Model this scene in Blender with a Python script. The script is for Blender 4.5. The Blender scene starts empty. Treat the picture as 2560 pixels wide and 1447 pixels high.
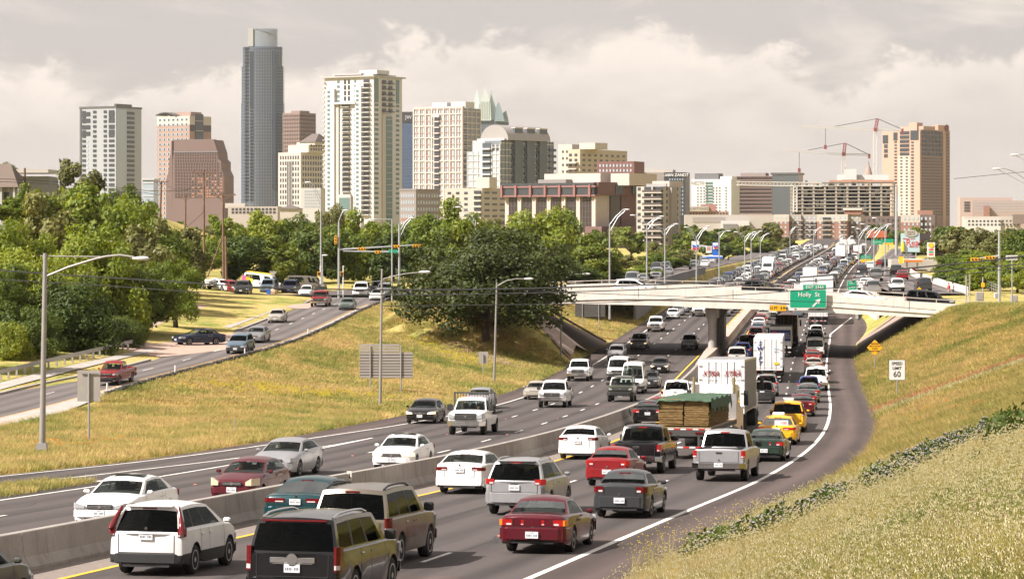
import bpy,bmesh,math,random
import numpy as np
from mathutils import Vector,Matrix
random.seed(7);np.random.seed(7)
S=bpy.context.scene
C=S.collection
R=math.radians
# -- camera (long lens, on the slope beside the freeway)
FPX,HORIZON=7000.0,560.0  # focal length in pixels of a 2560 px wide frame, horizon row
cam=bpy.data.cameras.new('camera');cam_o=bpy.data.objects.new('camera',cam);C.objects.link(cam_o)
cam.sensor_width=36.0;cam.lens=36.0*FPX/2560.0
cam.shift_y=-(723.5-HORIZON)/2560.0
cam.clip_start=0.5;cam.clip_end=20000
cam_o.location=(0,0,0);cam_o.rotation_euler=(R(90),0,0)
S.camera=cam_o
# -- light
SUN_EL,SUN_TO=R(43),Vector((-0.89,-0.455))  # sun stands to the left, slightly behind the camera
sd=bpy.data.lights.new('sun','SUN');sd.energy=5.0;sd.angle=R(0.53);sd.color=(1.0,0.935,0.875)
so=bpy.data.objects.new('sun',sd);C.objects.link(so)
to_sun=Vector((SUN_TO.x*math.cos(SUN_EL),SUN_TO.y*math.cos(SUN_EL),math.sin(SUN_EL))).normalized()
so.rotation_euler=to_sun.to_track_quat('Z','Y').to_euler();so.location=to_sun*500
S.view_settings.view_transform='Standard';S.view_settings.look='None'
S.view_settings.exposure=1.0;S.view_settings.gamma=1.0;S.view_settings.use_curve_mapping=False
S.cycles.use_denoising=True;S.cycles.max_bounces=6;S.cycles.diffuse_bounces=2;S.cycles.glossy_bounces=2
S.cycles.transmission_bounces=3;S.cycles.transparent_max_bounces=8;S.cycles.volume_bounces=0
S.cycles.sample_clamp_indirect=3.0;S.cycles.use_adaptive_sampling=True;S.cycles.adaptive_threshold=0.025
# -- node helpers
class NT:
 def __init__(s,tree):s.t=tree;tree.nodes.clear()
 def n(s,typ,ins=None,**kw):
  nd=s.t.nodes.new(typ)
  for k,v in kw.items():setattr(nd,k,v)
  if ins:
   for k,v in ins.items():
    sock=nd.inputs[k]
    if isinstance(v,bpy.types.NodeSocket):s.t.links.new(v,sock)
    else:sock.default_value=v
  return nd
 def math(s,op,a,b=0.0,c=0.0,clamp=False):
  nd=s.t.nodes.new('ShaderNodeMath');nd.operation=op;nd.use_clamp=clamp
  for i,v in enumerate((a,b,c)):
   if isinstance(v,bpy.types.NodeSocket):s.t.links.new(v,nd.inputs[i])
   else:nd.inputs[i].default_value=v
  return nd.outputs[0]
 def mix(s,f,a,b,blend='MIX'):
  nd=s.t.nodes.new('ShaderNodeMix');nd.data_type='RGBA';nd.blend_type=blend;nd.clamp_factor=True
  for sock,v in((nd.inputs[0],f),(nd.inputs[6],a),(nd.inputs[7],b)):
   if isinstance(v,bpy.types.NodeSocket):s.t.links.new(v,sock)
   else:sock.default_value=v if not isinstance(v,tuple)else(*v[:3],1)
  return nd.outputs[2]
 def ramp(s,f,stops,interp='LINEAR'):
  nd=s.t.nodes.new('ShaderNodeValToRGB');nd.color_ramp.interpolation=interp
  el=nd.color_ramp.elements
  while len(el)<len(stops):el.new(0.5)
  for e,(p,c)in zip(el,stops):
   e.position=p;e.color=(*c[:3],1)if isinstance(c,(tuple,list))else(c,c,c,1)
  s.t.links.new(f,nd.inputs[0]);return nd.outputs[0]
 def smooth(s,v,a,b):
  nd=s.t.nodes.new('ShaderNodeMapRange');nd.interpolation_type='SMOOTHSTEP'
  s.t.links.new(v,nd.inputs[0]);nd.inputs[1].default_value=a;nd.inputs[2].default_value=b
  return nd.outputs[0]
 def noise(s,vec,scale,detail=4,rough=0.55,dist=0.0):
  return s.n('ShaderNodeTexNoise',{'Vector':vec,'Scale':scale,'Detail':detail,'Roughness':rough,'Distortion':dist}).outputs[0]
 def vmul(s,vec,v3):
  return s.n('ShaderNodeVectorMath',{0:vec,1:v3},operation='MULTIPLY').outputs[0]
  # -- sky
W=bpy.data.worlds.new('World');S.world=W;W.use_nodes=True
t=NT(W.node_tree)
skyn=t.n('ShaderNodeTexSky',sky_type='NISHITA',sun_disc=False,sun_elevation=SUN_EL,altitude=150,air_density=1.0,dust_density=4.0,ozone_density=1.0)
skyn.sun_rotation=math.atan2(to_sun.x,to_sun.y)
d=t.n('ShaderNodeTexCoord').outputs['Generated']
sep=t.n('ShaderNodeSeparateXYZ',{0:d})
az=t.math('ARCTAN2',sep.outputs[0],sep.outputs[1])
el=t.math('ARCSINE',sep.outputs[2])
p2=t.n('ShaderNodeCombineXYZ',{0:az,1:t.math('MULTIPLY',el,1.35),2:0.0}).outputs[0]
veil=t.mix(0.74,t.mix(1.0,skyn.outputs[0],(0.085,0.085,0.085),'MULTIPLY'),(0.61,0.548,0.512))
# cumulus bank: its upper outline over azimuth, roughened by noise, its base dissolving into haze
azn=t.math('MULTIPLY_ADD',az,1.0/0.40,0.5)  # frame spans about 0.05 .. 0.95
def deg(y):return(HORIZON-y)/FPX
top=t.ramp(azn,[(0.0,deg(130)*5),(0.06,deg(150)*5),(0.12,deg(210)*5),(0.24,deg(190)*5),(0.335,deg(150)*5),(0.42,deg(85)*5),(0.49,deg(60)*5),(0.545,deg(110)*5),(0.60,deg(60)*5),(0.655,deg(95)*5),(0.70,deg(135)*5),(0.755,deg(100)*5),(0.80,deg(215)*5),(0.845,deg(160)*5),(0.90,deg(90)*5),(1.0,deg(120)*5)],'B_SPLINE')
top=t.math('MULTIPLY',top,0.2)
nA=t.noise(p2,26.0,7,0.6,0.3)
nB=t.noise(p2,75.0,5,0.6)
edge=t.math('ADD',t.math('SUBTRACT',top,el),t.math('MULTIPLY',t.math('SUBTRACT',t.math('ADD',t.math('MULTIPLY',nA,0.75),t.math('MULTIPLY',nB,0.25)),0.5),0.085))
m1=t.math('MULTIPLY',t.smooth(edge,-0.001,0.009),1.0)
fade=t.math('SUBTRACT',1.0,t.smooth(edge,0.002,0.030))
puff=t.ramp(t.math('ADD',t.math('MULTIPLY',nA,0.6),t.math('MULTIPLY',nB,0.4)),[(0.36,0.25),(0.62,1.0)])
m1=t.math('MULTIPLY',m1,t.math('MULTIPLY_ADD',t.math('MULTIPLY',fade,puff),0.72,0.26))
# thin high streaks
p3=t.n('ShaderNodeCombineXYZ',{0:az,1:t.math('MULTIPLY',el,3.2),2:0.4}).outputs[0]
hi=t.smooth(t.noise(p3,10.0,7,0.6,0.5),0.44,0.68)
col=t.mix(t.math('MULTIPLY',hi,0.75),veil,(0.74,0.66,0.59))
col=t.mix(m1,col,(0.84,0.745,0.66))
low=t.math('SUBTRACT',1.0,t.smooth(el,-0.005,0.055))
col=t.mix(t.math('MULTIPLY',low,0.8),col,(0.665,0.595,0.535))
bg=t.n('ShaderNodeBackground',{'Color':col,'Strength':0.65})
t.n('ShaderNodeOutputWorld',{'Surface':bg.outputs[0]})
# -- materials
MATS={}
def mat(name,color,rough=0.6,metal=0.0,spec=0.5,var=0.0,vscale=3.0,coat=0.0,emit=None,estr=1.0,bump=0.0,bscale=20.0,co='Object'):
 if name in MATS:return MATS[name]
 m=bpy.data.materials.new(name);m.use_nodes=True;t=NT(m.node_tree)
 b=t.n('ShaderNodeBsdfPrincipled',{'Base Color':(*color,1),'Roughness':rough,'Metallic':metal,'Specular IOR Level':spec,'Coat Weight':coat,'Coat Roughness':0.04})
 if var or bump:
  pos=t.n('ShaderNodeTexCoord').outputs[co]if co!='World' else t.n('ShaderNodeNewGeometry').outputs['Position']
 if var:
  f=t.noise(pos,vscale,5,0.62)
  f=t.ramp(f,[(0.25,1-var),(0.75,1+var)])
  t.t.links.new(t.mix(1.0,(*color,1),f,'MULTIPLY'),b.inputs['Base Color'])
 if bump:
  bp=t.n('ShaderNodeBump',{'Height':t.noise(pos,bscale,4),'Strength':bump,'Distance':0.05})
  t.t.links.new(bp.outputs[0],b.inputs['Normal'])
 if emit:
  b.inputs['Emission Color'].default_value=(*emit,1);b.inputs['Emission Strength'].default_value=estr
 t.n('ShaderNodeOutputMaterial',{'Surface':b.outputs[0]})
 MATS[name]=m;return m
def M(name,build):
 if name in MATS:return MATS[name]
 m=bpy.data.materials.new(name);m.use_nodes=True;build(NT(m.node_tree));MATS[name]=m;return m
 # -- mesh builder
class MB:
 def __init__(s):s.v=[];s.f=[];s.mi=[];s.mats=[];s.cur=0
 def use(s,m):
  if m not in s.mats:s.mats.append(m)
  s.cur=s.mats.index(m);return s
 def add(s,vs,fs):
  o=len(s.v);s.v+=[tuple(p)for p in vs];s.f+=[tuple(i+o for i in f)for f in fs];s.mi+=[s.cur]*len(fs);return s
 def box(s,c,d,rz=0.0,ry=0.0,rx=0.0,taper=1.0):
  hx,hy,hz=d[0]/2,d[1]/2,d[2]/2
  vs=[Vector((sx*hx*(taper if sz>0 else 1),sy*hy*(taper if sz>0 else 1),sz*hz))for sz in(-1,1)for sy in(-1,1)for sx in(-1,1)]
  if rz or ry or rx:
   m=Matrix.Rotation(rz,3,'Z')@Matrix.Rotation(ry,3,'Y')@Matrix.Rotation(rx,3,'X');vs=[m@v for v in vs]
  c=Vector(c)
  return s.add([v+c for v in vs],[(0,2,3,1),(4,5,7,6),(0,1,5,4),(2,6,7,3),(0,4,6,2),(1,3,7,5)])
 def bevbox(s,c,d,b=0.03,rz=0.0):
  hx,hy,hz=d[0]/2,d[1]/2,d[2]/2;c=Vector(c);m=Matrix.Rotation(rz,3,'Z')
  rings=[]
  for z,k in((-hz,b),(-hz+b,0),(hz-b,0),(hz,b)):
   x,y=hx-k,hy-k;cc=b if k==0 else b*0.6
   rings.append([(x,-y+cc,z),(x,y-cc,z),(x-cc,y,z),(-x+cc,y,z),(-x,y-cc,z),(-x,-y+cc,z),(-x+cc,-y,z),(x-cc,-y,z)])
  vs=[m@Vector(p)+c for r in rings for p in r]
  fs=[tuple(range(7,-1,-1)),tuple(range(24,32))]
  for i in range(3):
   for j in range(8):fs.append((i*8+j,i*8+(j+1)%8,(i+1)*8+(j+1)%8,(i+1)*8+j))
  return s.add(vs,fs)
 def tube(s,pts,rad,n=8,cap=True):
  pts=[Vector(p)for p in pts];rr=rad if isinstance(rad,(list,tuple))else[rad]*len(pts);vs=[];fs=[]
  for i,p in enumerate(pts):
   tg=(pts[min(i+1,len(pts)-1)]-pts[max(i-1,0)]).normalized()
   a=tg.orthogonal().normalized()if abs(tg.z)>0.95 else tg.cross(Vector((0,0,1))).normalized()
   if abs(tg.z)>0.95:a=Vector((1,0,0));a=(a-tg*a.dot(tg)).normalized()
   b=tg.cross(a)
   for k in range(n):
    th=2*math.pi*k/n;vs.append(p+(a*math.cos(th)+b*math.sin(th))*rr[i])
  for i in range(len(pts)-1):
   for k in range(n):fs.append((i*n+k,i*n+(k+1)%n,(i+1)*n+(k+1)%n,(i+1)*n+k))
  if cap:fs+=[tuple(range(n-1,-1,-1)),tuple(range((len(pts)-1)*n,len(pts)*n))]
  return s.add(vs,fs)
 def lathe(s,prof,n=16,axis='Z',c=(0,0,0)):
  vs=[];fs=[];c=Vector(c)
  for r,z in prof:
   for k in range(n):
    th=2*math.pi*k/n;p=(r*math.cos(th),r*math.sin(th),z)
    if axis=='Y':p=(p[0],p[2],p[1])
    if axis=='X':p=(p[2],p[0],p[1])
    vs.append(Vector(p)+c)
  for i in range(len(prof)-1):
   for k in range(n):fs.append((i*n+k,i*n+(k+1)%n,(i+1)*n+(k+1)%n,(i+1)*n+k))
  if prof[0][0]>1e-6:fs.append(tuple(range(n-1,-1,-1)))
  if prof[-1][0]>1e-6:fs.append(tuple(range((len(prof)-1)*n,len(prof)*n)))
  return s.add(vs,fs)
 def prism(s,poly,y0,y1,plane='XZ'):
  n=len(poly)
  def P(a,b,y):return(a,y,b)if plane=='XZ' else((a,b,y)if plane=='XY' else(y,a,b))
  vs=[P(a,b,y0)for a,b in poly]+[P(a,b,y1)for a,b in poly]
  fs=[tuple(range(n)),tuple(range(2*n-1,n-1,-1))]+[(i,i+n,(i+1)%n+n,(i+1)%n)for i in range(n)]
  return s.add(vs,fs)
 def quad(s,a,b,c,d):return s.add([a,b,c,d],[(0,1,2,3)])
 def mesh(s,name,smooth=None):
  me=bpy.data.meshes.new(name);me.from_pydata(s.v,[],s.f)
  for m in s.mats:me.materials.append(m)
  me.polygons.foreach_set('material_index',s.mi)
  bm=bmesh.new();bm.from_mesh(me);bmesh.ops.recalc_face_normals(bm,faces=bm.faces);bm.to_mesh(me);bm.free()
  if smooth is not None:
   me.polygons.foreach_set('use_smooth',[True]*len(me.polygons));me.set_sharp_from_angle(angle=R(smooth))
  me.update();return me
 def obj(s,name,parent=None,smooth=None,loc=None):
  return link(name,s.mesh(name,smooth),parent,loc)
def link(name,data,parent=None,loc=None):
 o=bpy.data.objects.new(name,data);C.objects.link(o)
 if parent is not None:o.parent=parent
 if loc is not None:o.location=loc
 return o
def tag(o,label=None,cat=None,group=None,kind=None):
 if label:o['label']=label
 if cat:o['category']=cat
 if group:o['group']=group
 if kind:o['kind']=kind
 return o
def thing(name,label,cat,loc=(0,0,0),rz=0.0,group=None):
 o=bpy.data.objects.new(name,None);o.empty_display_size=0.2;C.objects.link(o)
 o.location=loc;o.rotation_euler=(0,0,rz)
 return tag(o,label,cat,group)
def dup(root,parent=None):
 c=root.copy();C.objects.link(c);c.parent=parent
 for ch in root.children:dup(ch,c)
 return c
UBOX=None
def ubox(m):
 key='unit_'+m.name
 me=bpy.data.meshes.get(key)
 if me is None:me=MB().use(m).box((0,0,0),(1,1,1)).mesh(key)
 return me
def bx(name,parent,m,c,d,rz=0.0):
 o=link(name,ubox(m),parent,c);o.scale=d
 if rz:o.rotation_euler=(0,0,rz)
 return o
FONT_MESH={}
def text(body,size,m,parent,loc,rot,name='lettering',align='CENTER',ext=0.004,shear=0.0,sx=1.0,bold=0.0):
 key=(body,size,align,ext,shear,bold,m.name)
 if key not in FONT_MESH:
  cu=bpy.data.curves.new('lettering','FONT');cu.body=body;cu.size=size;cu.align_x=align;cu.align_y='CENTER'
  cu.extrude=ext;cu.shear=shear;cu.resolution_u=2;cu.offset=bold;cu.materials.append(m)
  tmp=bpy.data.objects.new('lettering_tmp',cu);C.objects.link(tmp)
  FONT_MESH[key]=bpy.data.meshes.new_from_object(tmp);bpy.data.objects.remove(tmp);bpy.data.curves.remove(cu)
 o=link(name,FONT_MESH[key],parent,loc);o.rotation_euler=rot;o.scale=(sx,1,1);return o
 # -- geometry of the place
class Curve:
 """smooth curve through control points (monotone cubic)"""
 def __init__(s,pts):
  s.x=np.array([p[0]for p in pts],float);s.y=np.array([p[1]for p in pts],float)
  h=np.diff(s.x);dl=np.diff(s.y)/h;m=np.zeros(len(s.x));m[0]=dl[0];m[-1]=dl[-1]
  for i in range(1,len(m)-1):
   m[i]=0 if dl[i-1]*dl[i]<=0 else(h[i-1]+h[i])/(h[i-1]/dl[i-1]+h[i]/dl[i])
  s.m=m
 def __call__(s,v):
  v=float(v)
  if v<=s.x[0]:return s.y[0]+s.m[0]*(v-s.x[0])
  if v>=s.x[-1]:return s.y[-1]+s.m[-1]*(v-s.x[-1])
  i=int(np.searchsorted(s.x,v)-1);i=min(max(i,0),len(s.x)-2);h=s.x[i+1]-s.x[i];t=(v-s.x[i])/h
  return((2*t**3-3*t**2+1)*s.y[i]+(t**3-2*t**2+t)*h*s.m[i]+(-2*t**3+3*t**2)*s.y[i+1]+(t**3-t**2)*h*s.m[i+1])
Hf=Curve([(-60,3.0),(0,5.5),(40,7.13),(70,8.35),(113,10.1),(140,11.1),(200,13.1),(230,13.9),(260,14.3),(285,14.38),(310,14.25),(376,13.6),(430,13.0),(560,11.5),(700,10.2),(900,8.6),(1200,7.0),(1600,7.0)])
def zf(Y):return-Hf(Y)
E=Curve([(-60,-26.0),(0,-13.0),(64,0.35),(87,5.1),(111,10.05),(140,15.0),(168,18.9),(205,23.3),(251,28.3),(285,32.0),(335,38.0),(385,44.0),(510,59.5),(660,80.0),(800,100.5),(1000,128.0),(1300,165.0)])
def Et(Y):return(E(Y+0.5)-E(Y-0.5))
def off(Y,o):
 """point at row Y, o metres left (perpendicular) of the northbound right edge line"""
 s=Et(Y);k=math.hypot(1,s);return E(Y)-o*k
A_off=Curve([(60,36.0),(90,33.0),(112,30.0),(126,28.3),(149,26.9),(171,25.4),(205,24.3),(251,24.0),(280,23.7),(1400,23.7)])
B_off=Curve([(60,32.5),(90,29.3),(107,27.3),(130,24.9),(140,24.0),(150,23.7)])
PL_off=Curve([(60,36.6),(90,33.5),(112,30.5),(126,29.0),(149,28.4),(172,28.2),(205,27.4),(228,26.6),(269,26.0),(330,25.9),(430,25.6),(1400,25.6)])
def XR(Y):return off(Y,-3.1 if Y<330 else(-3.1-1.6*math.sin(math.pi*min(1,(Y-330)/90))))
def XL(Y):return off(Y,PL_off(Y))
G=Curve([(60,-47),(120,-39.5),(174,-31.8),(208,-26.7),(265,-19.6),(327,-17.3),(348,-16.2),(372,-15.0)])
Ff=Curve([(60,-58),(120,-48),(195,-35.9),(233,-29.6),(279,-27.1),(296,-26.5),(324,-25.8),(372,-25.0)])
Hfr=Curve([(60,8.6),(120,10.9),(174,12.3),(208,11.65),(265,10.75),(327,10.0),(348,9.75),(400,9.2),(600,9.2),(900,9.5),(1400,9)])
HR=Curve([(-60,1.0),(0,1.2),(60,2.6),(130,4.6),(200,6.3),(270,8.0),(320,8.7),(400,8.6),(560,9.2),(800,8.6),(1200,7.2),(1600,7.2)])
def sm(t):t=min(1,max(0,t));return t*t*(3-2*t)
def hill(X,Y):
 """rise of the land left of the frontage road"""
 w=sm((Y-180)/90)*(1-sm((Y-520)/300))
 return w*(12.0*sm((-X-46)/34)+1.3*sm((-X-27)/16))
def zg(X,Y):
 xl,xr=XL(Y),XR(Y);z0=zf(Y)
 if xl<=X<=xr:return z0
 if X>xr:
  zp=-HR(Y);dd=X-xr;rise=max(0.0,zp-z0);sl=3.0-1.2*sm((Y-225)/60)-0.3*sm((Y-300)/30)
  w=dd/sl
  if w<rise-0.6:return z0+w
  e=max(0.0,w-(rise-0.6));z=z0+rise-0.6+0.6*(1-math.exp(-e/0.6))if rise>0.6 else z0+rise*(1-math.exp(-w/max(rise,0.05)))
  return z+0.012*max(0,dd-40)*(1 if Y<1500 else 0)
 zr=-Hfr(Y);g=G(Y)if Y<372 else-15.0+(XL(Y)-1.5--15.0)*sm((Y-380)/45)
 u=(xl-X)/max(0.5,xl-g);zz=z0+(zr-z0)*(0.82*u+0.18*sm(u))-0.02 if X>g else zr-0.02+hill(X,Y)
 if 268<Y<356:zz=max(zz,-8.6-max(0,294-Y,Y-331)/3.0-max(0,X-1.5)*0.80-max(0,-9-X)*0.5)  # approach bank of the overpass
 return zz
def unproj(px,py,zfun=zg,lo=20.0,hi=1500.0):
 """world point where the ray through photo pixel (px, py) meets the ground"""
 a,b=(px-1280)/FPX,(HORIZON-py)/FPX
 st=1.0;Y=lo
 while Y<hi:
  if b*Y<=zfun(a*Y,Y):
   l,h=Y-st,Y
   for _ in range(24):
    m=(l+h)/2
    if b*m<=zfun(a*m,m):h=m
    else:l=m
   return Vector((a*h,h,zfun(a*h,h)))
  Y+=st
 return Vector((a*hi,hi,b*hi))
def at(px,py,Y):return Vector(((px-1280)/FPX*Y,Y,(HORIZON-py)/FPX*Y))
def ppm(Y):return FPX/Y
# == LARGE STRUCTURE
def ground_material(t):
 pos=t.n('ShaderNodeNewGeometry').outputs['Position']
 b=t.n('ShaderNodeBsdfPrincipled',{'Base Color':grass_colour(t,pos),'Roughness':0.95,'Specular IOR Level':0.1})
 bp=t.n('ShaderNodeBump',{'Height':t.noise(pos,2.5,6,0.7),'Strength':0.9,'Distance':0.25})
 t.t.links.new(bp.outputs[0],b.inputs['Normal'])
 t.n('ShaderNodeOutputMaterial',{'Surface':b.outputs[0]})
def grass_colour(t,pos):
 """straw, green and russet patches of an unmown verge; the same field colours ground and blades"""
 p=t.vmul(pos,(1,0.55,1.6))
 big=t.noise(p,0.07,5,0.6,0.6);mid=t.noise(p,0.42,7,0.68,0.5);fin=t.noise(pos,3.0,3,0.6)
 c=t.ramp(t.math('MULTIPLY_ADD',mid,0.55,t.math('MULTIPLY',big,0.45)),[(0.36,(0.155,0.205,0.042)),(0.45,(0.285,0.285,0.078)),(0.52,(0.41,0.355,0.12)),(0.60,(0.47,0.37,0.15)),(0.68,(0.295,0.295,0.085))])
 rus=t.smooth(t.noise(t.vmul(pos,(1,0.35,2)),0.12,5,0.65,0.8),0.60,0.74)
 c=t.mix(t.math('MULTIPLY',rus,0.55),c,(0.33,0.185,0.085))
 grn=t.smooth(t.noise(t.vmul(pos,(1,0.5,1.3)),0.16,4,0.6,0.5),0.51,0.64)
 c=t.mix(t.math('MULTIPLY',grn,0.42),c,(0.15,0.21,0.04))
 sp=t.n('ShaderNodeSeparateXYZ',{0:pos});q1,q2=unproj(2180,1030),unproj(2600,885);dv=Vector((q2.x-q1.x,q2.y-q1.y)).normalized()  # russet drift and pale drift across the right slope
 dist=t.math('ADD',t.math('MULTIPLY',t.math('SUBTRACT',sp.outputs[0],q1.x),-dv.y),t.math('MULTIPLY',t.math('SUBTRACT',sp.outputs[1],q1.y),dv.x));dist=t.math('ADD',dist,t.math('MULTIPLY',t.math('SUBTRACT',mid,0.5),8.0));right=t.math('GREATER_THAN',sp.outputs[0],12.0)
 for ctr,wd,col_,k in((0.0,2.6,(0.42,0.215,0.11),0.9),(-5.5,3.0,(0.42,0.42,0.23),0.8)):
  mk=t.math('SUBTRACT',1.0,t.smooth(t.math('ABSOLUTE',t.math('SUBTRACT',dist,ctr)),wd*0.4,wd));c=t.mix(t.math('MULTIPLY',t.math('MULTIPLY',mk,right),k),c,col_)
 return t.mix(1.0,t.mix(1.0,c,(1.13,1.03,1.08),'MULTIPLY'),t.ramp(fin,[(0.25,0.72),(0.75,1.22)]),'MULTIPLY')
MG=M('verge_ground',ground_material)
def asphalt(base,streak):
 def build(t):
  pos=t.n('ShaderNodeNewGeometry').outputs['Position']
  at_=t.n('ShaderNodeAttribute',attribute_name='off').outputs['Fac']
  al=t.n('ShaderNodeCombineXYZ',{0:at_,1:t.math('MULTIPLY',t.n('ShaderNodeSeparateXYZ',{0:pos}).outputs[1],0.02),2:0.0}).outputs[0]
  st=t.noise(al,1.1,5,0.6);big=t.noise(pos,0.15,4,0.6);fin=t.noise(pos,14.0,3,0.7)
  lane=t.math('SINE',t.math('MULTIPLY',at_,2*math.pi/1.75))
  f=t.math('ADD',t.math('MULTIPLY',st,streak),t.math('ADD',t.math('MULTIPLY',big,0.35),t.math('MULTIPLY',lane,0.20*streak)))
  lo=tuple(c*0.62 for c in base);hi=tuple(c*1.42 for c in base)
  c=t.ramp(f,[(0.30,lo),(0.62+0.22*streak,hi)])
  oil=t.smooth(t.noise(t.vmul(al,(1,3,1)),2.3,4,0.6),0.60,0.72)
  c=t.mix(t.math('MULTIPLY',oil,0.35*streak),c,tuple(x*0.5 for x in base))
  c=t.mix(1.0,c,t.ramp(fin,[(0.2,0.8),(0.8,1.2)]),'MULTIPLY')
  b=t.n('ShaderNodeBsdfPrincipled',{'Base Color':c,'Roughness':0.82,'Specular IOR Level':0.35})
  bp=t.n('ShaderNodeBump',{'Height':fin,'Strength':0.25,'Distance':0.02});t.t.links.new(bp.outputs[0],b.inputs['Normal'])
  t.n('ShaderNodeOutputMaterial',{'Surface':b.outputs[0]})
 return build
MA=M('freeway_asphalt',asphalt((0.056,0.0465,0.0435),1.2))
MSH=M('shoulder_asphalt',asphalt((0.074,0.054,0.0485),0.7))
MF=M('frontage_asphalt',asphalt((0.125,0.108,0.102),0.6))
MWH=mat('road_paint_white',(0.70,0.68,0.64),0.7,var=0.3,vscale=2.0,co='World')
MYE=mat('road_paint_yellow',(0.72,0.42,0.03),0.7,var=0.12,vscale=2.0,co='World')
MYF=mat('faded_yellow_paint',(0.45,0.25,0.06),0.7,var=0.3,vscale=1.5,co='World')
def concrete(name,base,stain=0.35):
 def build(t):
  pos=t.n('ShaderNodeNewGeometry').outputs['Position']
  f=t.noise(pos,0.9,6,0.65);v=t.noise(t.vmul(pos,(2.2,2.2,0.25)),1.3,5,0.7);fin=t.noise(pos,18,3)
  c=t.ramp(f,[(0.3,tuple(x*0.82 for x in base)),(0.7,tuple(x*1.12 for x in base))])
  c=t.mix(t.math('MULTIPLY',t.smooth(v,0.52,0.75),stain),c,tuple(x*0.35 for x in base))
  c=t.mix(1.0,c,t.ramp(fin,[(0.2,0.88),(0.8,1.1)]),'MULTIPLY')
  b=t.n('ShaderNodeBsdfPrincipled',{'Base Color':c,'Roughness':0.88,'Specular IOR Level':0.25})
  t.n('ShaderNodeOutputMaterial',{'Surface':b.outputs[0]})
 return M(name,build)
MCB=concrete('barrier_concrete',(0.33,0.30,0.27),0.75)
MCL=concrete('bridge_concrete',(0.58,0.535,0.475),0.22)
MCW=concrete('walk_concrete',(0.38,0.345,0.31),0.2)
MCR=concrete('riprap_concrete',(0.30,0.23,0.19),0.3)
MCD=concrete('pier_concrete',(0.36,0.34,0.32),0.3)
# ---- ground sheet
rows=list(np.arange(4,430,4.0))+list(np.arange(430,1000,15.0))+[1000,1060,1150,1300,1500,1800,2200,2800,3600,5000,8000,12000]
gv=[];ncol=None
for Y in rows:
 Yc=min(Y,1400);xl,xr=XL(Yc),XR(Yc);g=G(min(Y,372))if Y<372 else-15+(xl-1.5+15)*sm((Y-380)/45);f_=min(Ff(min(Y,372))if Y<372 else g-10,g-6)
 xs=[-9000,-4000,-1500,-500,-220,-140,-105,-90,-82,-76,-70,-64,-58,-52,-46,-41,-36]
 xs=[x for x in xs];base=f_
 xs=[min(x,base-(17-i)*0.25)for i,x in enumerate(xs)]+[f_,(f_+g)/2,g]
 xs+=[g+(xl-g)*k for k in(0.1,0.2,0.3,0.4,0.5,0.6,0.7,0.8,0.9,1.0)]+[xl+0.6,(xl+xr)/2,xr-0.6,xr]
 xs+=[xr+k for k in(0.8,1.6,2.5,3.5,5,6.5,8,10,12,14,16,18,20,23,27,34,45,70,120,250,600,1500,4000,9000)]
 ncol=len(xs)
 for i,x in enumerate(xs):
  z=zg(x,Yc)if Y<=1400 else-9.0-0.002*(Y-1400)*0
  if Y>1400:z=-9.0
  if xl+0.3<x<xr-0.3:z-=0.35
  elif f_-0.01<=x<=g+0.01:z-=0.06
  gv.append((x,Y,z))
gf=[(r*ncol+c,r*ncol+c+1,(r+1)*ncol+c+1,(r+1)*ncol+c)for r in range(len(rows)-1)for c in range(ncol-1)]
mb=MB().use(MG);mb.add(gv,gf);go=mb.obj('ground',smooth=60);tag(go,kind='structure')
# ---- strips along the freeway
def strip(o0,o1,y0,y1,step,m,dz,name,parent=None,n=1,attr=True,zfun=None):
 """sheet between perpendicular offsets o0 > o1 (functions or numbers) from row y0 to y1"""
 k=max(1,int(round((y1-y0)/step)));ys=[y0+(y1-y0)*i/k for i in range(k+1)]
 vs=[];at_=[]
 for Y in ys:
  a=o0(Y)if callable(o0)else o0;b=o1(Y)if callable(o1)else o1
  for j in range(n+1):
   o=a+(b-a)*j/n;X=off(Y,o);vs.append((X,Y,(zfun(X,Y)if zfun else zf(Y))+dz));at_.append(o)
 fs=[(r*(n+1)+c,r*(n+1)+c+1,(r+1)*(n+1)+c+1,(r+1)*(n+1)+c)for r in range(k)for c in range(n)]
 b_=MB().use(m);b_.add(vs,fs);me=b_.mesh(name)
 at2=me.attributes.new('off','FLOAT','POINT');at2.data.foreach_set('value',at_)
 return link(name,me,parent)
fw=strip(lambda Y:PL_off(Y),0.2,4,1300,4,MA,0.0,'freeway',n=20);tag(fw,kind='structure')
strip(0.2,lambda Y:(off(Y,0)-XR(Y))/math.hypot(1,Et(Y)),4,1300,4,MSH,0.0,'shoulder',fw,n=3)
strip(lambda Y:PL_off(Y),lambda Y:A_off(Y)+0.05,120,1300,4,MSH,0.003,'shoulder',fw,n=2)
strip(12.0,10.55,20,300,4,mat('median_grit',(0.20,0.165,0.14),0.95,var=0.3,vscale=6,co='World'),0.004,'median_shoulder',fw,n=1)
PZ=0.007
def lane_line(o,m,y0,y1,w=0.13,name='lane_line',z=PZ):
 f=o if callable(o)else(lambda Y:o)
 return strip(lambda Y:f(Y)+w/2,lambda Y:f(Y)-w/2,y0,y1,3,m,z,name,fw)
lane_line(0.0,MWH,6,352,0.19,'edge_line');lane_line(0.0,MWH,420,1000,0.2,'edge_line')
lane_line(lambda Y:-(max(0,Y-352)*0.055)-0.0,MWH,352,400,0.2,'ramp_line')
lane_line(10.45,MYE,6,1100,0.17,'yellow_line');lane_line(13.9,MYE,120,1100,0.17,'yellow_line')
lane_line(lambda Y:A_off(Y),MWH,60,1100,0.16,'edge_line')
lane_line(23.72,MWH,70,150,0.16,'edge_line');lane_line(lambda Y:B_off(Y),MWH,104,148,0.16,'gore_line')
dash_i=0
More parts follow.
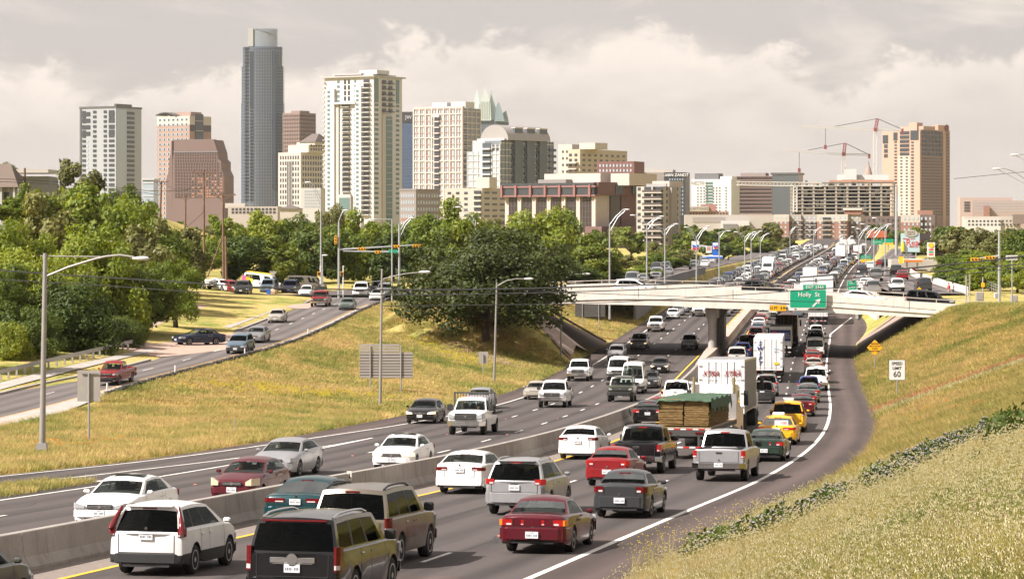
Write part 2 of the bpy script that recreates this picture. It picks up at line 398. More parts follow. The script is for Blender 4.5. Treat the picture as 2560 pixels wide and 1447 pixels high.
for o in(3.48,6.96,17.17,20.45):
 Y=20.0+(3.1 if o>10 else 0)
 while Y<420:
  if not(o>10 and Y<66):
   lane_line(o,MWH,Y,Y+3.05,0.13,'lane_dash')
  Y+=12.2
for o in(3.32,6.82,17.0,20.3,12.05):strip(o+0.022,o-0.022,20,330,3,mat('joint_sealant',(0.022,0.02,0.02),0.7),0.0035,'joint_seal',fw)
random.seed(31)
for k in range(34):  # sealed cracks and patches
 o,y=random.uniform(0.3,22),random.uniform(58,210);w=random.uniform(0.03,0.05);L=random.uniform(1.5,7)
 if 10<o<14.5:continue
 if k%4:strip(lambda Y:o+w+0.25*math.sin(Y*1.3+k),lambda Y:o+0.25*math.sin(Y*1.3+k),y,y+L,0.5,mat('joint_sealant',(0.022,0.02,0.02),0.7),0.0045,'sealed_crack',fw)
 else:strip(o+0.8,o-0.8,y,y+L,2,MSH,0.0025,'patch',fw)
 # raised red / white road studs between the dashes
stud=MB().use(mat('road_stud_red',(0.75,0.25,0.18),0.4)).box((0,0,0.012),(0.11,0.11,0.024)).mesh('road_stud')
for o in(3.48,6.96,17.17,20.45):
 Y=29.0+(3.1 if o>10 else 0)
 while Y<190:
  so_=link('road_stud',stud,fw,(off(Y,o),Y,zf(Y)+0.004));Y+=24.4
  # worn arrow symbols in the gore
gp=MB().use(MWH)
for(px_,py_,l_,w_)in((165,1211,1.1,0.5),(195,1208,1.2,0.55),(220,1204,1.0,0.55),(250,1202,0.9,0.45)):
 p=unproj(px_,py_,lambda X,Y:zf(Y));th=math.atan2(1,Et(p.y))
 gp.add([(p.x+0.5*(a*l_*math.cos(th)-b*w_*math.sin(th)),p.y+0.5*(a*l_*math.sin(th)+b*w_*math.cos(th)),zf(p.y+0.5*(a*l_*math.sin(th)+b*w_*math.cos(th)))+0.009)for a,b in((-1,-.4),(.2,-1),(1,0),(.2,1),(-1,.4))],[(0,1,2,3,4)])
gp.obj('gore_symbol',fw)
# ---- median barrier: precast segments
def barrier_seg(y0,y1,w_base,w_top,h,name,parent,m,c_off=12.35,gap=0.03):
 k=3;vs=[]
 wb=w_base if callable(w_base)else(lambda Y:w_base);wt=w_top if callable(w_top)else(lambda Y:w_top)
 for i in range(k+1):
  Y=y0+gap/2+(y1-y0-gap)*i/k;z=zf(Y)-0.02
  b,tp=wb(Y),wt(Y);mid=tp+(b-tp)*0.28
  for o,zz in((-b/2,0),(-b/2,0.09),(-mid/2,0.33),(-tp/2,h-0.02),(-tp/2+0.02,h),(tp/2-0.02,h),(tp/2,h-0.02),(mid/2,0.33),(b/2,0.09),(b/2,0)):
   vs.append((off(Y,c_off-o),Y,z+zz))
 fs=[(r*10+c,r*10+c+1,(r+1)*10+c+1,(r+1)*10+c)for r in range(k)for c in range(9)]+[tuple(range(9,-1,-1)),tuple(range(k*10,k*10+10))]
 mb_=MB().use(m);mb_.add(vs,fs);return mb_.obj(name,parent)
med=thing('median_barrier','long grey concrete median barrier between the two carriageways','barrier',(0,0,0))
Y=30.0
while Y<268:
 L=9.1 if Y<140 else 18.2
 barrier_seg(Y,min(Y+L,268),0.70,0.28,0.92,'barrier_segment',med,MCB);Y+=L
flare=Curve([(266,0.28),(284,0.75),(301,1.15),(330,1.25),(352,1.2),(430,1.1)])
MBT=concrete('median_top_concrete',(0.45,0.36,0.30),0.15)
Y=268.0
while Y<420:
 barrier_seg(Y,Y+9,lambda y:flare(y)+0.42,flare,0.95,'barrier_segment',med,MBT,gap=0.02);Y+=9
while Y<980:
 barrier_seg(Y,Y+40,0.7,0.3,0.9,'barrier_segment',med,MCB,gap=0.0);Y+=40
 # bracket hung on the barrier near the white sedan and black paint scrawl further on
p=unproj(942,1190,lambda X,Y:zf(Y)+0.8)
mb=MB().use(mat('white_bracket',(0.7,0.66,0.58),0.7));mb.box((0,0,0),(0.16,0.10,0.30));mb.use(mat('black_paint',(0.02,0.02,0.02))).box((0.0,-0.053,0.0),(0.03,0.012,0.16));mb.box((0.03,-0.053,-0.06),(0.07,0.012,0.03))
o=mb.obj('barrier_marker',None,loc=(off(p.y,12.18),p.y,zf(p.y)+0.82));tag(o,'small white marker bracket clamped over the median barrier edge','marker')
sc=MB().use(mat('black_paint',(0.02,0.02,0.02)))
Y0=172.0
def bpt(dy,h):Y=Y0+dy;hh=max(h,0.33);o_=12.35-(0.14+0.12*max(0,(0.92-hh))/0.59)-0.012;return(off(Y,o_),Y,zf(Y)+h)
for a,b in(((0,.75),(1.6,.5)),((1.6,.5),(1.0,.84)),((0.2,.70),(1.2,.4)),((1.2,.4),(0.9,.86)),((0.5,.62),(1.3,.66))):
 sc.tube([bpt(*a),bpt(*b)],0.018,5)
sc.obj('paint_scrawl',med)
# ---- left frontage road
def fstrip(f0,f1,y0,y1,step,m,dz,name,parent=None,n=1):
 k=max(1,int(round((y1-y0)/step)));vs=[];at_=[]
 for i in range(k+1):
  Y=y0+(y1-y0)*i/k;a,b=f0(Y),f1(Y)
  for j in range(n+1):vs.append((a+(b-a)*j/n,Y,-Hfr(Y)+dz));at_.append((b-a)*j/n)
 fs=[(r*(n+1)+c,r*(n+1)+c+1,(r+1)*(n+1)+c+1,(r+1)*(n+1)+c)for r in range(k)for c in range(n)]
 mb_=MB().use(m);mb_.add(vs,fs);me=mb_.mesh(name);me.attributes.new('off','FLOAT','POINT').data.foreach_set('value',at_);return link(name,me,parent)
fr=fstrip(lambda Y:Ff(Y),lambda Y:G(Y),60,372,4,MF,0.0,'frontage_road',n=8);tag(fr,kind='structure')
# intersection apron beyond, joining the bridge
mb=MB().use(MF)
apr=[(-75,366),(-17,364),(-10,330),(-5.5,306.5),(-5.5,331),(-4,376),(-12,400),(-78,400)]
mb.add([(x,y,max(-Hfr(y),-9.3+1.25*sm((366-y)/40))+0.012)for x,y in apr],[tuple(range(len(apr)))])
o=mb.obj('intersection_pavement');tag(o,kind='structure')
fstrip(lambda Y:G(Y)-0.1,lambda Y:G(Y)-1.0,165,340,4,MCW,0.008,'gutter',fr)
fstrip(lambda Y:G(Y)-0.2+2.6*sm((205-Y)/40),lambda Y:G(Y)-1.2,120,205,4,MCW,0.009,'gutter',fr)
fstrip(lambda Y:G(Y)-1.15,lambda Y:G(Y)-1.3,130,345,4,MYF,0.012,'yellow_line',fr)
fstrip(lambda Y:G(Y)+0.4,lambda Y:G(Y)+0.25,130,180,4,MYF,0.0125,'yellow_line',fr)
Y=135.0
while Y<345:
 fstrip(lambda y:(G(y)+Ff(y))/2-0.55,lambda y:(G(y)+Ff(y))/2-0.65,Y,Y+3,3,MWH,0.012,'lane_dash',fr);Y+=12
 # kerb on the left of the frontage road (with gaps for the driveways)
def kerb(f,y0,y1,m,h=0.15,w=0.28):
 k=max(1,int((y1-y0)/3));vs=[]
 for i in range(k+1):
  Y=y0+(y1-y0)*i/k;x=f(Y);z=-Hfr(Y)
  vs+=[(x,Y,z-0.05),(x,Y,z+h),(x-w,Y,z+h),(x-w,Y,z-0.05)]
 fs=[(r*4+c,r*4+(c+1)%4,(r+1)*4+(c+1)%4,(r+1)*4+c)for r in range(k)for c in range(4)]+[(0,1,2,3),(k*4+3,k*4+2,k*4+1,k*4)]
 mb_=MB().use(m);mb_.add(vs,fs);return mb_.obj('kerb',fr)
kerb(Ff,120,231,MCW);kerb(Ff,277,320,MCW);kerb(Ff,346,366,MCW)
# brick-tinted drive, parking drive, lawns and walks left of the frontage road
MPV=mat('paver_pink',(0.40,0.28,0.22),0.9,var=0.16,vscale=1.2,co='World')
MLN=M('mown_lawn',lambda t:t.n('ShaderNodeOutputMaterial',{'Surface':t.n('ShaderNodeBsdfPrincipled',{'Base Color':t.mix(1.0,t.ramp(t.noise(t.vmul(t.n('ShaderNodeNewGeometry').outputs['Position'],(1,.4,1)),0.35,6,0.65),[(0.3,(0.20,0.185,0.055)),(0.5,(0.285,0.235,0.085)),(0.7,(0.24,0.21,0.06))]),t.ramp(t.noise(t.n('ShaderNodeNewGeometry').outputs['Position'],6,4,.7),[(0.25,0.75),(0.75,1.2)]),'MULTIPLY'),'Roughness':0.95,'Specular IOR Level':0.1}).outputs[0]}))
def patch(pix,m,dz,name,thick=0.0):
 """flat ground patch whose outline is given by photo pixels dropped on the ground"""
 pts=[unproj(a,b,lambda X,Y:zg(X,Y)-hill(X,Y)*0)for a,b in pix]
 mb_=MB().use(m);n=len(pts)
 # subdivide so the sheet follows the land
 bm=bmesh.new();vs=[bm.verts.new((p.x,p.y,0))for p in pts];bm.faces.new(vs)
 bmesh.ops.triangulate(bm,faces=bm.faces)
 for _ in range(6):
  le=[e for e in bm.edges if e.calc_length()>3.5]
  if not le:break
  bmesh.ops.subdivide_edges(bm,edges=le,cuts=1,use_grid_fill=False);bmesh.ops.triangulate(bm,faces=bm.faces)
 for v in bm.verts:v.co.z=zg(v.co.x,v.co.y)+dz
 me=bpy.data.meshes.new(name);bm.normal_update()
 for f in bm.faces:
  if f.normal.z<0:f.normal_flip()
 bm.to_mesh(me);bm.free();me.materials.append(m);o=link(name,me);tag(o,kind='structure');return o
patch([(330,838),(600,832),(585,872),(400,893),(300,872),(240,830),(330,795),(560,816)],MPV,0.03,'driveway')
patch([(330,806),(660,768),(690,772),(560,815),(500,812),(330,796)],MLN,0.07,'lawn')
patch([(640,806),(715,775),(740,773),(620,818),(580,818)],MLN,0.06,'lawn')
patch([(200,836),(330,826),(450,852),(430,856),(320,850),(300,838)],MLN,0.07,'lawn')
patch([(470,752),(700,737),(770,752),(690,762),(480,757)],MLN,0.06,'lawn')
patch([(440,762),(690,763),(800,757),(770,772),(680,769),(420,772)],MPV,0.04,'driveway')
patch([(555,817),(650,778),(690,776),(575,822)],MCW,0.09,'sidewalk')
patch([(0,958),(380,872),(400,876),(110,946),(0,975)],MCW,0.05,'sidewalk')
# ---- frontage beyond the bridge, left (upper carriageway behind a wall)
far_l=strip(36.5,27.6,372,900,12,MF,0.05,'far_frontage_road',n=2,zfun=lambda X,Y:max(-Hfr(Y),zf(Y)+0.05));tag(far_l,kind='structure')
# retaining walls: dark wall under the left upper road, pale parapet on the right frontage
def wall(path,h,w,m,name,label):
 mb_=MB().use(m);vs=[]
 for(x,y,z0,z1)in path:
  vs+=[(x-w/2,y,z0),(x+w/2,y,z0),(x+w/2,y,z1),(x-w/2,y,z1)]
 k=len(path)-1
 fs=[(r*4+c,r*4+(c+1)%4,(r+1)*4+(c+1)%4,(r+1)*4+c)for r in range(k)for c in range(4)]+[(3,2,1,0),(k*4,k*4+1,k*4+2,k*4+3)]
 mb_.add(vs,fs);o_=mb_.obj(name);tag(o_,label,'wall');return o_
MCK=concrete('stained_wall_concrete',(0.20,0.19,0.18),0.4)
wall([(off(Y,26.9),Y,zf(Y)-0.3,-Hfr(Y)+0.75)for Y in range(385,560,12)],1,0.35,MCK,'retaining_wall','dark stained retaining wall below the upper road left of the jam')
wall([(off(Y,37.2),Y,-Hfr(Y)-0.3,-Hfr(Y)+0.8)for Y in range(385,640,15)],1,0.3,MCB,'parapet_wall','low grey parapet along the far side of the upper left road')
# right frontage beyond the bridge
RF0=Curve([(300,45.0),(330,46.0),(368,48.5),(427,53.6),(455,56.5),(520,65.0),(600,76.5),(760,101.0),(900,122.0)])
def rstrip(o0,o1,y0,y1,m,dz,name,step=8):
 k=max(1,int((y1-y0)/step));vs=[];at_=[]
 for i in range(k+1):
  Y=y0+(y1-y0)*i/k
  for j in range(4):o=o0+(o1-o0)*j/3;vs.append((RF0(Y)+o,Y,-HR(Y)+dz));at_.append(o)
 fs=[(r*4+c,r*4+c+1,(r+1)*4+c+1,(r+1)*4+c)for r in range(k)for c in range(3)]
 mb_=MB().use(m);mb_.add(vs,fs);me=mb_.mesh(name);me.attributes.new('off','FLOAT','POINT').data.foreach_set('value',at_);o_=link(name,me);tag(o_,kind='structure');return o_
rstrip(0,8.6,340,900,MF,0.25,'right_frontage_road')
wall([(RF0(Y)-0.2,Y,zf(Y)-0.3,-HR(Y)+1.0)for Y in range(372,480,9)],1,0.35,MCL,'parapet_wall','pale concrete parapet wall left of the far right frontage road')
wall([(RF0(Y)+8.9,Y,-HR(Y)-0.5,-HR(Y)+1.05)for Y in range(342,500,9)],1,0.35,MCL,'parapet_wall','long pale parapet along the right edge of the far frontage road')
wall([(off(Y,-3.4),Y,zf(Y)-0.3,zf(Y)+0.2+3.4*sm((Y-395)/30)*(1-sm((Y-470)/90)))for Y in range(392,560,8)],1,0.4,MCK,'retaining_wall','dark wedge-shaped retaining wall beside the exit ramp')
rstrip(20,34,420,520,MF,0.25,'station_forecourt')
# ---- overpass
KB=301.0/318.0
def BY(X):return 301.0-0.25*(X-17.0)  # row of the near face
BT=Curve([(-16,-8.7),(-6,-8.0),(6,-7.55),(14,-7.3),(23,-7.40),(31,-7.62),(36,-8.04),(42,-8.43),(49,-8.85),(56,-9.15)]);BT_=BT;BT=lambda X:BT_(X/KB)*KB
BB=Curve([(-16,-9.9),(6,-9.15),(17,-9.26),(23,-9.55),(31,-9.68),(36,-9.97),(47,-10.4),(56,-10.75)]);BB_=BB;BB=lambda X:BB_(X/KB)*KB
br=thing('overpass','pale concrete overpass carrying the cross street over the freeway','overpass')
BW=25.0
def bxs(x0,x1,y0,y1,ztop,zbot,m,name,parent,n=None,seg=3.0):
 """beam that follows the bridge between X x0..x1, set back y0..y1 from its near face"""
 k=n or max(1,int((x1-x0)/seg));vs=[]
 for i in range(k+1):
  X=x0+(x1-x0)*i/k
  for yy,zz in((y0,zbot(X)),(y1,zbot(X)),(y1,ztop(X)),(y0,ztop(X))):vs.append((X+0.25*yy*0,BY(X)+yy,zz))
 fs=[(r*4+c,r*4+(c+1)%4,(r+1)*4+(c+1)%4,(r+1)*4+c)for r in range(k)for c in range(4)]+[(3,2,1,0),(k*4,k*4+1,k*4+2,k*4+3)]
 mb_=MB().use(m);mb_.add(vs,fs);return mb_.obj(name,parent)
deck=bxs(-6,49.5,0.32,BW-0.32,lambda X:BT(X)-0.75,lambda X:BT(X)-1.3,MF,'deck',br)
for y0,nm in((0.0,'parapet'),(BW-0.3,'parapet')):
 bxs(-6,49.5,y0,y0+0.3,BT,lambda X:BT(X)-1.02,MCL,nm,br)
bxs(-6,49.5,-0.10,0.05,lambda X:BT(X)-1.02,lambda X:BT(X)-1.18,MCL,'ledge',br)
for k in range(6):  # box beams under the deck
 yy=0.03+k*(BW-1.3)/5
 bxs(1.5,44.5,yy,yy+1.2,lambda X:BT(X)-1.2,BB,MCL,'girder',br)
rail=MB().use(mat('rail_paint',(0.42,0.36,0.31),0.7))
rail.tube([(X,BY(X)+0.15,BT(X)+0.36)for X in np.arange(-6,53,2.0)],0.045,6);rail.obj('handrail',br)
rail.v=[];rail.f=[];rail.mi=[]
rail.tube([(X,BY(X)+BW-0.15,BT(X)+0.36)for X in np.arange(-6,50,2.0)],0.045,6);rail.obj('handrail',br)
post=MB().use(mat('rail_paint',(0.42,0.36,0.31),0.7)).box((0,0,0.16),(0.09,0.09,0.42)).mesh('rail_post')
for X in np.arange(-5,52,3.1):
 link('rail_post',post,br,(X,BY(X)+0.15,BT(X)));link('rail_post',post,br,(X,BY(X)+BW-0.15,BT(X)))
joint=mat('joint_black',(0.03,0.03,0.03),0.9)
for X in(13.6,23.6,32.6,41.8):bxs(X,X+0.05,-0.012,0.31,lambda X:BT(X)+0.003,lambda X:BT(X)-1.0,joint,'expansion_joint',br,n=1)
for k in range(9):
 X=-3+k*5.4
 bxs(X,X+0.025,-0.006,0.02,lambda X:BT(X)-0.03,lambda X:BT(X)-0.95,mat('joint_faint',(0.28,0.25,0.22),0.9),'casting_joint',br,n=1)
 # pier between the carriageways: column end, cap and long wall behind
PYn=303.0
def pier_x(yy):return off(PYn+yy,12.35)
mb=MB().use(MCD)
for yy in(0.0,):mb.lathe([(0.46,zf(PYn)-0.3),(0.46,-10.7),(0.66,-10.0),(0.66,-9.05)],14,c=(pier_x(yy),PYn+yy,0))
mb.obj('pier_column',br,smooth=40)
for yy in(6.0,12.0,18.0,23.0):
 mb=MB().use(MCD);mb.lathe([(0.46,zf(PYn+yy)-0.3),(0.46,-10.7),(0.66,-10.0),(0.66,-9.05)],14,c=(pier_x(yy),PYn+yy,0));mb.obj('pier_column',br,smooth=40)
mb=MB().use(MCD);vs=[]
for yy in(0.3,24.0):
 for dx,z in((-0.35,zf(PYn)+0.1),(0.35,zf(PYn)+0.1),(0.35,-9.7),(-0.35,-9.7)):vs.append((pier_x(yy)+dx,PYn+yy,z))
mb.add(vs,[(0,1,2,3),(7,6,5,4),(0,4,5,1),(1,5,6,2),(2,6,7,3),(3,7,4,0)]);mb.obj('pier_wall',br)
mb=MB().use(MCD);vs=[]
for yy in(-0.55,24.5):
 for dx,z in((-0.75,-10.1),(0.75,-10.1),(0.75,-9.0),(-0.75,-9.0)):vs.append((pier_x(yy)+dx,PYn+yy,z))
mb.add(vs,[(0,1,2,3),(7,6,5,4),(0,4,5,1),(1,5,6,2),(2,6,7,3),(3,7,4,0)]);mb.obj('pier_cap',br)
# sloped abutment paving under the bridge and edge kerbs
for side in(0,1):
 mb=MB().use(MCR);vs=[];ys=np.arange(290,334,4.0)if side==0 else np.arange(304,330,4.0)
 for Y in ys:
  for k in range(7):
   u=k/6
   X=(XL(Y)-0.2+(1.4-XL(Y))*u)if side==0 else(XR(Y)+0.2+(47.5-XR(Y))*u)
   zz=(zf(Y)+(-9.0-zf(Y))*u)+0.12
   vs.append((X,Y,max(zz,zg(X,Y)+0.10)))
 n=len(ys);mb.add(vs,[(r*7+c,r*7+c+1,(r+1)*7+c+1,(r+1)*7+c)for r in range(n-1)for c in range(6)])
 mb.obj('abutment_slope',br)
 for Y in((ys[0],ys[-1])if side==0 else(ys[-1],)):
  X0=XL(Y)-0.2 if side==0 else XR(Y)+0.2;X1=1.4 if side==0 else 47.5
  z0,z1=zf(Y)+0.1,max(-9.0,zg(X1,Y))+0.12
  mb=MB().use(MCR);mb.tube([(X0,Y,z0+0.08),((X0+X1)/2,Y,max((z0+z1)/2,zg((X0+X1)/2,Y)+0.1)+0.08),(X1,Y,z1+0.08)],0.13,4);mb.obj('slope_kerb',br)
 mb=MB().use(MCD);X=2.2 if side==0 else 45.5
 mb.box((X,BY(X)+BW/2,-10.0),(0.8,BW-0.3,2.0));mb.obj('abutment_wall',br)
 # wing walls
mb=MB().use(MCL);vs=[(49.5,BY(49.5),-11.5),(49.5,BY(49.5),BT(49.5)+0.02),(54.5,BY(54.5)+0.6,-8.6),(54.5,BY(54.5)+0.6,-10.2)]
vs2=[(x,y+0.35,z)for x,y,z in vs];mb.add(vs+vs2,[(0,1,2,3),(7,6,5,4),(0,4,5,1),(1,5,6,2),(2,6,7,3),(3,7,4,0)]);mb.obj('wing_wall',br)
mb=MB().use(MF);mb.add([(49.3,BY(49.3)+0.3,BT(49.3)-0.72),(49.3,BY(49.3)+BW,BT(49.3)-0.72),(66,318,-8.6),(66,292,-8.6)],[(0,1,2,3)]);o=mb.obj('cross_street');tag(o,kind='structure')
# == VEHICLES
def paint(name,c,rough=0.28,metal=0.0,flake=False):
 return mat('paint_'+name,c,rough,metal,0.45,coat=0.3,var=0.08,vscale=1.5)
PAINT={k:paint(k,c,r,m)for k,c,r,m in(('white',(0.80,0.79,0.77),.3,0),('pearl',(0.74,0.73,0.71),.3,0),('silver',(0.40,0.40,0.41),.32,.6),('grey',(0.26,0.26,0.265),.32,.5),('champagne',(0.46,0.42,0.36),.32,.4),('black',(0.006,0.006,0.007),.16,0),('charcoal',(0.045,0.047,0.05),.25,.3),('maroon',(0.085,0.007,0.013),.25,.15),('red',(0.20,0.008,0.011),.28,0),('darkred',(0.20,0.012,0.015),.28,0),('teal',(0.008,0.045,0.052),.22,.25),('navy',(0.012,0.018,0.045),.22,.1),('blue',(0.02,0.05,0.20),.25,.2),('steelblue',(0.12,0.17,0.22),.3,.4),('taxi',(0.80,0.40,0.015),.35,0),('tan',(0.155,0.132,0.105),.3,.4),('gold',(0.34,0.29,0.21),.3,.4),('green',(0.025,0.045,0.035),.25,.2),('olive',(0.05,0.055,0.035),.25,.2),('greygreen',(0.12,0.15,0.135),.3,.3),('olivegrey',(0.11,0.11,0.10),.3,.5),('offwhite',(0.62,0.60,0.56),.35,0))}
def glassmat(name,tr,refl=0.16):
 def build(t):
  lw=t.n('ShaderNodeLayerWeight',{'Blend':0.22})
  f=t.math('MULTIPLY_ADD',lw.outputs['Fresnel'],0.5,refl-0.13,clamp=True)
  a=t.n('ShaderNodeBsdfTransparent',{'Color':(*tr,1)});g=t.n('ShaderNodeBsdfGlossy',{'Color':(0.55,0.6,0.6,1),'Roughness':0.03})
  mx=t.n('ShaderNodeMixShader',{0:f,1:a.outputs[0],2:g.outputs[0]})
  t.n('ShaderNodeOutputMaterial',{'Surface':mx.outputs[0]})
 return M(name,build)
GL=glassmat('car_glass',(0.60,0.66,0.64));GT=glassmat('car_glass_tinted',(0.06,0.065,0.065),0.14)
GO=mat('car_glass_far',(0.03,0.036,0.038),0.06,spec=0.6)
BLK=mat('black_trim',(0.018,0.018,0.018),0.55);RUB=mat('tyre_rubber',(0.016,0.015,0.015),0.85,var=0.2,vscale=8);CHR=mat('chrome',(0.62,0.61,0.60),0.12,1.0)
ALU=mat('alloy_rim',(0.50,0.49,0.48),0.35,0.25);STEEL=mat('dark_rim',(0.07,0.07,0.07),0.4,0.4);INT=mat('car_interior',(0.06,0.056,0.052),0.8);SEAT=mat('seat_beige',(0.38,0.33,0.27),0.8)
TR=mat('tail_lamp',(0.115,0.004,0.006),0.12,spec=0.6);TB=mat('brake_lamp_lit',(0.20,0.006,0.006),0.2,emit=(1.0,0.03,0.02),estr=0.13)
TRC=mat('tail_lamp_clear',(0.55,0.5,0.5),0.12);AMB=mat('amber_lens',(0.75,0.22,0.02),0.2)
HL=mat('head_lamp',(0.34,0.35,0.36),0.06,spec=0.8);HLIT=mat('head_lamp_lit',(0.7,0.6,0.5),0.1,emit=(1.0,0.72,0.42),estr=0.7);HLY=mat('head_lamp_yellowed',(0.62,0.52,0.36),0.15)
PLT=mat('plate',(0.66,0.67,0.68),0.5,var=0.1,vscale=12);PTX=mat('plate_ink',(0.03,0.03,0.06),0.6)
def wheel_meshes(r,wd,rim='alloy'):
 key='wheel_%d_%d_%s'%(r*1000,wd*1000,rim)
 if key in FONT_MESH:return FONT_MESH[key]
 h=wd/2
 ty=MB().use(RUB);ty.lathe([(r*0.66,-h),(r*0.93,-h),(r,-h*0.75),(r,h*0.75),(r*0.93,h),(r*0.66,h)],22,'Y');tm=ty.mesh('tyre',50)
 rm=MB().use(STEEL).lathe([(0.0,h*0.35),(r*0.62,h*0.35)],18,'Y')
 mm=ALU if rim!='steel' else STEEL
 rm.use(mm).lathe([(r*0.60,h*0.5),(r*0.60,h*1.01),(r*0.67,h*1.02),(r*0.68,h*0.7)],20,'Y')
 if rim=='steel':
  rm.lathe([(r*0.6,h*0.55),(r*0.35,h*0.95),(0.01,h*0.98)],16,'Y')
 else:
  n=5 if rim=='alloy' else 7
  for k in range(n):
   a=2*math.pi*k/n+0.3;ca,sa=math.cos(a),math.sin(a);w0,w1=r*0.11,r*0.085
   P=lambda rr,s,y:(rr*ca-s*sa,y,rr*sa+s*ca)
   rm.add([P(0.05,-w0,h),P(0.05,w0,h),P(r*.62,w1,h*.95),P(r*.62,-w1,h*.95),P(0.05,-w0,h*.45),P(0.05,w0,h*.45),P(r*.62,w1,h*.45),P(r*.62,-w1,h*.45)],[(0,1,2,3),(0,4,5,1),(1,5,6,2),(2,6,7,3),(3,7,4,0)])
  rm.lathe([(r*0.17,h*0.5),(r*0.17,h*1.04),(0.005,h*1.06)],10,'Y')
 FONT_MESH[key]=(tm,rm.mesh('rim',35));return FONT_MESH[key]
def plate_chars(x,z):
 g=MB().use(PTX)
 for k in(-3,-2,-1,1,2,3,4):g.box((x,k*0.036-0.02,z-0.012),(0.004,0.018,0.058))
 g.box((x,0,z+0.055),(0.004,0.12,0.012));return g.mesh('plate_text')
def grid_faces(nr,nc):return[(r*nc+c,r*nc+c+1,(r+1)*nc+c+1,(r+1)*nc+c)for r in range(nr-1)for c in range(nc-1)]
MODEL={}
DEF=dict(ro=1.05,wb=2.75,fo=0.92,W=1.82,H=1.45,zb=0.20,hood=0.95,nose=0.76,deck=1.02,tail=0.97,wsb=2.35,rf=1.55,rr=0.15,blb=-0.55,wr=0.325,tw=0.21,rim='alloy',yt=0.70,yb=0.875,win=((0.13,0.40),(0.43,0.90)),gl=GL,rear=None,fr_taper=0.84,re_taper=0.90,tails=((0.55,1.0,0.78,0.95),),heads=((0.50,0.98,0.60,0.76),),grille=(0.0,0.42,0.58,0.72),intake=(0.0,0.5,0.28,0.40),bump=None,clad=False,bed=None,rails=False,hi_stop=True,plate_z=0.72,fplate=0.48,spare=False,handle=CHR,crown=0.045,seats=True,seatm=None,mirror=None,tall_lamp=None,chrome_strip=False,spoiler=False,sunroof=False)
def build_model(name,**kw):
 s=dict(DEF);s.update(kw);P=[]  # P: (part name, mesh, slot tag, location, parent index, mirror)
 ro,wb,fo,W,H,zb=s['ro'],s['wb'],s['fo'],s['W'],s['H'],s['zb'];hw=W/2;x0,x1=-ro,wb+fo
 zt=Curve([(x0,s['tail']-0.03),(x0+0.10,s['tail']),(max(x0+0.2,s['blb']),s['deck']),(s['wsb'],s['hood']),(x1-0.28,s['nose']+0.04),(x1,s['nose']-0.10)])
 def wfun(x):
  a=1-(1-s['re_taper'])*max(0,1-(x-x0)/0.55)**2.2;b=1-(1-s['fr_taper'])*max(0,1-(x1-x)/0.8)**2.2
  return hw*a*b
 Rr=s['wr']*1.14
 xs=set([x0,x0+0.05,x0+0.12,x0+0.25,x1-0.05,x1-0.13,x1-0.28,s['blb'],s['wsb'],x1-0.5])
 for xa in(0.0,wb):
  for k in(-1.02,-1.0,-0.92,-0.75,-0.5,-0.25,0,0.25,0.5,0.75,0.92,1.0,1.02):xs.add(xa+Rr*k)
 for k in range(1,5):xs.add(Rr+(wb-2*Rr)*k/5)
 if s['bed']:xs|={x0+0.09,s['bed']-0.02,s['bed']}
 xs=sorted(x for x in xs if x0<=x<=x1);xs=[x for i,x in enumerate(xs)if i==0 or x-xs[i-1]>0.008]
 ring=[]
 for i,x in enumerate(xs):
  w=wfun(x);top=zt(x);sill=zb;arch=False
  for xa in(0.0,wb):
   dx=abs(x-xa)
   if dx<Rr*1.001:sill=max(sill,s['wr']+math.sqrt(max(0,Rr*Rr-dx*dx))if dx<=Rr else zb);arch=True
  endk=0.0
  if i in(0,len(xs)-1):endk=1.0
  lift=0.10*max(0,1-(x-x0)/0.5)+0.04*max(0,1-(x1-x)/0.5)
  if not arch:sill=zb+lift
  sill=min(sill,top-0.14);zin=zb+0.02
  h=top-zb
  t3,t4=max(zb+0.34*h,sill+0.025),max(zb+0.70*h,sill+0.05);t4=min(t4,top-0.07);t3=min(t3,t4-0.01)
  w_in=hw-0.30 if arch else w*0.9
  k=1-0.045*endk;cr=s['crown']*(1-endk*0.4);e=0.03*endk
  rr=[(0,zin+lift),(w_in*k,zin+lift),(w_in*k,max(sill-0.01,zin+lift)),(w*0.965*k,sill+e),(w*k,t3),(w*0.99*k,t4),(w*0.955*k,top-0.055-e*.5),(w*0.885*k,top-e),(w*0.45*k,top+cr*0.8-e),(0,top+cr-e)]
  if s['bed']and x0+0.085<x<s['bed']-0.01:
   rr[8]=(w*0.80,top-0.42);rr[9]=(0,top-0.42);rr[7]=(w*0.86,top)
  ring.append([(x,y,z)for y,z in rr])
 nr=len(xs);nc=10
 body=MB().use(BLK)  # slot 0 replaced by paint
 PM=PAINT['white'];body.mats=[PM,INT,BLK]
 for sgn in(1,-1):
  vs=[(x,y*sgn,z)for r_ in ring for(x,y,z)in r_]
  o=len(body.v);body.v+=vs
  for r_ in range(nr-1):
   xm=(xs[r_]+xs[r_+1])/2;cab=s['blb']+0.02<xm<s['wsb']-0.02
   for c in range(nc-1):
    body.f.append(tuple(o+q for q in(r_*nc+c,r_*nc+c+1,(r_+1)*nc+c+1,(r_+1)*nc+c)))
    mi=0
    if c<=2:mi=2
    elif c>=7 and cab:mi=1
    elif s['clad']and c==3:mi=2
    elif s['bed']and c>=7 and x0+0.08<xm<s['bed']:mi=2
    body.mi.append(mi)
 for r_ in(0,nr-1):  # end caps
  for c in range(nc-1):
   a,b=ring[r_][c],ring[r_][c+1]
   body.v+=[a,b,(b[0],-b[1],b[2]),(a[0],-a[1],a[2])];n=len(body.v);body.f.append((n-4,n-3,n-2,n-1));body.mi.append(2 if(s['clad']and c<4)else 0)
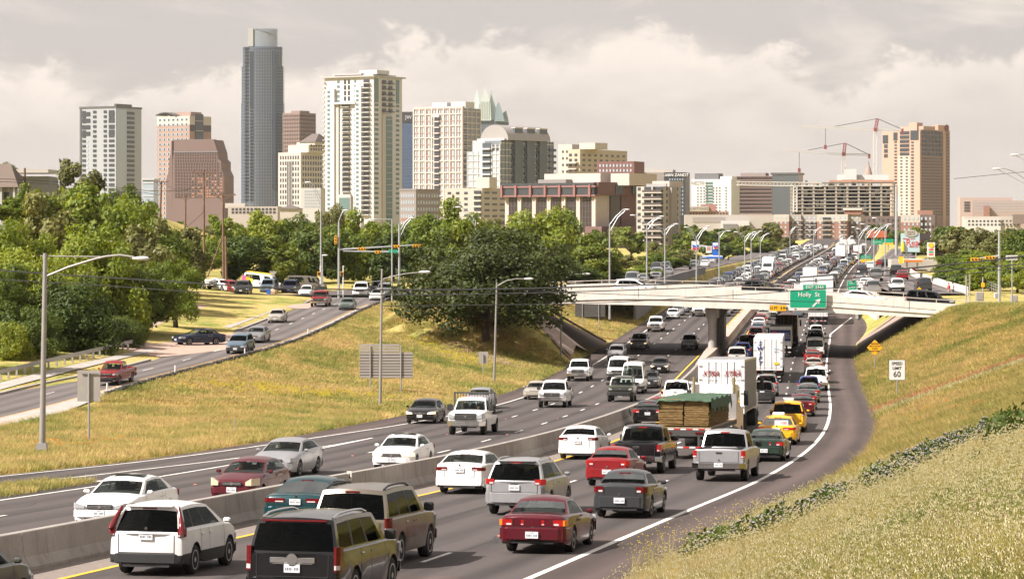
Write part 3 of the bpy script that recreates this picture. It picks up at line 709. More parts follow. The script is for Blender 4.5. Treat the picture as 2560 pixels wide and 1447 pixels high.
   # greenhouse
 wsb,rf,rr_,blb=s['wsb'],s['rf'],s['rr'],s['blb'];yb,yt=hw*s['yb'],hw*s['yt']
 ts=sorted({0.0,1.0,*[v for w_ in s['win']for v in w_]})
 vv=[0.0,0.07,0.45,0.86,1.0]
 def side(t,v):
  xb,xt=blb+(wsb-blb)*t,rr_+(rf-rr_)*t
  zt_=H-0.055-0.05*(2*t-0.9)**2
  x=xb+(xt-xb)*v;z=zt(xb)-0.03+(zt_-zt(xb)+0.03)*v
  return x,yb+(yt-yb)*(v**1.25)+0.0,z
 ss=[-1,-0.93,-0.5,0,0.5,0.93,1]
 wins=[]
 for sgn in(1,-1):
  for j in range(len(ts)-1):
   isw=any(a-1e-6<=ts[j]and ts[j+1]<=b+1e-6 for a,b in s['win'])
   for i in range(4):
    q=[side(ts[j],vv[i]),side(ts[j+1],vv[i]),side(ts[j+1],vv[i+1]),side(ts[j],vv[i+1])]
    q=[(x,y*sgn,z)for x,y,z in q]
    if isw and i in(1,2):
     if i==1:
      g=MB().use(s['gl']if ts[j]>0.5 else(s['rear']or s['gl']));g.add(q+[(x,y*sgn,z)for x,y,z in(side(ts[j+1],vv[3]),side(ts[j],vv[3]))],[(0,1,2,3),(3,2,4,5)]);wins.append(('side_window',g))
    else:
     body.cur=2 if(i in(1,2)and 0.02<ts[j]and ts[j+1]<0.98 and ts[j+1]-ts[j]<0.06)else 0
     body.add(q,[(0,1,2,3)])
 def endp(t,sv,v,bow):
  x,y,z=side(t,v);k=1-sv*sv
  return(x+bow*k,y*sv,z+s['crown']*1.2*k*v)
 for t_,bow,nm in((1.0,0.13,'windshield'),(0.0,-0.10,'rear_window')):
  g=MB().use(s['gl']if t_ else(s['rear']or s['gl']))
  for i in range(4):
   for j in range(6):
    q=[endp(t_,ss[j],vv[i],bow),endp(t_,ss[j+1],vv[i],bow),endp(t_,ss[j+1],vv[i+1],bow),endp(t_,ss[j],vv[i+1],bow)]
    if 0<j<5 and 0<i<3:g.add(q,[(0,1,2,3)])
    else:body.cur=0;body.add(q,[(0,1,2,3)])
  wins.append((nm,g))
 nt=7
 for a in range(nt-1):
  for j in range(6):
   q=[]
   for tt,sv in((a,ss[j]),(a,ss[j+1]),(a+1,ss[j+1]),(a+1,ss[j])):
    t_=tt/(nt-1);x,y,z=side(t_,1.0);k=1-sv*sv
    bow=0.13*max(0,(t_-0.5)*2)-0.10*max(0,(0.5-t_)*2)
    q.append((x+bow*k,y*sv,z+s['crown']*1.2*k+0.03*math.sin(math.pi*t_)*(k**0.5 if k>0 else 0)))
   body.cur=0;body.add(q,[(0,1,2,3)])
 me=bpy.data.meshes.new(name+'_body');me.from_pydata(body.v,[],body.f)
 for m_ in body.mats:me.materials.append(m_)
 me.polygons.foreach_set('material_index',body.mi)
 bm=bmesh.new();bm.from_mesh(me);bmesh.ops.remove_doubles(bm,verts=bm.verts,dist=0.002);bmesh.ops.recalc_face_normals(bm,faces=bm.faces);bm.to_mesh(me);bm.free()
 me.polygons.foreach_set('use_smooth',[True]*len(me.polygons));me.set_sharp_from_angle(angle=R(38));me.update()
 P.append(('body',me,'paint',None,None))
 for nm,g in wins:P.append((nm,g.mesh(nm,60),None,None,None))
 # wheels
 tm,rm=wheel_meshes(s['wr'],s['tw'],s['rim'])
 for xa in(0.0,wb):
  for sgn in(1,-1):
   P.append(('wheel',tm,None,(xa,sgn*(hw-s['tw']/2-0.02),s['wr'],0 if sgn>0 else math.pi),None));P.append(('rim',rm,None,None,len(P)-1))
 def wrap(end,ya,yb_,z0,z1,depth,proud,m_,nm,slot=None,chamf=0.0,both=True):
  """lamp or trim hugging a rounded end; ya..yb_ are fractions of the half width"""
  xe=x0 if end<0 else x1;we=wfun(xe)*0.955
  for sgn in((1,-1)if both else(1,)):
   g=MB().use(m_);xi=xe+end*proud;y_a,y_b=ya*hw,min(yb_*hw,we)
   pl=[(xi,y_a),(xi,y_b)]
   if yb_*hw>we:
    for d_ in(0.06,depth):pl.append((xe-end*d_,wfun(xe-end*d_)*1.0+0.012))
   else:pl.append((xe-end*0.05,y_b))
   pl.append((xe-end*(depth if yb_*hw>we else 0.05),max(0,y_a-0.0)))
   g.prism([(a,b*sgn)for a,b in pl],z0,z1,'XY')
   if chamf:
    for i_,v in enumerate(g.v):
     if v[2]>(z0+z1)/2 and abs(v[1])<(y_a+y_b)/2:g.v[i_]=(v[0],v[1],v[2]-chamf)
   P.append((nm,g.mesh(nm,30),slot,None,None))
 for(a,b,c,d_)in s['tails']:
  wrap(-1,a,b,c,d_,0.22,0.012,TR,'tail_lamp','tail')
  if b-a>0.2:wrap(-1,a+(b-a)*.06,a+(b-a)*.42,c+0.012,c+(d_-c)*.38,0.05,0.018,TRC,'reverse_lamp')
  else:wrap(-1,a+.01,min(b,0.93),c+(d_-c)*.08,c+(d_-c)*.26,0.05,0.018,TRC,'reverse_lamp')
 for(a,b,c,d_)in s['heads']:wrap(1,a,b,c,d_,0.46,0.010,HL,'head_lamp','head',chamf=(d_-c)*0.5)
 a,b,c,d_=s['grille'];wrap(1,0,b,c,d_,0.05,0.014,BLK,'grille')
 g=MB().use(CHR)
 for k in range(1,3):g.box((x1+0.016,0,c+(d_-c)*k/3),(0.012,b*hw*1.9,0.022))
 P.append(('grille_bar',g.mesh('grille_bar'),None,None,None))
 a,b,c,d_=s['intake'];wrap(1,0,b,c,d_,0.05,0.013,BLK,'intake')
 for end,xe in((-1,x0),(1,x1)):  # bumpers
  bspec=s['bump']or(0.34,0.56,None,0.02);z0,z1,bm_,pr=bspec
  g=MB();mm=PM if bm_ is None else bm_
  g.use(mm);pl_o=[];pl_i=[]
  for d_ in(0.42,0.2,0.06):pl_o.append((xe-end*d_,wfun(xe-end*d_)+pr*0.5))
  pl_o.append((xe+end*pr,wfun(xe)*0.80));pl_o.append((xe+end*(pr+0.02),0.0))
  pts=pl_o+[(x,-y)for x,y in pl_o[::-1][1:]]
  n_=len(pts);cx=xe-end*0.2
  for k in range(n_-1):
   (ax,ay),(bx_,by)=pts[k],pts[k+1]
   ia=(ax+(cx-ax)*0.12,ay*0.96);ib=(bx_+(cx-bx_)*0.12,by*0.96)
   g.add([(ax,ay,z0+.02),(bx_,by,z0+.02),(bx_,by,z1-.025),(ax,ay,z1-.025),(*ia,z1),(*ib,z1),(*ia,z0),(*ib,z0)],[(0,1,2,3),(3,2,5,4),(6,7,1,0)])
  P.append(('bumper',g.mesh('bumper',40),'paint' if bm_ is None else None,None,None))
  if end<0:P.append(('rear_valance',MB().use(BLK).box((x0+0.05,0,z0-0.03),(0.10,W*0.62,0.10)).mesh('rear_valance'),None,None,None))
  # plates
 bq=s['bump']or(0.34,0.56,None,0.02);xp=x0-(bq[3]+0.025 if bq[0]-0.05<s['plate_z']<bq[1]+0.05 else 0.0)
 P.append(('rear_plate',MB().use(PLT).box((xp-0.035,0,s['plate_z']),(0.02,0.33,0.165)).mesh('plate'),None,None,None));P.append(('plate_text',plate_chars(xp-0.046,s['plate_z']),None,None,None))
 if s['fplate']:
  P.append(('front_plate',MB().use(PLT).box((x1+0.045,0,s['fplate']),(0.02,0.33,0.165)).mesh('plate'),None,None,None));P.append(('plate_text',plate_chars(x1+0.056,s['fplate']),None,None,None))
 P.append(('badge',MB().use(CHR).lathe([(0.0,0),(0.036,0.0),(0.036,0.015),(0.02,0.02),(0.0,0.02)],12,'X',(x0-0.03,0,s['plate_z']+0.18)).mesh('badge'),None,None,None))
 P.append(('badge',MB().use(CHR).lathe([(0.0,0),(0.055,0.0),(0.055,0.02),(0.0,0.02)],12,'X',(x1+0.02,0,(s['grille'][2]+s['grille'][3])/2)).mesh('badge'),None,None,None))
 if s['hi_stop']:
  x,y,z=side(0,0.93);P.append(('stop_lamp',MB().use(TR).box((x-0.105,0,z+0.035),(0.05,0.34 if s['hi_stop']is True else s['hi_stop'],0.035)).mesh('stop_lamp'),'tail',None,None))
 if s['tails']:  # boot lid or tailgate gap and handle
  g=MB().use(BLK);zt2,zb2=s['tail']-0.07,(s['bump']or(0.34,0.56))[1]+0.01;yy=hw*(0.80 if s['bed']or H>1.6 else 0.62)
  for sgn in(1,-1):g.box((x0+0.004,sgn*yy*0.93,(zt2+zb2)/2),(0.03,0.012,zt2-zb2))
  g.box((x0+0.004,0,zb2),(0.03,yy*1.86,0.012));P.append(('lid_gap',g.mesh('lid_gap'),None,None,None))
  if s['bed']or H>1.6:P.append(('lid_handle',MB().use(BLK).bevbox((x0-0.012,0,s['tail']-0.13),(0.03,0.24,0.06),0.01).mesh('lid_handle'),None,None,None))
  # mirrors, handles, door seams
 mx,my,mz=side(0.93,0.10);big=s['mirror']or(0.10,0.18,0.115)
 for sgn in(1,-1):P.append(('mirror',MB().use(PM if big[2]<0.2 else BLK).bevbox((mx,sgn*(hw+big[1]/2-0.02),mz+big[2]*0.35),big,0.035).mesh('mirror',40),'paint' if big[2]<0.2 else None,None,None))
 def side_y(z,x):w=wfun(x);top=zt(x);u=(z-zb)/(top-zb);return w*(1.0 if u<0.35 else(1.0-0.01*(u-.35)/.35 if u<0.7 else 0.99-0.035*(u-.7)/.25))
 doors=[]
 for(a,b)in s['win'][-2:]:
  xa=blb+(wsb-blb)*a;doors.append(max(xa-0.03,Rr+0.02)if a<0.5 else xa-0.02)
 doors.append(min(blb+(wsb-blb)*s['win'][-1][1]+0.05,wb-Rr-0.04))
 for sgn in(1,-1):
  for xd in doors:
   g=MB().use(BLK);zs_=np.linspace(zb+0.12,zt(xd)-0.04,6)
   for z_a,z_b in zip(zs_[:-1],zs_[1:]):g.add([(xd-0.008,sgn*(side_y(z_a,xd)+.004),z_a),(xd+0.008,sgn*(side_y(z_a,xd)+.004),z_a),(xd+0.008,sgn*(side_y(z_b,xd)+.004),z_b),(xd-0.008,sgn*(side_y(z_b,xd)+.004),z_b)],[(0,1,2,3)])
   P.append(('door_seam',g.mesh('door_seam'),None,None,None))
  for xd in doors[:-1]:
   xx=xd+0.12;zz=zt(xx)-0.17
   P.append(('door_handle',MB().use(s['handle']).bevbox((xx,sgn*(side_y(zz,xx)+0.012),zz),(0.18,0.035,0.035),0.01).mesh('door_handle'),'paint' if s['handle']is PM else None,None,None))
 if s['rails']:
  for sgn in(1,-1):
   g=MB().use(s['rails']);pts=[]
   for k in range(7):t_=0.04+0.86*k/6;x,y,z=side(t_,1.0);pts.append((x,sgn*(y-0.05),z+(0.075 if 0<k<6 else 0.02)))
   g.tube(pts,0.026,6);P.append(('roof_rail',g.mesh('roof_rail',60),None,None,None))
 if s['spoiler']:
  x,y,z=side(0,1.0);P.append(('spoiler',MB().use(PM).bevbox((x-0.09,0,z+0.04),(0.22,W*0.62,0.05),0.02).mesh('spoiler',40),'paint',None,None))
 if s['chrome_strip']:
  P.append(('tail_trim',MB().use(CHR).box((x0-0.014,0,s['plate_z']+0.105),(0.02,W*0.42,0.04)).mesh('tail_trim'),None,None,None))
 if s['sunroof']:
  P.append(('sunroof',MB().use(GO).box(((rf+rr_)/2+0.3,0,H+0.012),(0.55,0.95,0.02)).mesh('sunroof'),None,None,None))
 if s['seats']:
  sm_=s['seatm']or INT;zc=zt((blb+wsb)/2)-0.02;hh=H-zc
  for xx,ys_ in((blb+(wsb-blb)*0.52,(-0.37,0.37)),(blb+(wsb-blb)*0.26,(-0.42,0.0,0.42))):
   for yy in ys_:
    P.append(('headrest',MB().use(sm_).bevbox((xx,yy,zc+hh*0.36),(0.10,0.25,hh*0.36),0.04).mesh('headrest',40),None,None,None))
   P.append(('seat_back',MB().use(sm_).bevbox((xx,0,zc+0.05),(0.13,W*0.66,0.24),0.05).mesh('seat_back',40),None,None,None))
 MODEL[name]=dict(parts=P,spec=s,x0=x0,x1=x1);return MODEL[name]
def joined(name,opaque=True):
 """one light mesh of a model for vehicles too far away to show their parts"""
 key=name+'_far'
 me=bpy.data.meshes.get(key)
 if me:return me
 md=MODEL[name];bm=bmesh.new();mats=[PAINT['white']]
 keep=('body','windshield','rear_window','side_window','wheel','tail_lamp','head_lamp','grille','bumper','trailer_box','cab','mirror','door_panel','frame','box')
 for nm,m_,slot,loc,par in md['parts']:
  if nm not in keep:continue
  b2=bmesh.new();b2.from_mesh(m_)
  if loc is not None:
   b2.transform(Matrix.Translation(Vector(loc[:3]))@Matrix.Rotation(loc[3]if len(loc)>3 else 0,4,'Z'))
  for f in b2.faces:
   sm_=m_.materials[f.material_index]
   if sm_ in(GL,GT):sm_=GO
   if slot=='paint' and f.material_index==0:sm_=PAINT['white']
   if sm_ not in mats:mats.append(sm_)
   f.material_index=mats.index(sm_)
  tmp=bpy.data.meshes.new('tmp');b2.to_mesh(tmp);b2.free();bm.from_mesh(tmp);bpy.data.meshes.remove(tmp)
 me=bpy.data.meshes.new(key);bm.to_mesh(me);bm.free()
 for m_ in mats:me.materials.append(m_)
 return me
def set_slot(o,m_):
 if o.material_slots:o.material_slots[0].link='OBJECT';o.material_slots[0].material=m_
def place(model,colour,pos,head,label,cat='car',name=None,group=None,brake=False,lit=False,slim=False,pitch=None,hmat=None):
 md=MODEL[model];rz=math.atan2(head[1],head[0])
 th=pitch if pitch is not None else 0.0
 root=thing(name or(cat.replace(' ','_')),label,cat,pos,rz,group);root.rotation_euler=(0,-th,rz)
 objs=[]
 for nm,m_,slot,loc,par in md['parts']:
  if slim and nm in('door_seam','headrest','seat_back','plate_text','grille_bar','badge','door_handle','rear_valance'):objs.append(None);continue
  o=link(nm,m_,objs[par]if par is not None else root)
  if loc is not None:
   o.location=loc[:3]
   if len(loc)>3:o.rotation_euler=(0,0,loc[3])
  if slot=='paint':set_slot(o,PAINT[colour])
  elif slot=='tail' and brake:set_slot(o,TB)
  elif slot=='head' and(lit or hmat):set_slot(o,HLIT if lit else hmat)
  objs.append(o)
 return root
 # ---- the models (lengths in metres, rear axle at x = 0)
build_model('sedan',spoiler=False,sunroof=True)
build_model('sedan_b',ro=1.08,wb=2.85,fo=0.9,W=1.85,H=1.47,hood=0.97,deck=1.08,tail=1.06,nose=0.74,blb=-0.75,rr=0.05,wsb=2.55,rf=1.6,tails=((0.48,1.0,0.84,0.96),),plate_z=0.86,bump=(0.30,0.60,None,0.02),seatm=SEAT,win=((0.10,0.42),(0.45,0.90)))
build_model('sedan_fastback',ro=1.05,wb=2.85,fo=0.95,W=1.85,H=1.47,hood=0.95,deck=1.09,tail=1.08,nose=0.74,blb=-0.85,rr=-0.05,wsb=2.6,rf=1.6,rear=GT,tails=((0.50,0.98,0.88,1.0),),plate_z=0.80,bump=(0.28,0.52,None,0.02),win=((0.12,0.42),(0.45,0.90)))
build_model('sedan_old',ro=1.12,wb=2.62,fo=0.98,W=1.77,H=1.40,hood=0.90,deck=0.99,tail=0.97,nose=0.72,wsb=2.02,rf=1.30,rr=0.20,blb=-0.42,re_taper=0.93,tails=((0.60,1.0,0.73,0.88),(0.26,0.34,0.74,0.87)),plate_z=0.50,bump=(0.36,0.68,None,0.05),yt=0.68,rim='alloy7',handle=BLK,hi_stop=False,fr_taper=0.88)
build_model('sedan_big',ro=1.30,wb=2.90,fo=1.05,W=1.97,H=1.44,hood=0.93,deck=1.0,tail=0.97,nose=0.74,wsb=2.35,rf=1.55,rr=0.15,blb=-0.62,re_taper=0.90,gl=GT,tails=((0.32,1.0,0.78,0.90),),plate_z=0.80,bump=(0.36,0.66,None,0.06),yt=0.66,rim='steel')
build_model('sedan_mid',ro=1.0,wb=2.60,fo=0.93,W=1.70,H=1.43,hood=0.93,deck=1.04,tail=1.02,nose=0.72,wsb=2.15,rf=1.35,rr=0.15,blb=-0.45,tails=((0.60,1.0,0.80,0.98),),plate_z=0.56,bump=(0.34,0.68,None,0.03),yt=0.68,rear=GT,rim='alloy7')
build_model('hatch_sedan',ro=0.90,wb=2.50,fo=0.85,W=1.69,H=1.47,hood=0.97,deck=1.06,tail=1.02,nose=0.74,wsb=2.2,rf=1.35,rr=0.0,blb=-0.5,heads=((0.56,1.0,0.62,0.86),),grille=(0,0.38,0.62,0.74),yt=0.68,rim='steel',wr=0.30)
build_model('suv_compact',ro=0.93,wb=2.62,fo=0.90,W=1.82,H=1.66,zb=0.24,hood=1.08,deck=1.10,tail=1.04,nose=0.90,wsb=2.45,rf=1.45,rr=-0.55,blb=-0.90,wr=0.345,rear=GT,gl=GT,clad=True,bump=(0.30,0.54,BLK,0.03),tails=((0.84,1.0,0.92,1.12),),plate_z=0.93,re_taper=0.95,yt=0.72,yb=0.89,win=((0.10,0.27),(0.30,0.56),(0.585,0.91)),chrome_strip=True,handle=PAINT['white'],spoiler=True)
build_model('suv_mid',ro=1.05,wb=2.90,fo=0.95,W=1.96,H=1.74,zb=0.26,hood=1.12,deck=1.14,tail=1.10,nose=0.92,wsb=2.6,rf=1.65,rr=-0.60,blb=-1.0,wr=0.36,rear=GT,tails=((0.66,1.0,0.98,1.14),),plate_z=0.88,bump=(0.40,0.72,None,0.03),re_taper=0.90,yt=0.72,yb=0.89,win=((0.08,0.28),(0.31,0.58),(0.61,0.92)),rails=CHR,spoiler=True)
build_model('suv_large',ro=1.25,wb=3.10,fo=1.0,W=2.02,H=1.92,zb=0.32,hood=1.22,deck=1.24,tail=1.20,nose=1.10,wsb=2.75,rf=2.0,rr=-1.02,blb=-1.20,wr=0.39,tw=0.26,rear=GT,gl=GT,tails=((0.86,1.0,0.80,1.30),),plate_z=0.86,bump=(0.42,0.68,None,0.04),re_taper=0.95,fr_taper=0.9,yt=0.78,yb=0.91,win=((0.05,0.30),(0.34,0.60),(0.635,0.92)),rails=CHR,heads=((0.62,1.0,0.86,1.06),),grille=(0,0.52,0.74,1.04),hi_stop=1.35,fplate=0.6,mirror=(0.16,0.24,0.22),chrome_strip=True)
build_model('suv_tan',ro=1.2,wb=3.02,fo=0.98,W=2.0,H=1.94,zb=0.32,hood=1.20,deck=1.22,tail=1.18,nose=1.08,wsb=2.65,rf=1.95,rr=-0.85,blb=-1.15,wr=0.39,tw=0.26,rear=GT,gl=GT,tails=((0.86,1.0,0.90,1.22),),plate_z=0.9,bump=(0.42,0.70,None,0.05),re_taper=0.95,fr_taper=0.9,yt=0.76,yb=0.91,win=((0.05,0.31),(0.35,0.60),(0.635,0.92)),rails=BLK,heads=((0.62,1.0,0.86,1.04),),grille=(0,0.5,0.76,1.02),fplate=0.6,mirror=(0.16,0.24,0.22))
build_model('hummer',ro=0.95,wb=2.85,fo=0.80,W=2.0,H=1.92,zb=0.42,hood=1.22,deck=1.26,tail=1.24,nose=1.18,wsb=2.0,rf=1.70,rr=-0.75,blb=-0.92,wr=0.41,tw=0.27,bump=(0.50,0.78,BLK,0.10),re_taper=0.96,fr_taper=0.95,yt=0.78,yb=0.90,win=((0.05,0.30),(0.34,0.62),(0.65,0.93)),rails=BLK,heads=((0.62,0.86,0.92,1.08),),grille=(0,0.58,0.88,1.12),intake=(0,0.5,0.5,0.6),clad=True,mirror=(0.14,0.22,0.22))
build_model('pickup',ro=1.25,wb=3.70,fo=0.95,W=2.03,H=1.93,zb=0.42,hood=1.22,deck=1.26,tail=1.24,nose=1.12,wsb=3.05,rf=2.45,rr=0.95,blb=0.72,wr=0.40,tw=0.26,bump=(0.50,0.74,CHR,0.09),re_taper=0.97,fr_taper=0.92,yt=0.76,yb=0.89,win=((0.09,0.42),(0.46,0.91)),heads=((0.62,1.0,0.86,1.08),),grille=(0,0.56,0.80,1.08),intake=(0,0.5,0.46,0.5),tails=((0.84,1.0,0.92,1.20),),rear=GT,bed=0.66,plate_z=0.66,fplate=0.62,mirror=(0.14,0.24,0.24),hi_stop=0.35)
build_model('pickup_small',ro=1.1,wb=3.15,fo=0.85,W=1.78,H=1.68,zb=0.34,hood=1.06,deck=1.06,tail=1.05,nose=0.96,wsb=2.45,rf=1.85,rr=0.95,blb=0.78,wr=0.35,bump=(0.44,0.64,BLK,0.07),re_taper=0.97,fr_taper=0.92,yt=0.74,win=((0.10,0.38),(0.42,0.91)),heads=((0.66,0.97,0.78,0.92),),grille=(0,0.6,0.78,0.92),tails=((0.86,1.0,0.8,1.02),),bed=0.72,fplate=0.56)
build_model('van',ro=1.15,wb=3.45,fo=0.80,W=2.02,H=2.10,zb=0.34,hood=1.18,deck=1.20,tail=1.16,nose=1.02,wsb=3.55,rf=2.85,rr=-0.95,blb=-1.12,wr=0.37,tw=0.24,bump=(0.44,0.68,BLK,0.06),re_taper=0.97,fr_taper=0.9,yt=0.80,yb=0.92,win=((0.05,0.22),(0.25,0.55),(0.70,0.92)),heads=((0.60,1.0,0.80,0.98),),grille=(0,0.55,0.78,0.98),tails=((0.88,1.0,0.8,1.2),),fplate=0.56,mirror=(0.14,0.24,0.26),rim='steel')
build_model('van_tall',ro=1.15,wb=3.45,fo=0.80,W=2.02,H=2.55,zb=0.34,hood=1.18,deck=1.20,tail=1.16,nose=1.02,wsb=3.55,rf=2.65,rr=-0.95,blb=-1.12,wr=0.37,tw=0.24,bump=(0.44,0.68,BLK,0.06),re_taper=0.97,fr_taper=0.9,yt=0.74,yb=0.92,win=((0.05,0.22),(0.25,0.55),(0.70,0.92)),heads=((0.60,1.0,0.80,0.98),),grille=(0,0.55,0.78,0.98),tails=((0.88,1.0,0.8,1.2),),fplate=0.56,mirror=(0.14,0.24,0.26),rim='steel')
build_model('minivan',ro=1.0,wb=3.0,fo=0.98,W=1.97,H=1.74,zb=0.24,hood=1.05,deck=1.10,tail=1.06,nose=0.86,wsb=2.85,rf=1.75,rr=-0.75,blb=-0.95,rear=GT,gl=GT,tails=((0.80,1.0,0.95,1.2),),plate_z=0.85,yt=0.74,yb=0.9,re_taper=0.94,win=((0.06,0.28),(0.31,0.58),(0.61,0.93)))
# ---- trucks (rear face at x = 0)
ROT_REAR=Matrix(((0,0,-1),(-1,0,0),(0,1,0))).to_euler()
ROT_FRONT=Matrix(((0,0,1),(1,0,0),(0,1,0))).to_euler()
TWH=mat('trailer_white',(0.66,0.66,0.66),0.45,var=0.12,vscale=0.8);TSI=mat('trailer_silver',(0.42,0.42,0.42),0.3,0.6,var=0.15,vscale=1.2);TGR=mat('truck_frame',(0.05,0.048,0.045),0.7)
GAL=mat('galvanised',(0.42,0.42,0.42),0.45,0.7,var=0.12,vscale=3);TBR=mat('box_truck_brown',(0.10,0.055,0.04),0.5,var=0.2,vscale=2)
RWB=mat('marker_red',(0.5,0.02,0.02),0.4);YPL=mat('plate_yellow',(0.7,0.45,0.02),0.5)
def trailer_model(name,L=13.5,Wd=2.55,H=4.05,zf_=1.15,body=TWH,door=TWH,side=TSI,ribs=True,roof_round=False,wheels=True):
 P=[];hw=Wd/2
 b=MB().use(side)
 if roof_round:
  prof=[(-hw,zf_),(hw,zf_),(hw,H-0.35)]+[(hw*math.cos(a),H-0.35+0.35*math.sin(a))for a in np.linspace(0.3,math.pi-0.3,7)]+[(-hw,H-0.35)]
  b.prism(prof,0.02,L,'YZ')
 else:b.box((L/2+0.02,0,(zf_+H)/2),(L,Wd,H-zf_))
 P.append(('trailer_box',b.mesh('trailer_box'),None,None,None))
 if ribs:
  rb=MB().use(side).box((0,0,(zf_+H)/2),(0.05,0.03,H-zf_-0.2)).mesh('side_rib')
  for k in range(1,int(L/0.62)):
   for sgn in(1,-1):P.append(('side_rib',rb,None,(k*0.62,sgn*(hw+0.015),0),None))
 fr_=MB().use(body)
 for sgn in(1,-1):fr_.box((-0.01,sgn*(hw-0.05),(zf_+H)/2),(0.08,0.12,H-zf_+0.04))
 fr_.box((-0.012,0,H-0.08),(0.08,Wd-0.2,0.18));fr_.box((-0.012,0,zf_+0.07),(0.08,Wd-0.2,0.16));P.append(('frame',fr_.mesh('rear_frame'),None,None,None))
 for sgn in(1,-1):
  P.append(('door_panel',MB().use(door).box((-0.02,sgn*(hw-0.1)/2,(zf_+H)/2),(0.06,hw-0.125,H-zf_-0.36)).mesh('door_panel'),None,None,None))
  for k in(0.22,0.62):
   rod=MB().use(GAL).tube([(-0.065,sgn*(hw*0.08+(hw-0.3)*k),zf_+0.06),(-0.065,sgn*(hw*0.08+(hw-0.3)*k),H-0.12)],0.022,6);P.append(('lock_rod',rod.mesh('lock_rod'),None,None,None))
  for k in range(4):P.append(('hinge',MB().use(GAL).box((-0.06,sgn*(hw-0.12),zf_+0.35+k*(H-zf_-0.7)/3),(0.05,0.16,0.07)).mesh('hinge'),None,None,None))
  P.append(('tail_lamp',MB().use(TR).box((-0.03,sgn*(hw-0.35),zf_-0.06),(0.08,0.34,0.11)).mesh('tail_lamp'),'tail',None,None))
  P.append(('mudflap',MB().use(BLK).box((0.35,sgn*(hw-0.4),0.55),(0.03,0.62,0.75)).mesh('mudflap'),None,None,None))
 P.append(('underride_bar',MB().use(TGR).box((-0.02,0,0.56),(0.1,2.2,0.11)).box((-0.0,0.5,0.85),(0.08,0.1,0.55)).box((0.0,-0.5,0.85),(0.08,0.1,0.55)).mesh('underride_bar'),None,None,None))
 st=MB()
 for k in range(8):st.use(RWB if k%2 else TWH).box((-0.076,-0.98+k*0.28,0.56),(0.012,0.27,0.075))
 P.append(('reflective_strip',st.mesh('reflective_strip'),None,None,None))
 tm,rm=wheel_meshes(0.50,0.52,'steel')
 P.append(('frame',MB().use(TGR).box((L/2,0,zf_-0.14),(L-0.4,1.0,0.25)).mesh('chassis'),None,None,None))
 for xa in((1.3,2.6)if wheels else(2.2,)):
  for sgn in(1,-1):P.append(('wheel',tm,None,(xa,sgn*(hw-0.3),0.5,0 if sgn>0 else math.pi),None));P.append(('rim',rm,None,None,len(P)-1))
 return P
def cab_parts(P,x,colour_slot='paint',H=3.6):
 """conventional tractor unit whose cab back stands at x"""
 c=MB().use(PAINT['white'])
 c.prism([(x,0.7),(x+4.1,0.7),(x+4.15,1.75),(x+2.2,2.0),(x+1.9,2.95),(x+0.9,H),(x,H)],-1.12,1.12,'XZ');P.append(('cab',c.mesh('cab',30),colour_slot,None,None))
 P.append(('windshield',MB().use(GO).add([(x+2.19,-0.95,2.06),(x+2.19,0.95,2.06),(x+1.95,0.9,2.85),(x+1.95,-0.9,2.85)],[(0,1,2,3)]).mesh('windshield'),None,None,None))
 P.append(('grille',MB().use(CHR).box((x+4.16,0,1.25),(0.06,1.1,0.85)).mesh('grille'),None,None,None));P.append(('bumper',MB().use(CHR).box((x+4.2,0,0.55),(0.2,2.3,0.35)).mesh('bumper'),None,None,None))
 for sgn in(1,-1):
  P.append(('side_window',MB().use(GO).box((x+1.3,sgn*1.13,2.45),(0.9,0.02,0.65)).mesh('side_window'),None,None,None));P.append(('mirror',MB().use(BLK).box((x+1.9,sgn*1.45,2.4),(0.12,0.22,0.75)).mesh('mirror'),None,None,None))
  P.append(('head_lamp',MB().use(HL).box((x+4.1,sgn*0.88,1.2),(0.16,0.35,0.25)).mesh('head_lamp'),'head',None,None));P.append(('exhaust_stack',MB().use(CHR).tube([(x-0.12,sgn*1.0,0.9),(x-0.12,sgn*1.0,H+0.35)],0.08,8).mesh('exhaust_stack'),None,None,None))
 P.append(('frame',MB().use(TGR).box((x-0.6,0,0.85),(5.0,0.9,0.3)).mesh('tractor_frame'),None,None,None))
 tm,rm=wheel_meshes(0.50,0.32,'steel');t2,r2=wheel_meshes(0.50,0.52,'steel')
 for xa,a,b_ in((x-1.6,t2,r2),(x-0.3,t2,r2),(x+3.1,tm,rm)):
  for sgn in(1,-1):P.append(('wheel',a,None,(xa,sgn*0.98,0.5,0 if sgn>0 else math.pi),None));P.append(('rim',b_,None,None,len(P)-1))
P=trailer_model('trailer',13.5,2.55,4.1);cab_parts(P,14.6);MODEL['semi']=dict(parts=P,spec=dict(wb=14.0),x0=0,x1=18.8)
P=trailer_model('trailer_b',15.5,2.55,4.0,side=TWH);cab_parts(P,16.6);MODEL['semi_white']=dict(parts=P,spec=dict(wb=16),x0=0,x1=21)
P=trailer_model('box',7.0,2.42,3.7,1.05,body=TBR,door=TBR,side=TBR,ribs=False,roof_round=True,wheels=False);cab_parts(P,7.3,H=2.9);MODEL['box_truck']=dict(parts=P,spec=dict(wb=7),x0=0,x1=11.5)
P=trailer_model('box2',5.5,2.3,3.3,1.0,ribs=False,side=TWH,wheels=False);cab_parts(P,5.8,H=2.8);MODEL['box_white']=dict(parts=P,spec=dict(wb=6),x0=0,x1=10)
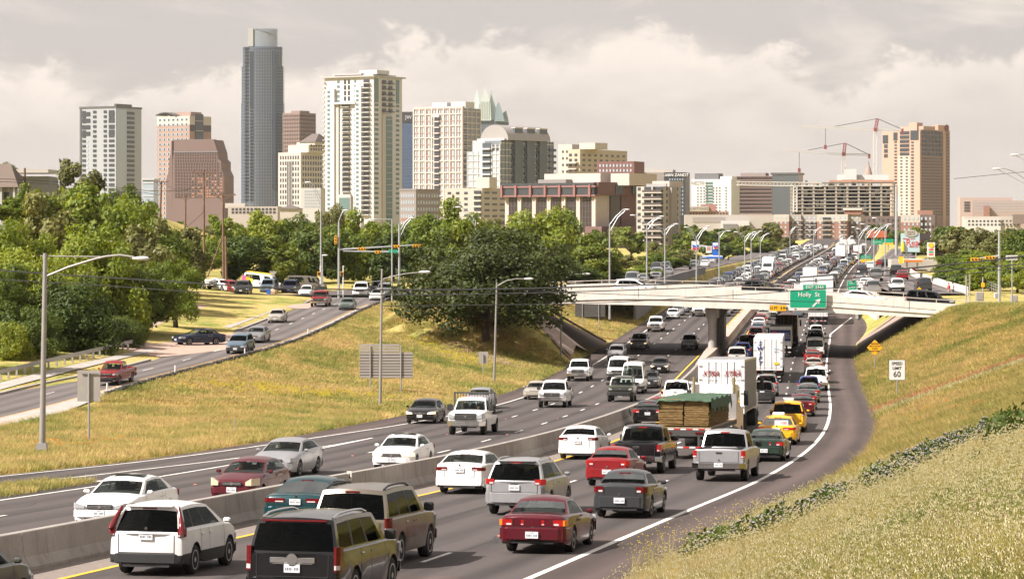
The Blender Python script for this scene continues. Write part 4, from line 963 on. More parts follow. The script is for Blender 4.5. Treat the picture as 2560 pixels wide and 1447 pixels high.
# flatbed trailer with stacked pallets of sod under netting
SOD=M('sod_layers',lambda t:t.n('ShaderNodeOutputMaterial',{'Surface':t.n('ShaderNodeBsdfPrincipled',{'Base Color':t.ramp(t.noise(t.vmul(t.n('ShaderNodeTexCoord').outputs['Object'],(2.0,2.0,14.0)),2.2,6,0.75),[(0.3,(0.05,0.03,0.012)),(0.5,(0.17,0.11,0.045)),(0.7,(0.30,0.215,0.105))]),'Roughness':0.95,'Specular IOR Level':0.1}).outputs[0]}))
NET=mat('green_netting',(0.045,0.085,0.05),0.9,var=0.5,vscale=4.0,bump=0.6,bscale=9);DECKW=mat('deck_boards',(0.34,0.25,0.17),0.9,var=0.25,vscale=3)
P=[]
P.append(('frame',MB().use(TGR).box((6.5,0,1.12),(12.6,1.0,0.36)).box((6.5,1.2,1.30),(13,0.12,0.2)).box((6.5,-1.2,1.30),(13,0.12,0.2)).mesh('trailer_frame'),None,None,None))
for k in range(9):P.append(('deck_board',MB().use(DECKW).box((6.5,-1.12+k*0.28,1.42),(13,0.265,0.05)).mesh('deck_board'),None,None,None))
P.append(('tail_plate',MB().use(TGR).box((-0.03,0,1.22),(0.06,2.5,0.34)).mesh('tail_plate'),None,None,None))
st=MB()
for k in range(9):st.use(RWB if k%2 else TWH).box((-0.066,-1.12+k*0.28,1.36),(0.01,0.27,0.05))
P.append(('reflective_strip',st.mesh('reflective_strip'),None,None,None))
for yy in(-0.85,-0.72,-0.59,0.59,0.72,0.85):P.append(('tail_lamp',MB().use(TR).lathe([(0.0,0),(0.055,0),(0.05,0.03),(0.0,0.035)],10,'X',(-0.10,yy,1.2)).mesh('tail_lamp'),'tail',None,None))
P.append(('underride_bar',MB().use(TGR).box((-0.02,0,0.55),(0.1,2.3,0.1)).box((0,0.7,0.85),(0.1,0.1,0.6)).box((0,-0.7,0.85),(0.1,0.1,0.6)).mesh('underride_bar'),None,None,None))
st=MB()
for k in range(8):st.use(RWB if k%2 else TWH).box((-0.076,-0.98+k*0.28,0.55),(0.01,0.27,0.07))
P.append(('reflective_strip',st.mesh('reflective_strip2'),None,None,None))
random.seed(3)
for k in range(8):  # two rows of pallets, each stack of uneven layers
 for j in(0,1):
  g=MB().use(SOD);yc=-0.59+j*1.18;xc=0.75+k*1.22;z=1.5
  while z<2.62:
   hz=random.uniform(0.07,0.11);nn=4;dx,dy=random.uniform(0.0,0.05),random.uniform(0.0,0.05)
   g.bevbox((xc+random.uniform(-.02,.02),yc+random.uniform(-.02,.02),z+hz/2),(1.14+dx,1.10+dy,hz),0.025,rz=random.uniform(-.02,.02));z+=hz-0.004
  P.append(('sod_pallet',g.mesh('sod_pallet',30),None,None,None))
g=MB().use(NET);nx,ny=34,14;vs=[]
for i in range(nx+1):
 for j in range(ny+1):
  u,v=i/nx,j/ny;x=0.02+10.0*u;y=1.30-2.60*v;z=2.72+0.05*math.sin(x*2.6)+random.uniform(-.025,.03)
  if j==ny:z=2.2+0.15*math.sin(x*3.1)+random.uniform(-.12,.12)
  if j==ny-1:y=-1.24
  if i==0:z-=0.06+0.08*random.random()
  if j==0:z=2.45+random.uniform(-.08,.06)
  vs.append((x,y,z))
g.add(vs,grid_faces(nx+1,ny+1));P.append(('netting',g.mesh('netting',70),None,None,None))
P.append(('headboard',MB().use(GAL).box((13.0,0,2.05),(0.1,2.45,1.25)).mesh('headboard'),None,None,None))
for sgn in(1,-1):P.append(('mudflap',MB().use(BLK).box((0.7,sgn*0.9,0.55),(0.03,0.6,0.75)).mesh('mudflap'),None,None,None))
tm,rm=wheel_meshes(0.50,0.52,'steel')
for xa in(1.6,2.9):
 for sgn in(1,-1):P.append(('wheel',tm,None,(xa,sgn*0.97,0.5,0 if sgn>0 else math.pi),None));P.append(('rim',rm,None,None,len(P)-1))
cab_parts(P,14.2,H=3.1);MODEL['sod_truck']=dict(parts=P,spec=dict(wb=14),x0=0,x1=18.5)
# flatbed pickup: pickup cab with headache rack and steel deck
base=[p for p in MODEL['pickup']['parts']]
build_model('cab_chassis',ro=0.4,wb=4.2,fo=0.98,W=2.05,H=2.02,zb=0.5,hood=1.32,deck=1.28,tail=1.0,nose=1.22,wsb=3.50,rf=2.95,rr=1.95,blb=1.78,wr=0.42,tw=0.27,bump=(0.50,0.80,CHR,0.10),re_taper=0.7,fr_taper=0.93,yt=0.76,yb=0.89,win=((0.10,0.91),),heads=((0.60,1.0,0.92,1.20),),grille=(0,0.58,0.84,1.20),intake=(0,0.6,0.42,0.48),tails=(),fplate=0.64,mirror=(0.16,0.30,0.34),hi_stop=False,rim='steel')
P=MODEL['cab_chassis']['parts']
P.append(('deck',MB().use(TGR).box((0.35,0,1.12),(2.9,2.35,0.14)).box((0.35,0,0.95),(2.8,0.9,0.24)).mesh('deck'),None,None,None))
rk=MB().use(TGR);rk.box((1.78,0,2.24),(0.09,2.35,0.09))
for sgn in(1,-1):rk.box((1.78,sgn*1.13,1.65),(0.09,0.09,1.2))
for k in range(13):rk.box((1.78,-0.96+k*0.16,1.68),(0.03,0.035,1.05))
P.append(('headache_rack',rk.mesh('headache_rack'),None,None,None))
for k in range(5):P.append(('cab_light',MB().use(AMB).bevbox((2.86,-0.5+0.25*k,2.06),(0.1,0.07,0.04),0.012).mesh('cab_light'),None,None,None))
# ---- placing
def nb(px,py,model,colour,label,cat='car',**kw):
 p=unproj(px,py,lambda X,Y:zf(Y));s=Et(p.y);h=Vector((s,1)).normalized();k=math.atan2(zf(p.y+2)-zf(p.y),2)
 return place(model,colour,p,h,label,cat,pitch=k,**kw)
def sb(px,py,model,colour,label,cat='car',zfun=None,head=None,**kw):
 zfun=zfun or(lambda X,Y:zf(Y));p=unproj(px,py,zfun);s=Et(p.y);h=-Vector((s,1)).normalized()if head is None else Vector(head).normalized()
 wb=MODEL[model]['spec']['wb'];q=Vector((p.x-h.x*wb,p.y-h.y*wb));q=Vector((q.x,q.y,zfun(q.x,q.y)))
 return place(model,colour,q,h,label,cat,pitch=math.atan2(p.z-q.z,wb),**kw)
def fz(X,Y):return-Hfr(Y)+0.01
def fr_(px,py,model,colour,label,cat='car',**kw):
 p=unproj(px,py,zg);s=((G(p.y+1)+Ff(p.y+1))-(G(p.y-1)+Ff(p.y-1)))/4
 return sb(px,py,model,colour,label,cat,zfun=zg,head=kw.pop('head',(-s,-1)),**kw)
 # northbound, front rows
crv=nb(397,1432,'suv_compact','pearl','white compact crossover with black lower bumper beside the median barrier','suv')
esc=nb(772,1512,'suv_large','black','large glossy black utility vehicle cut off by the bottom edge','suv')
tan=nb(905,1412,'suv_tan','tan','tan utility vehicle with black roof rails ahead of the big black one','suv')
nb(768,1316,'sedan_big','teal','dark teal sedan with a wide red tail lamp bar by the barrier')
nb(1165,1231,'sedan_b','white','white sedan with pale seats in the left northbound lane')
nb(1302,1284,'suv_mid','silver','silver white crossover with chrome roof rails and red tail lamps','suv',brake=True)
cam_car=nb(1352,1377,'sedan_old','maroon','older maroon sedan with amber outer tail lamps, nearest in the middle',brake=True)
nb(1562,1291,'sedan_mid','charcoal','dark grey sedan just ahead of the older maroon sedan')
nb(1528,1213,'sedan_mid','red','bright red sedan beside the black pickup',brake=True)
nb(1452,1146,'sedan_fastback','white','white fastback sedan left of the black pickup')
nb(1600,1181,'pickup','black','black crew cab pickup seen from behind','pickup',brake=True)
nb(1806,1200,'pickup','silver','silver crew cab pickup with chrome bumper in the right lane','pickup',brake=True)
nb(1915,1151,'sedan_old','green','dark green sedan just ahead of the silver pickup',brake=True)
tx=nb(1945,1110,'sedan_big','taxi','yellow taxi sedan with a white advert board on its boot','taxi',name='taxi',brake=True)
tx2=nb(1970,1079,'minivan','taxi','yellow taxi minivan with dark rear window','taxi',name='taxi')
sod=nb(1708,1148,'sod_truck','white','flatbed truck loaded with sod pallets under green netting','truck')
xtra=nb(1803,1084,'semi','white','grey white box trailer with red lettering on both rear doors','truck')
swift=nb(1920,957,'semi_white','white','white box trailer with blue letters stacked down its left door','truck')
boxt=nb(1966,868,'box_truck','darkred','brown round-roofed box truck under the green exit sign','truck')
adt=nb(1951,893,'box_white','offwhite','white truck with a blue advert panel behind the brown box truck','truck')
wtr=nb(2045,812,'semi_white','white','plain white trailer passing under the overpass in the right lane','truck')
rl=[(2003,1040,'sedan','maroon','maroon sedan half hidden ahead of the yellow taxi minivan','car',1),(2012,1024,'sedan_mid','charcoal','dark grey sedan two cars ahead of the taxi minivan','car',1),(2020,1006,'sedan','greygreen','grey green sedan behind the blue hatchback crossover','car',1),(2022,992,'suv_compact','blue','blue crossover with lit brake lamps in the right lane','suv',1),(2040,976,'pickup','white','white pickup in the right lane ahead of the blue crossover','pickup',0),(2047,957,'sedan_fastback','pearl','white sedan straddling the right edge line','car',0),(2034,932,'sedan_b','champagne','pale beige sedan in the right lane short of the overpass shadow','car',1),(2032,910,'sedan','darkred','red brown sedan at the edge of the overpass shadow','car',1),(2038,893,'van','white','white van in the overpass shadow, right lane','van',0),(2038,866,'pickup','black','black pickup under the overpass behind the white crossover','pickup',0),(2041,846,'suv_compact','white','white crossover close behind the plain white trailer','suv',0)]
for px_,py_,mo,co,la,ca,br_ in rl:nb(px_,py_,mo,co,la,ca,brake=bool(br_))
for px_,py_,mo,co,la,ca,br_ in[(1906,1008,'suv_compact','charcoal','dark crossover squeezed between the two big box trailers','suv',1),(1916,990,'suv_mid','silver','silver crossover right behind the trailer with stacked blue letters','suv',1),(1622,1062,'sedan','black','black sedan with lit brake lamps beside the sod truck','car',1),(1652,1048,'sedan_mid','red','small red car mostly hidden left of the sod truck','car',0),(1690,1018,'pickup','white','white pickup left of the sod truck cab','pickup',0),(1722,1002,'sedan','white','white sedan peeking out left of the lettered grey trailer','car',0),(1843,914,'suv_large','offwhite','white utility vehicle left of the trailer with blue letters','suv',0),(1856,897,'suv_mid','blue','dark blue utility vehicle entering the overpass shadow','suv',1),(1868,881,'pickup','black','black pickup in the overpass shadow, left northbound lane','pickup',1),(1890,854,'suv_mid','maroon','dark maroon utility vehicle under the overpass','suv',1),(1895,834,'sedan','steelblue','pale blue sedan under the overpass, left lane','car',1),(1897,822,'sedan_b','white','white sedan just past the pale blue sedan','car',1),(1902,811,'sedan_mid','red','small red sedan beyond the overpass pier, left northbound lane','car',1),(1909,799,'sedan_b','champagne','pale silver sedan emerging beyond the overpass, left northbound lane','car',0),(1934,786,'sedan','black','black car right behind the clearance sign','car',1)]:
 nb(px_,py_,mo,co,la,ca,brake=bool(br_))
place('suv_compact','olivegrey',(off(53.2,9.05),53.2,zf(53.2)),Vector((Et(52),1)).normalized(),'dark grey car cut off at the lower left corner',pitch=-0.04)
# southbound
sb(275,1318,'sedan','white','white sedan with chrome grille bars behind the median barrier, left',lit=False)
sb(598,1256,'hatch_sedan','maroon','maroon compact sedan with yellowed head lamps facing us',hmat=HLY)
sb(695,1190,'sedan_b','silver','silver sedan behind the maroon compact, facing us')
sb(990,1174,'sedan','white','white sedan with lit head lamps behind the middle of the barrier',lit=True)
sb(1055,1058,'sedan_fastback','black','glossy black sedan on the left shoulder line, facing us',lit=True)
sb(1170,1086,'cab_chassis','white','white flatbed pickup truck with a black rack behind the cab','truck')
sb(1195,1022,'sedan_b','silver','silver sedan mostly hidden behind the white flatbed truck')
sb(1338,998,'sedan_old','champagne','pale silver sedan left of the white pickup, facing us')
sb(1382,1018,'pickup','white','white crew cab pickup with chrome bumper facing us in the centre','pickup')
sb(1552,1004,'hummer','olive','dark boxy off-roader with chrome slotted grille','suv')
sb(1446,952,'pickup','white','white work pickup with amber roof lights on the shoulder line','pickup')
sb(1545,951,'van','white','white cargo van with black grille and amber lamp','van')
sb(1581,984,'van_tall','offwhite','high-roofed white van with gold lower body behind the off-roader','van')
sb(1622,970,'sedan','charcoal','dark sedan with a pale front bra beside the high-roofed van')
sb(1649,932,'sedan_mid','black','black sedan with amber lit lamps near the yellow line',lit=True)
sb(1540,901,'suv_compact','silver','silver crossover leaving the overpass shadow','suv')
sb(1597,872,'suv_mid','grey','grey utility vehicle with lit lamps in the overpass shadow','suv',lit=True)
sb(1723,873,'suv_compact','pearl','pale crossover in the overpass shadow beside the pier','suv')
sb(1638,829,'pickup','white','white pickup just beyond the overpass, facing us','pickup')
sb(1681,797,'sedan','white','white sedan beyond the overpass behind the white pickup')
sb(1757,784,'sedan_mid','darkred','dark red sedan right below the overpass edge, facing us')
# frontage road
fr_(270,962,'pickup_small','red','small red pickup on the left frontage road','pickup')
fr_(462,862,'sedan','navy','navy sedan turning into the driveway',head=(-0.80,-0.60))
fr_(593,884,'suv_compact','steelblue','blue grey station wagon leading the frontage road traffic','car')
fr_(637,857,'sedan_b','grey','grey sedan right behind the blue grey wagon')
fr_(690,807,'sedan_mid','champagne','beige grey sedan alone in the middle of the frontage road')
fr_(798,767,'pickup','red','red pickup with silver bumper on the frontage road','pickup')
fr_(866,775,'sedan_old','greygreen','grey green sedan beside the red pickup with the silver bumper')
fr_(901,742,'suv_large','pearl','white utility vehicle with dark grille at the intersection','suv')
fr_(941,751,'sedan_old','pearl','white sedan beside the frontage kerb near the oak')
fr_(960,741,'suv_mid','grey','grey utility vehicle half hidden by the oak','suv')
fr_(604,735,'suv_mid','charcoal','dark utility vehicle parked facing us left of the boulder','suv')
fr_(669,734,'suv_large','steelblue','blue grey utility vehicle waiting beside the ladder van','suv')
fr_(723,736,'suv_large','navy','dark blue utility vehicle waiting behind the white sports car','suv')
fr_(764,740,'sedan_old','white','low white sports car with pop-up nose at the kerb')
fr_(800,729,'van','tan','tan passenger van crossing the intersection','van',head=(1,-0.12))
lv=fr_(690,728,'van','white','white service van with yellow ladders on its roof','van',head=(1,-0.25))
fr_(568,727,'sedan','white','white sedan parked behind the utility poles',head=(0.7,-0.7))
fr_(590,731,'hatch_sedan','red','red car parked beside the dark utility vehicle',head=(0.5,-0.8))
fr_(516,722,'pickup','white','white pickup parked under the trees behind the tall pole','pickup',head=(0.9,-0.4))
fr_(985,738,'pickup','charcoal','dark pickup behind the oak at the intersection','pickup',head=(1,-.1))
mb=MB().use(mat('ladder_yellow',(0.75,0.5,0.05),0.5))
for yy in(-0.5,0.5):
 for dy in(-0.18,0.18):mb.box((0.9,yy+dy,2.2),(3.4,0.05,0.09))
 for k in range(9):mb.box((-0.6+k*0.38,yy,2.2),(0.05,0.34,0.05))
mb.obj('ladder',lv)
mb=MB()
for k,c_ in enumerate(((0.75,0.08,0.3),(0.75,0.35,0.02),(0.7,0.65,0.05))):mb.use(mat('decal_%d'%k,c_,0.4)).box((-0.9+k*0.5,-1.03,1.3-0.1*k),(0.5,0.015,0.7-0.1*k))
mb.obj('decal',lv)
# on the overpass, eastbound along the near parapet
for px_,mo,co,la,ca in((1560,'suv_compact','white','white crossover driving across the left end of the overpass','suv'),(1880,'suv_mid','black','black utility vehicle on the overpass left of the exit sign','suv'),(2128,'sedan_fastback','white','white sedan on the overpass right of the exit sign','car'),(2292,'suv_tan','black','black wagon at the right end of the overpass','suv')):
 X=(px_-1280)/FPX*305;X=(px_-1280)/FPX*(BY(X)+4);z=BT(X)-0.75
 place(mo,co,(X,BY(X)+4.0,z),(1,-0.25),la,ca,pitch=math.atan2(BT(X+2)-BT(X),2))
 # lettering on the trailers, truck panels and the taxi
DRED=mat('letter_darkred',(0.22,0.01,0.015),0.5);DBLU=mat('letter_navy',(0.015,0.03,0.16),0.5);GRYL=mat('letter_grey',(0.35,0.33,0.33),0.5);REDL=mat('letter_red',(0.6,0.03,0.03),0.5);LBL=mat('letter_blue',(0.05,0.25,0.6),0.5);WHL=mat('letter_white',(0.8,0.8,0.78),0.5)
for sgn in(1,-1):
 text('XTRA',0.40,DRED,xtra,(-0.095,sgn*0.60,3.32),ROT_REAR,shear=0.35,bold=0.006,sx=0.9);text('L E A S E',0.14,GRYL,xtra,(-0.095,sgn*0.62-0.1,3.0),ROT_REAR)
text('R 10795',0.13,GRYL,xtra,(-0.095,-0.85,3.55),ROT_REAR)
for k,ch in enumerate('SWIFT'):text(ch,0.50,DBLU,swift,(-0.095,0.72,3.50-0.44*k),ROT_REAR,shear=0.2,bold=0.012,sx=1.15)
text('Merlin',0.18,LBL,swift,(-0.095,-0.75,3.05),ROT_REAR);text('866 669',0.13,DBLU,swift,(-0.095,-0.75,2.8),ROT_REAR)
bx('warning_plate',swift,YPL,(-0.1,-0.75,1.75),(0.012,0.42,0.22));bx('warning_plate',swift,YPL,(0.3,0.0,0.5),(0.02,0.8,0.75))
o=MB().use(DBLU).box((-0.10,0,2.35),(0.03,2.2,1.2)).obj('advert_panel',adt)
text('The nation\'s\nleader in fresh\nfruit & produce',0.22,WHL,adt,(-0.125,-0.35,2.35),ROT_REAR);MB().use(REDL).lathe([(0.36,0),(0.36,0.012),(0.45,0.012),(0.45,0)],20,'X',(-0.135,0.62,2.35)).obj('advert_ring',adt);text('fresh',0.22,YPL,adt,(-0.125,0.62,2.35),ROT_REAR)
x0_=MODEL['sedan_big']['x0']
MB().use(TWH).box((x0_+0.10,0,1.12),(0.03,1.15,0.28)).obj('advert_board',tx);text('100',0.2,REDL,tx,(x0_+0.08,-0.35,1.12),ROT_REAR);text('SAVE',0.12,GRYL,tx,(x0_+0.08,0.25,1.13),ROT_REAR)
for o_,h_ in((tx,1.52),(tx2,1.82)):MB().use(TWH).bevbox((0.7,0,h_),(0.22,0.62,0.17),0.04).obj('roof_sign',o_,smooth=40)
for sgn in(1,-1):MB().use(AMB).prism([(-1.137,sgn*.79),(-1.137,sgn*.835),(-1.06,sgn*.872),(-0.92,sgn*.885),(-0.92,sgn*.82)],.735,.875,'XY').obj('amber_lens',cam_car)
# curved tail lamp columns of the white crossover
for sgn in(1,-1):
 s_=MODEL['suv_compact']['spec'];g=MB().use(TR);pts=[]
 for k in range(7):
  v=k/6;z=0.98+0.62*v;y=sgn*(0.875-0.20*v**1.4);x=-0.93+0.30*max(0,v-0.12)**1.0*1.05;pts.append((x,y,z))
 g.tube(pts,[0.075,0.08,0.075,0.06,0.05,0.045,0.035],8);g.obj('tail_lamp',crv,smooth=60)
MB().use(CHR).bevbox((-1.275,0,1.02),(0.03,0.95,0.12),0.012).obj('tail_trim',esc);MB().use(CHR).lathe([(0.0,0),(0.12,0),(0.12,0.03),(0.0,0.03)],16,'X',(-1.31,0,1.04)).obj('badge',esc)
MB().use(BLK).tube([(-0.86,0.25,1.30),(-0.86,-0.25,1.36)],0.014,5).obj('wiper',tan)
text('RAM',0.14,CHR,[o for o in bpy.data.objects if o.get('label','').startswith('black crew cab pickup')][0],(-1.275,0,1.08),ROT_REAR)
# ---- people at the wheel, seen through the glass
HAIR=mat('hair',(0.04,0.025,0.015),.8);SKN=mat('skin',(0.45,0.27,0.19),0.6)
def driver(car,model,label,shirt,yy=0.37):
 sp=MODEL[model]['spec'];x=sp['blb']+(sp['wsb']-sp['blb'])*0.60;z=sp['deck']-0.10;m4=Matrix.Translation(car.location)@car.rotation_euler.to_matrix().to_4x4()
 o=thing('person',label,'person',m4@Vector((x,yy,z)),car.rotation_euler.z)
 g=MB().use(SKN);g.lathe([(0.20,-0.05),(0.21,0.06),(0.15,0.13),(0.055,0.16),(0.055,0.20),(0.075,0.23),(0.09,0.30),(0.075,0.37),(0.0,0.40)],14);g.tube([(0.085,0,0.275),(0.108,0,0.262)],0.016,5)
 for i,v in enumerate(g.v):g.v[i]=(v[0]*(0.62 if v[2]<0.15 else 1),v[1],v[2])
 b=g.obj('figure',o,smooth=60);g=MB().use(mat('shirt_'+label.split()[2],shirt,.8));g.lathe([(0.205,-0.06),(0.215,0.06),(0.155,0.135),(0.07,0.155)],14);g.v=[(v[0]*.66,v[1],v[2])for v in g.v]
 for sg in(1,-1):g.tube([(0,sg*.18,.06),(.12,sg*.22,-.08),(.33,sg*.14,-.05)],[.06,.05,.04],7)
 g.obj('shirt',o,smooth=60);g=MB().use(HAIR);g.lathe([(0.096,0.31),(0.094,0.35),(0.06,0.40),(0,0.415)],12,'Z',(-0.012,0,0));g.obj('hair',o,smooth=60)
def find(s_):return next(o for o in bpy.data.objects if o.get('label','').startswith(s_))
driver(find('white sedan with chrome'),'sedan','person in cream top driving the white sedan with chrome grille bars',(.6,.52,.4));driver(find('maroon compact'),'hatch_sedan','person in pale top driving the maroon compact sedan',(.5,.48,.45));driver(find('maroon compact'),'hatch_sedan','passenger in red top in the maroon compact sedan',(.4,.05,.06),-0.36)
driver(find('silver sedan behind the maroon'),'sedan_b','person in tan top driving the silver sedan behind the maroon compact',(.4,.3,.2));driver(find('white sedan with lit'),'sedan','person in dark top driving the white sedan with lit head lamps',(.08,.05,.05));driver(cam_car,'sedan_old','person in teal top driving the older maroon sedan',(.2,.42,.4));driver(find('white flatbed pickup'),'cab_chassis','person in green top driving the white flatbed pickup truck',(.2,.3,.15))
# ---- the jam beyond the overpass
random.seed(11)
jc=['white']*6+['silver']*5+['black']*5+['charcoal']*4+['grey']*4+['red','darkred','blue','navy','champagne','tan','steelblue','greygreen','maroon','offwhite']
jm=['sedan','sedan_b','sedan_mid','suv_mid','suv_compact','pickup','suv_large','minivan','sedan_old','van','hatch_sedan']
cn={'white':'white','offwhite':'cream white','silver':'silver','black':'black','charcoal':'dark grey','grey':'grey','red':'red','darkred':'dark red','blue':'blue','navy':'navy','champagne':'beige','tan':'tan','steelblue':'blue grey','greygreen':'grey green','maroon':'maroon'}
mn={'sedan':'sedan','sedan_b':'sedan','sedan_mid':'sedan','sedan_old':'sedan','hatch_sedan':'sedan','suv_mid':'suv','suv_compact':'suv','suv_large':'suv','pickup':'pickup','minivan':'minivan','van':'van'}
def far_car(mo,co,X,Y,z,head,where,grp,pitch=0.0):
 o=link(mn.get(mo,'truck'),joined(mo));set_slot(o,PAINT[co]);o.location=(X,Y,z);o.rotation_euler=(0,-pitch,math.atan2(head[1],head[0]))
 tag(o,'%s %s %s'%(cn[co],mn.get(mo,'truck'),where),mn.get(mo,'truck'),grp+', %s %ss'%(cn[co],mn.get(mo,'truck')));return o
for o_,d_ in((1.75,1),(5.2,1),(8.7,1),(15.5,-1),(18.8,-1),(22.1,-1)):
 Y=402+random.uniform(0,6)if d_<0 else 398+random.uniform(0,6)
 while Y<930:
  if d_>0 and o_<9 and random.random()<(0.035 if o_<6 else 0.01):
   mo=random.choice(['semi','semi_white','box_white']);L=MODEL[mo]['x1']+3
   o=link('truck',joined(mo));set_slot(o,PAINT['white']);o.location=(off(Y,o_),Y,zf(Y));o.rotation_euler=(0,0,math.atan2(1,Et(Y)));tag(o,'white truck in the northbound jam beyond the overpass','truck','trucks in the northbound jam')
  else:
   mo,co=random.choice(jm),random.choice(jc);L=5.4
   wbm=MODEL[mo]['spec']['wb'];s=Et(Y)
   pos=(off(Y,o_)+random.uniform(-.25,.25),Y+(wbm if d_<0 else 0))
   far_car(mo,co,pos[0],pos[1],zf(pos[1]),(s*d_,d_),'in the %sbound jam beyond the overpass'%('north' if d_>0 else 'south'),'far %sbound traffic'%('north' if d_>0 else 'south'),math.atan(-(Hf(Y+2)-Hf(Y))/2)*d_)
  Y+=L+random.uniform(2.0,5.0)+(0 if d_>0 else 0.6)
for k in range(11):
 Y=415+k*26+random.uniform(-6,6);o_=random.choice((29.8,33.6));mo,co=random.choice(jm),random.choice(jc)
 far_car(mo,co,off(Y,o_),Y,max(-Hfr(Y),zf(Y)+0.05)+0.06,(-Et(Y),-1),'on the upper road left of the jam','traffic on the far left frontage')
for px_,py_,mo,co in((2148,706,'sedan','silver'),(2165,724,'sedan_b','white'),(2182,735,'suv_mid','silver'),(2243,728,'suv_compact','white'),(2190,703,'pickup','grey'),(2240,691,'suv_large','black'),(2256,699,'sedan','red'),(2155,686,'suv_mid','charcoal'),(2310,728,'minivan','charcoal'),(2175,672,'sedan','white'),(2200,665,'sedan_mid','darkred'),(2215,668,'suv_mid','black')):
 p=unproj(px_,py_,lambda X,Y:-HR(Y)+0.26);s=RF0(p.y+1)-RF0(p.y)
 far_car(mo,co,p.x,p.y,p.z,(s,1),'on the far right frontage road','traffic on the far right frontage')
 # white tractor unit facing us in the southbound jam and the long white trailer on the horizon
P=[];cab_parts(P,0.0,H=3.9);P.append(('trailer_box',MB().use(TWH).box((-6,0,2.5),(11,2.5,3.0)).mesh('trailer_box'),None,None,None));MODEL['cabfront']=dict(parts=P,spec=dict(wb=3.1),x0=-11,x1=4.2)
sb(1918,692,'cabfront','white','white tractor unit facing us in the southbound jam','truck')
# == BUILDINGS (each at its own distance; corner towards us)
WD=mat('window_dark',(0.045,0.05,0.055),0.12,spec=0.6);WG=mat('window_green',(0.10,0.16,0.15),0.10,spec=0.6);WB=mat('window_blue',(0.06,0.10,0.17),0.08,spec=0.7);WP=mat('window_pale',(0.34,0.40,0.46),0.12,spec=0.6);WBR=mat('window_bronze',(0.05,0.035,0.03),0.15)
def bmat(n,c,r=0.85,v=0.06):
 l=sum(c)/3;c=tuple((x*0.64+l*0.30)*0.86 for x in c);return mat('wall_'+n,c,r,var=v,vscale=0.05)
class Bld:
 def __init__(s,name,label,xc,D,th=35.0,cat='building',zbase=-12.0):
  s.k=FPX/D;s.D=D;s.xc=xc;s.th=R(th);s.zb=zbase
  s.o=thing(name,label,cat,((xc-1280)/s.k,D,zbase),-s.th)
 def L(s,px):return-(s.xc-px)/s.k/math.cos(s.th)
 def Rr(s,px):return(px-s.xc)/s.k/math.sin(s.th)
 def Z(s,py):return(HORIZON-py)/s.k-s.zb
 def blk(s,nm,m,x0,x1,y0,y1,z0,z1,parent=None):return bx(nm,parent or s.o,m,((x0+x1)/2,(y0+y1)/2,(z0+z1)/2),(abs(x1-x0),abs(y1-y0),abs(z1-z0)))
 def face(s,f,u0,u1,v0,v1,t,m,nm,out=0.0):
  """panel of thickness t on face 'L' (u = x) or 'R' (u = y), or at an inset plane 'out'"""
  if f=='L':return s.blk(nm,m,u0,u1,out-t,out+0.05,v0,v1)
  return s.blk(nm,m,out-0.05,out+t,u0,u1,v0,v1)
 def wins(s,f,u0,u1,v0,v1,nu,nv,fu,fv,m,t=0.12,out=0.0,nm='window',skip=None):
  du,dv=(u1-u0)/nu,(v1-v0)/nv
  for i in range(nu):
   for j in range(nv):
    if skip and skip(i,j):continue
    a,b=u0+du*(i+0.5),v0+dv*(j+0.5);s.face(f,a-abs(du)*fu/2,a+abs(du)*fu/2,b-dv*fv/2,b+dv*fv/2,t,m,nm,out)
 def bands(s,f,u0,u1,v0,v1,n,th,m,t=0.5,out=0.0,nm='floor_band'):
  for j in range(n):b=v0+(v1-v0)*(j+0.5)/n;s.face(f,u0,u1,b-th/2,b+th/2,t,m,nm,out)
 def piers(s,f,u0,u1,v0,v1,n,w,m,t=0.6,out=0.0,nm='pier'):
  for i in range(n):a=u0+(u1-u0)*(i/(n-1)if n>1 else 0.5);s.face(f,a-w/2,a+w/2,v0,v1,t,m,nm,out)
  # 1 grey glass slab with balcony columns
b=Bld('office_tower','grey glass apartment tower with dark cap, leftmost on the skyline',290,2400,28);m1=bmat('greyglass',(0.36,0.39,0.43),0.25);dk=bmat('darkmetal',(0.10,0.10,0.11),0.5)
a,d_=-b.L(192),b.Rr(341);h=b.Z(270);b.blk('wall',m1,-a,0,0,d_,0,h);b.blk('roof_cap',dk,-a-.5,0.5,-.5,d_+.5,h,h+1.6);b.blk('penthouse',dk,b.L(286),0.6,-0.6,d_*.6,h+1.6,h+3.5)
b.face('L',b.L(192),b.L(197),0,h,0.5,dk,'corner_fin')
for x0_,x1_ in((199,208),(228,237),(257,265),(271,286)):b.wins('L',b.L(x0_),b.L(x1_),2,h-1,1,26,0.95,0.52,WD,0.5,nm='balcony')
for x0_,x1_ in((199,220),(271,286)):b.wins('L',b.L(x0_),b.L(x1_),h*0.78,h-2,1,4,1.0,0.6,WD,0.55,nm='balcony')
b.wins('L',b.L(210),b.L(216),2,h*.76,1,22,0.6,0.4,WP,0.3)
b.face('R',0.5,d_*0.40,0,h-1,0.3,WP,'glass_panel');b.wins('R',d_*.42,d_*.72,3,h-2,1,26,0.95,0.6,WD,0.4,nm='balcony');b.face('R',d_*.05,d_*.98,0,h*.36,0.6,mat('mirror_glass_dark',(0.09,0.11,0.12),0.08,spec=0.8),'glass_panel')
b.bands('R',d_*.05,d_*.98,0,h*.36,11,0.25,dk,0.75)
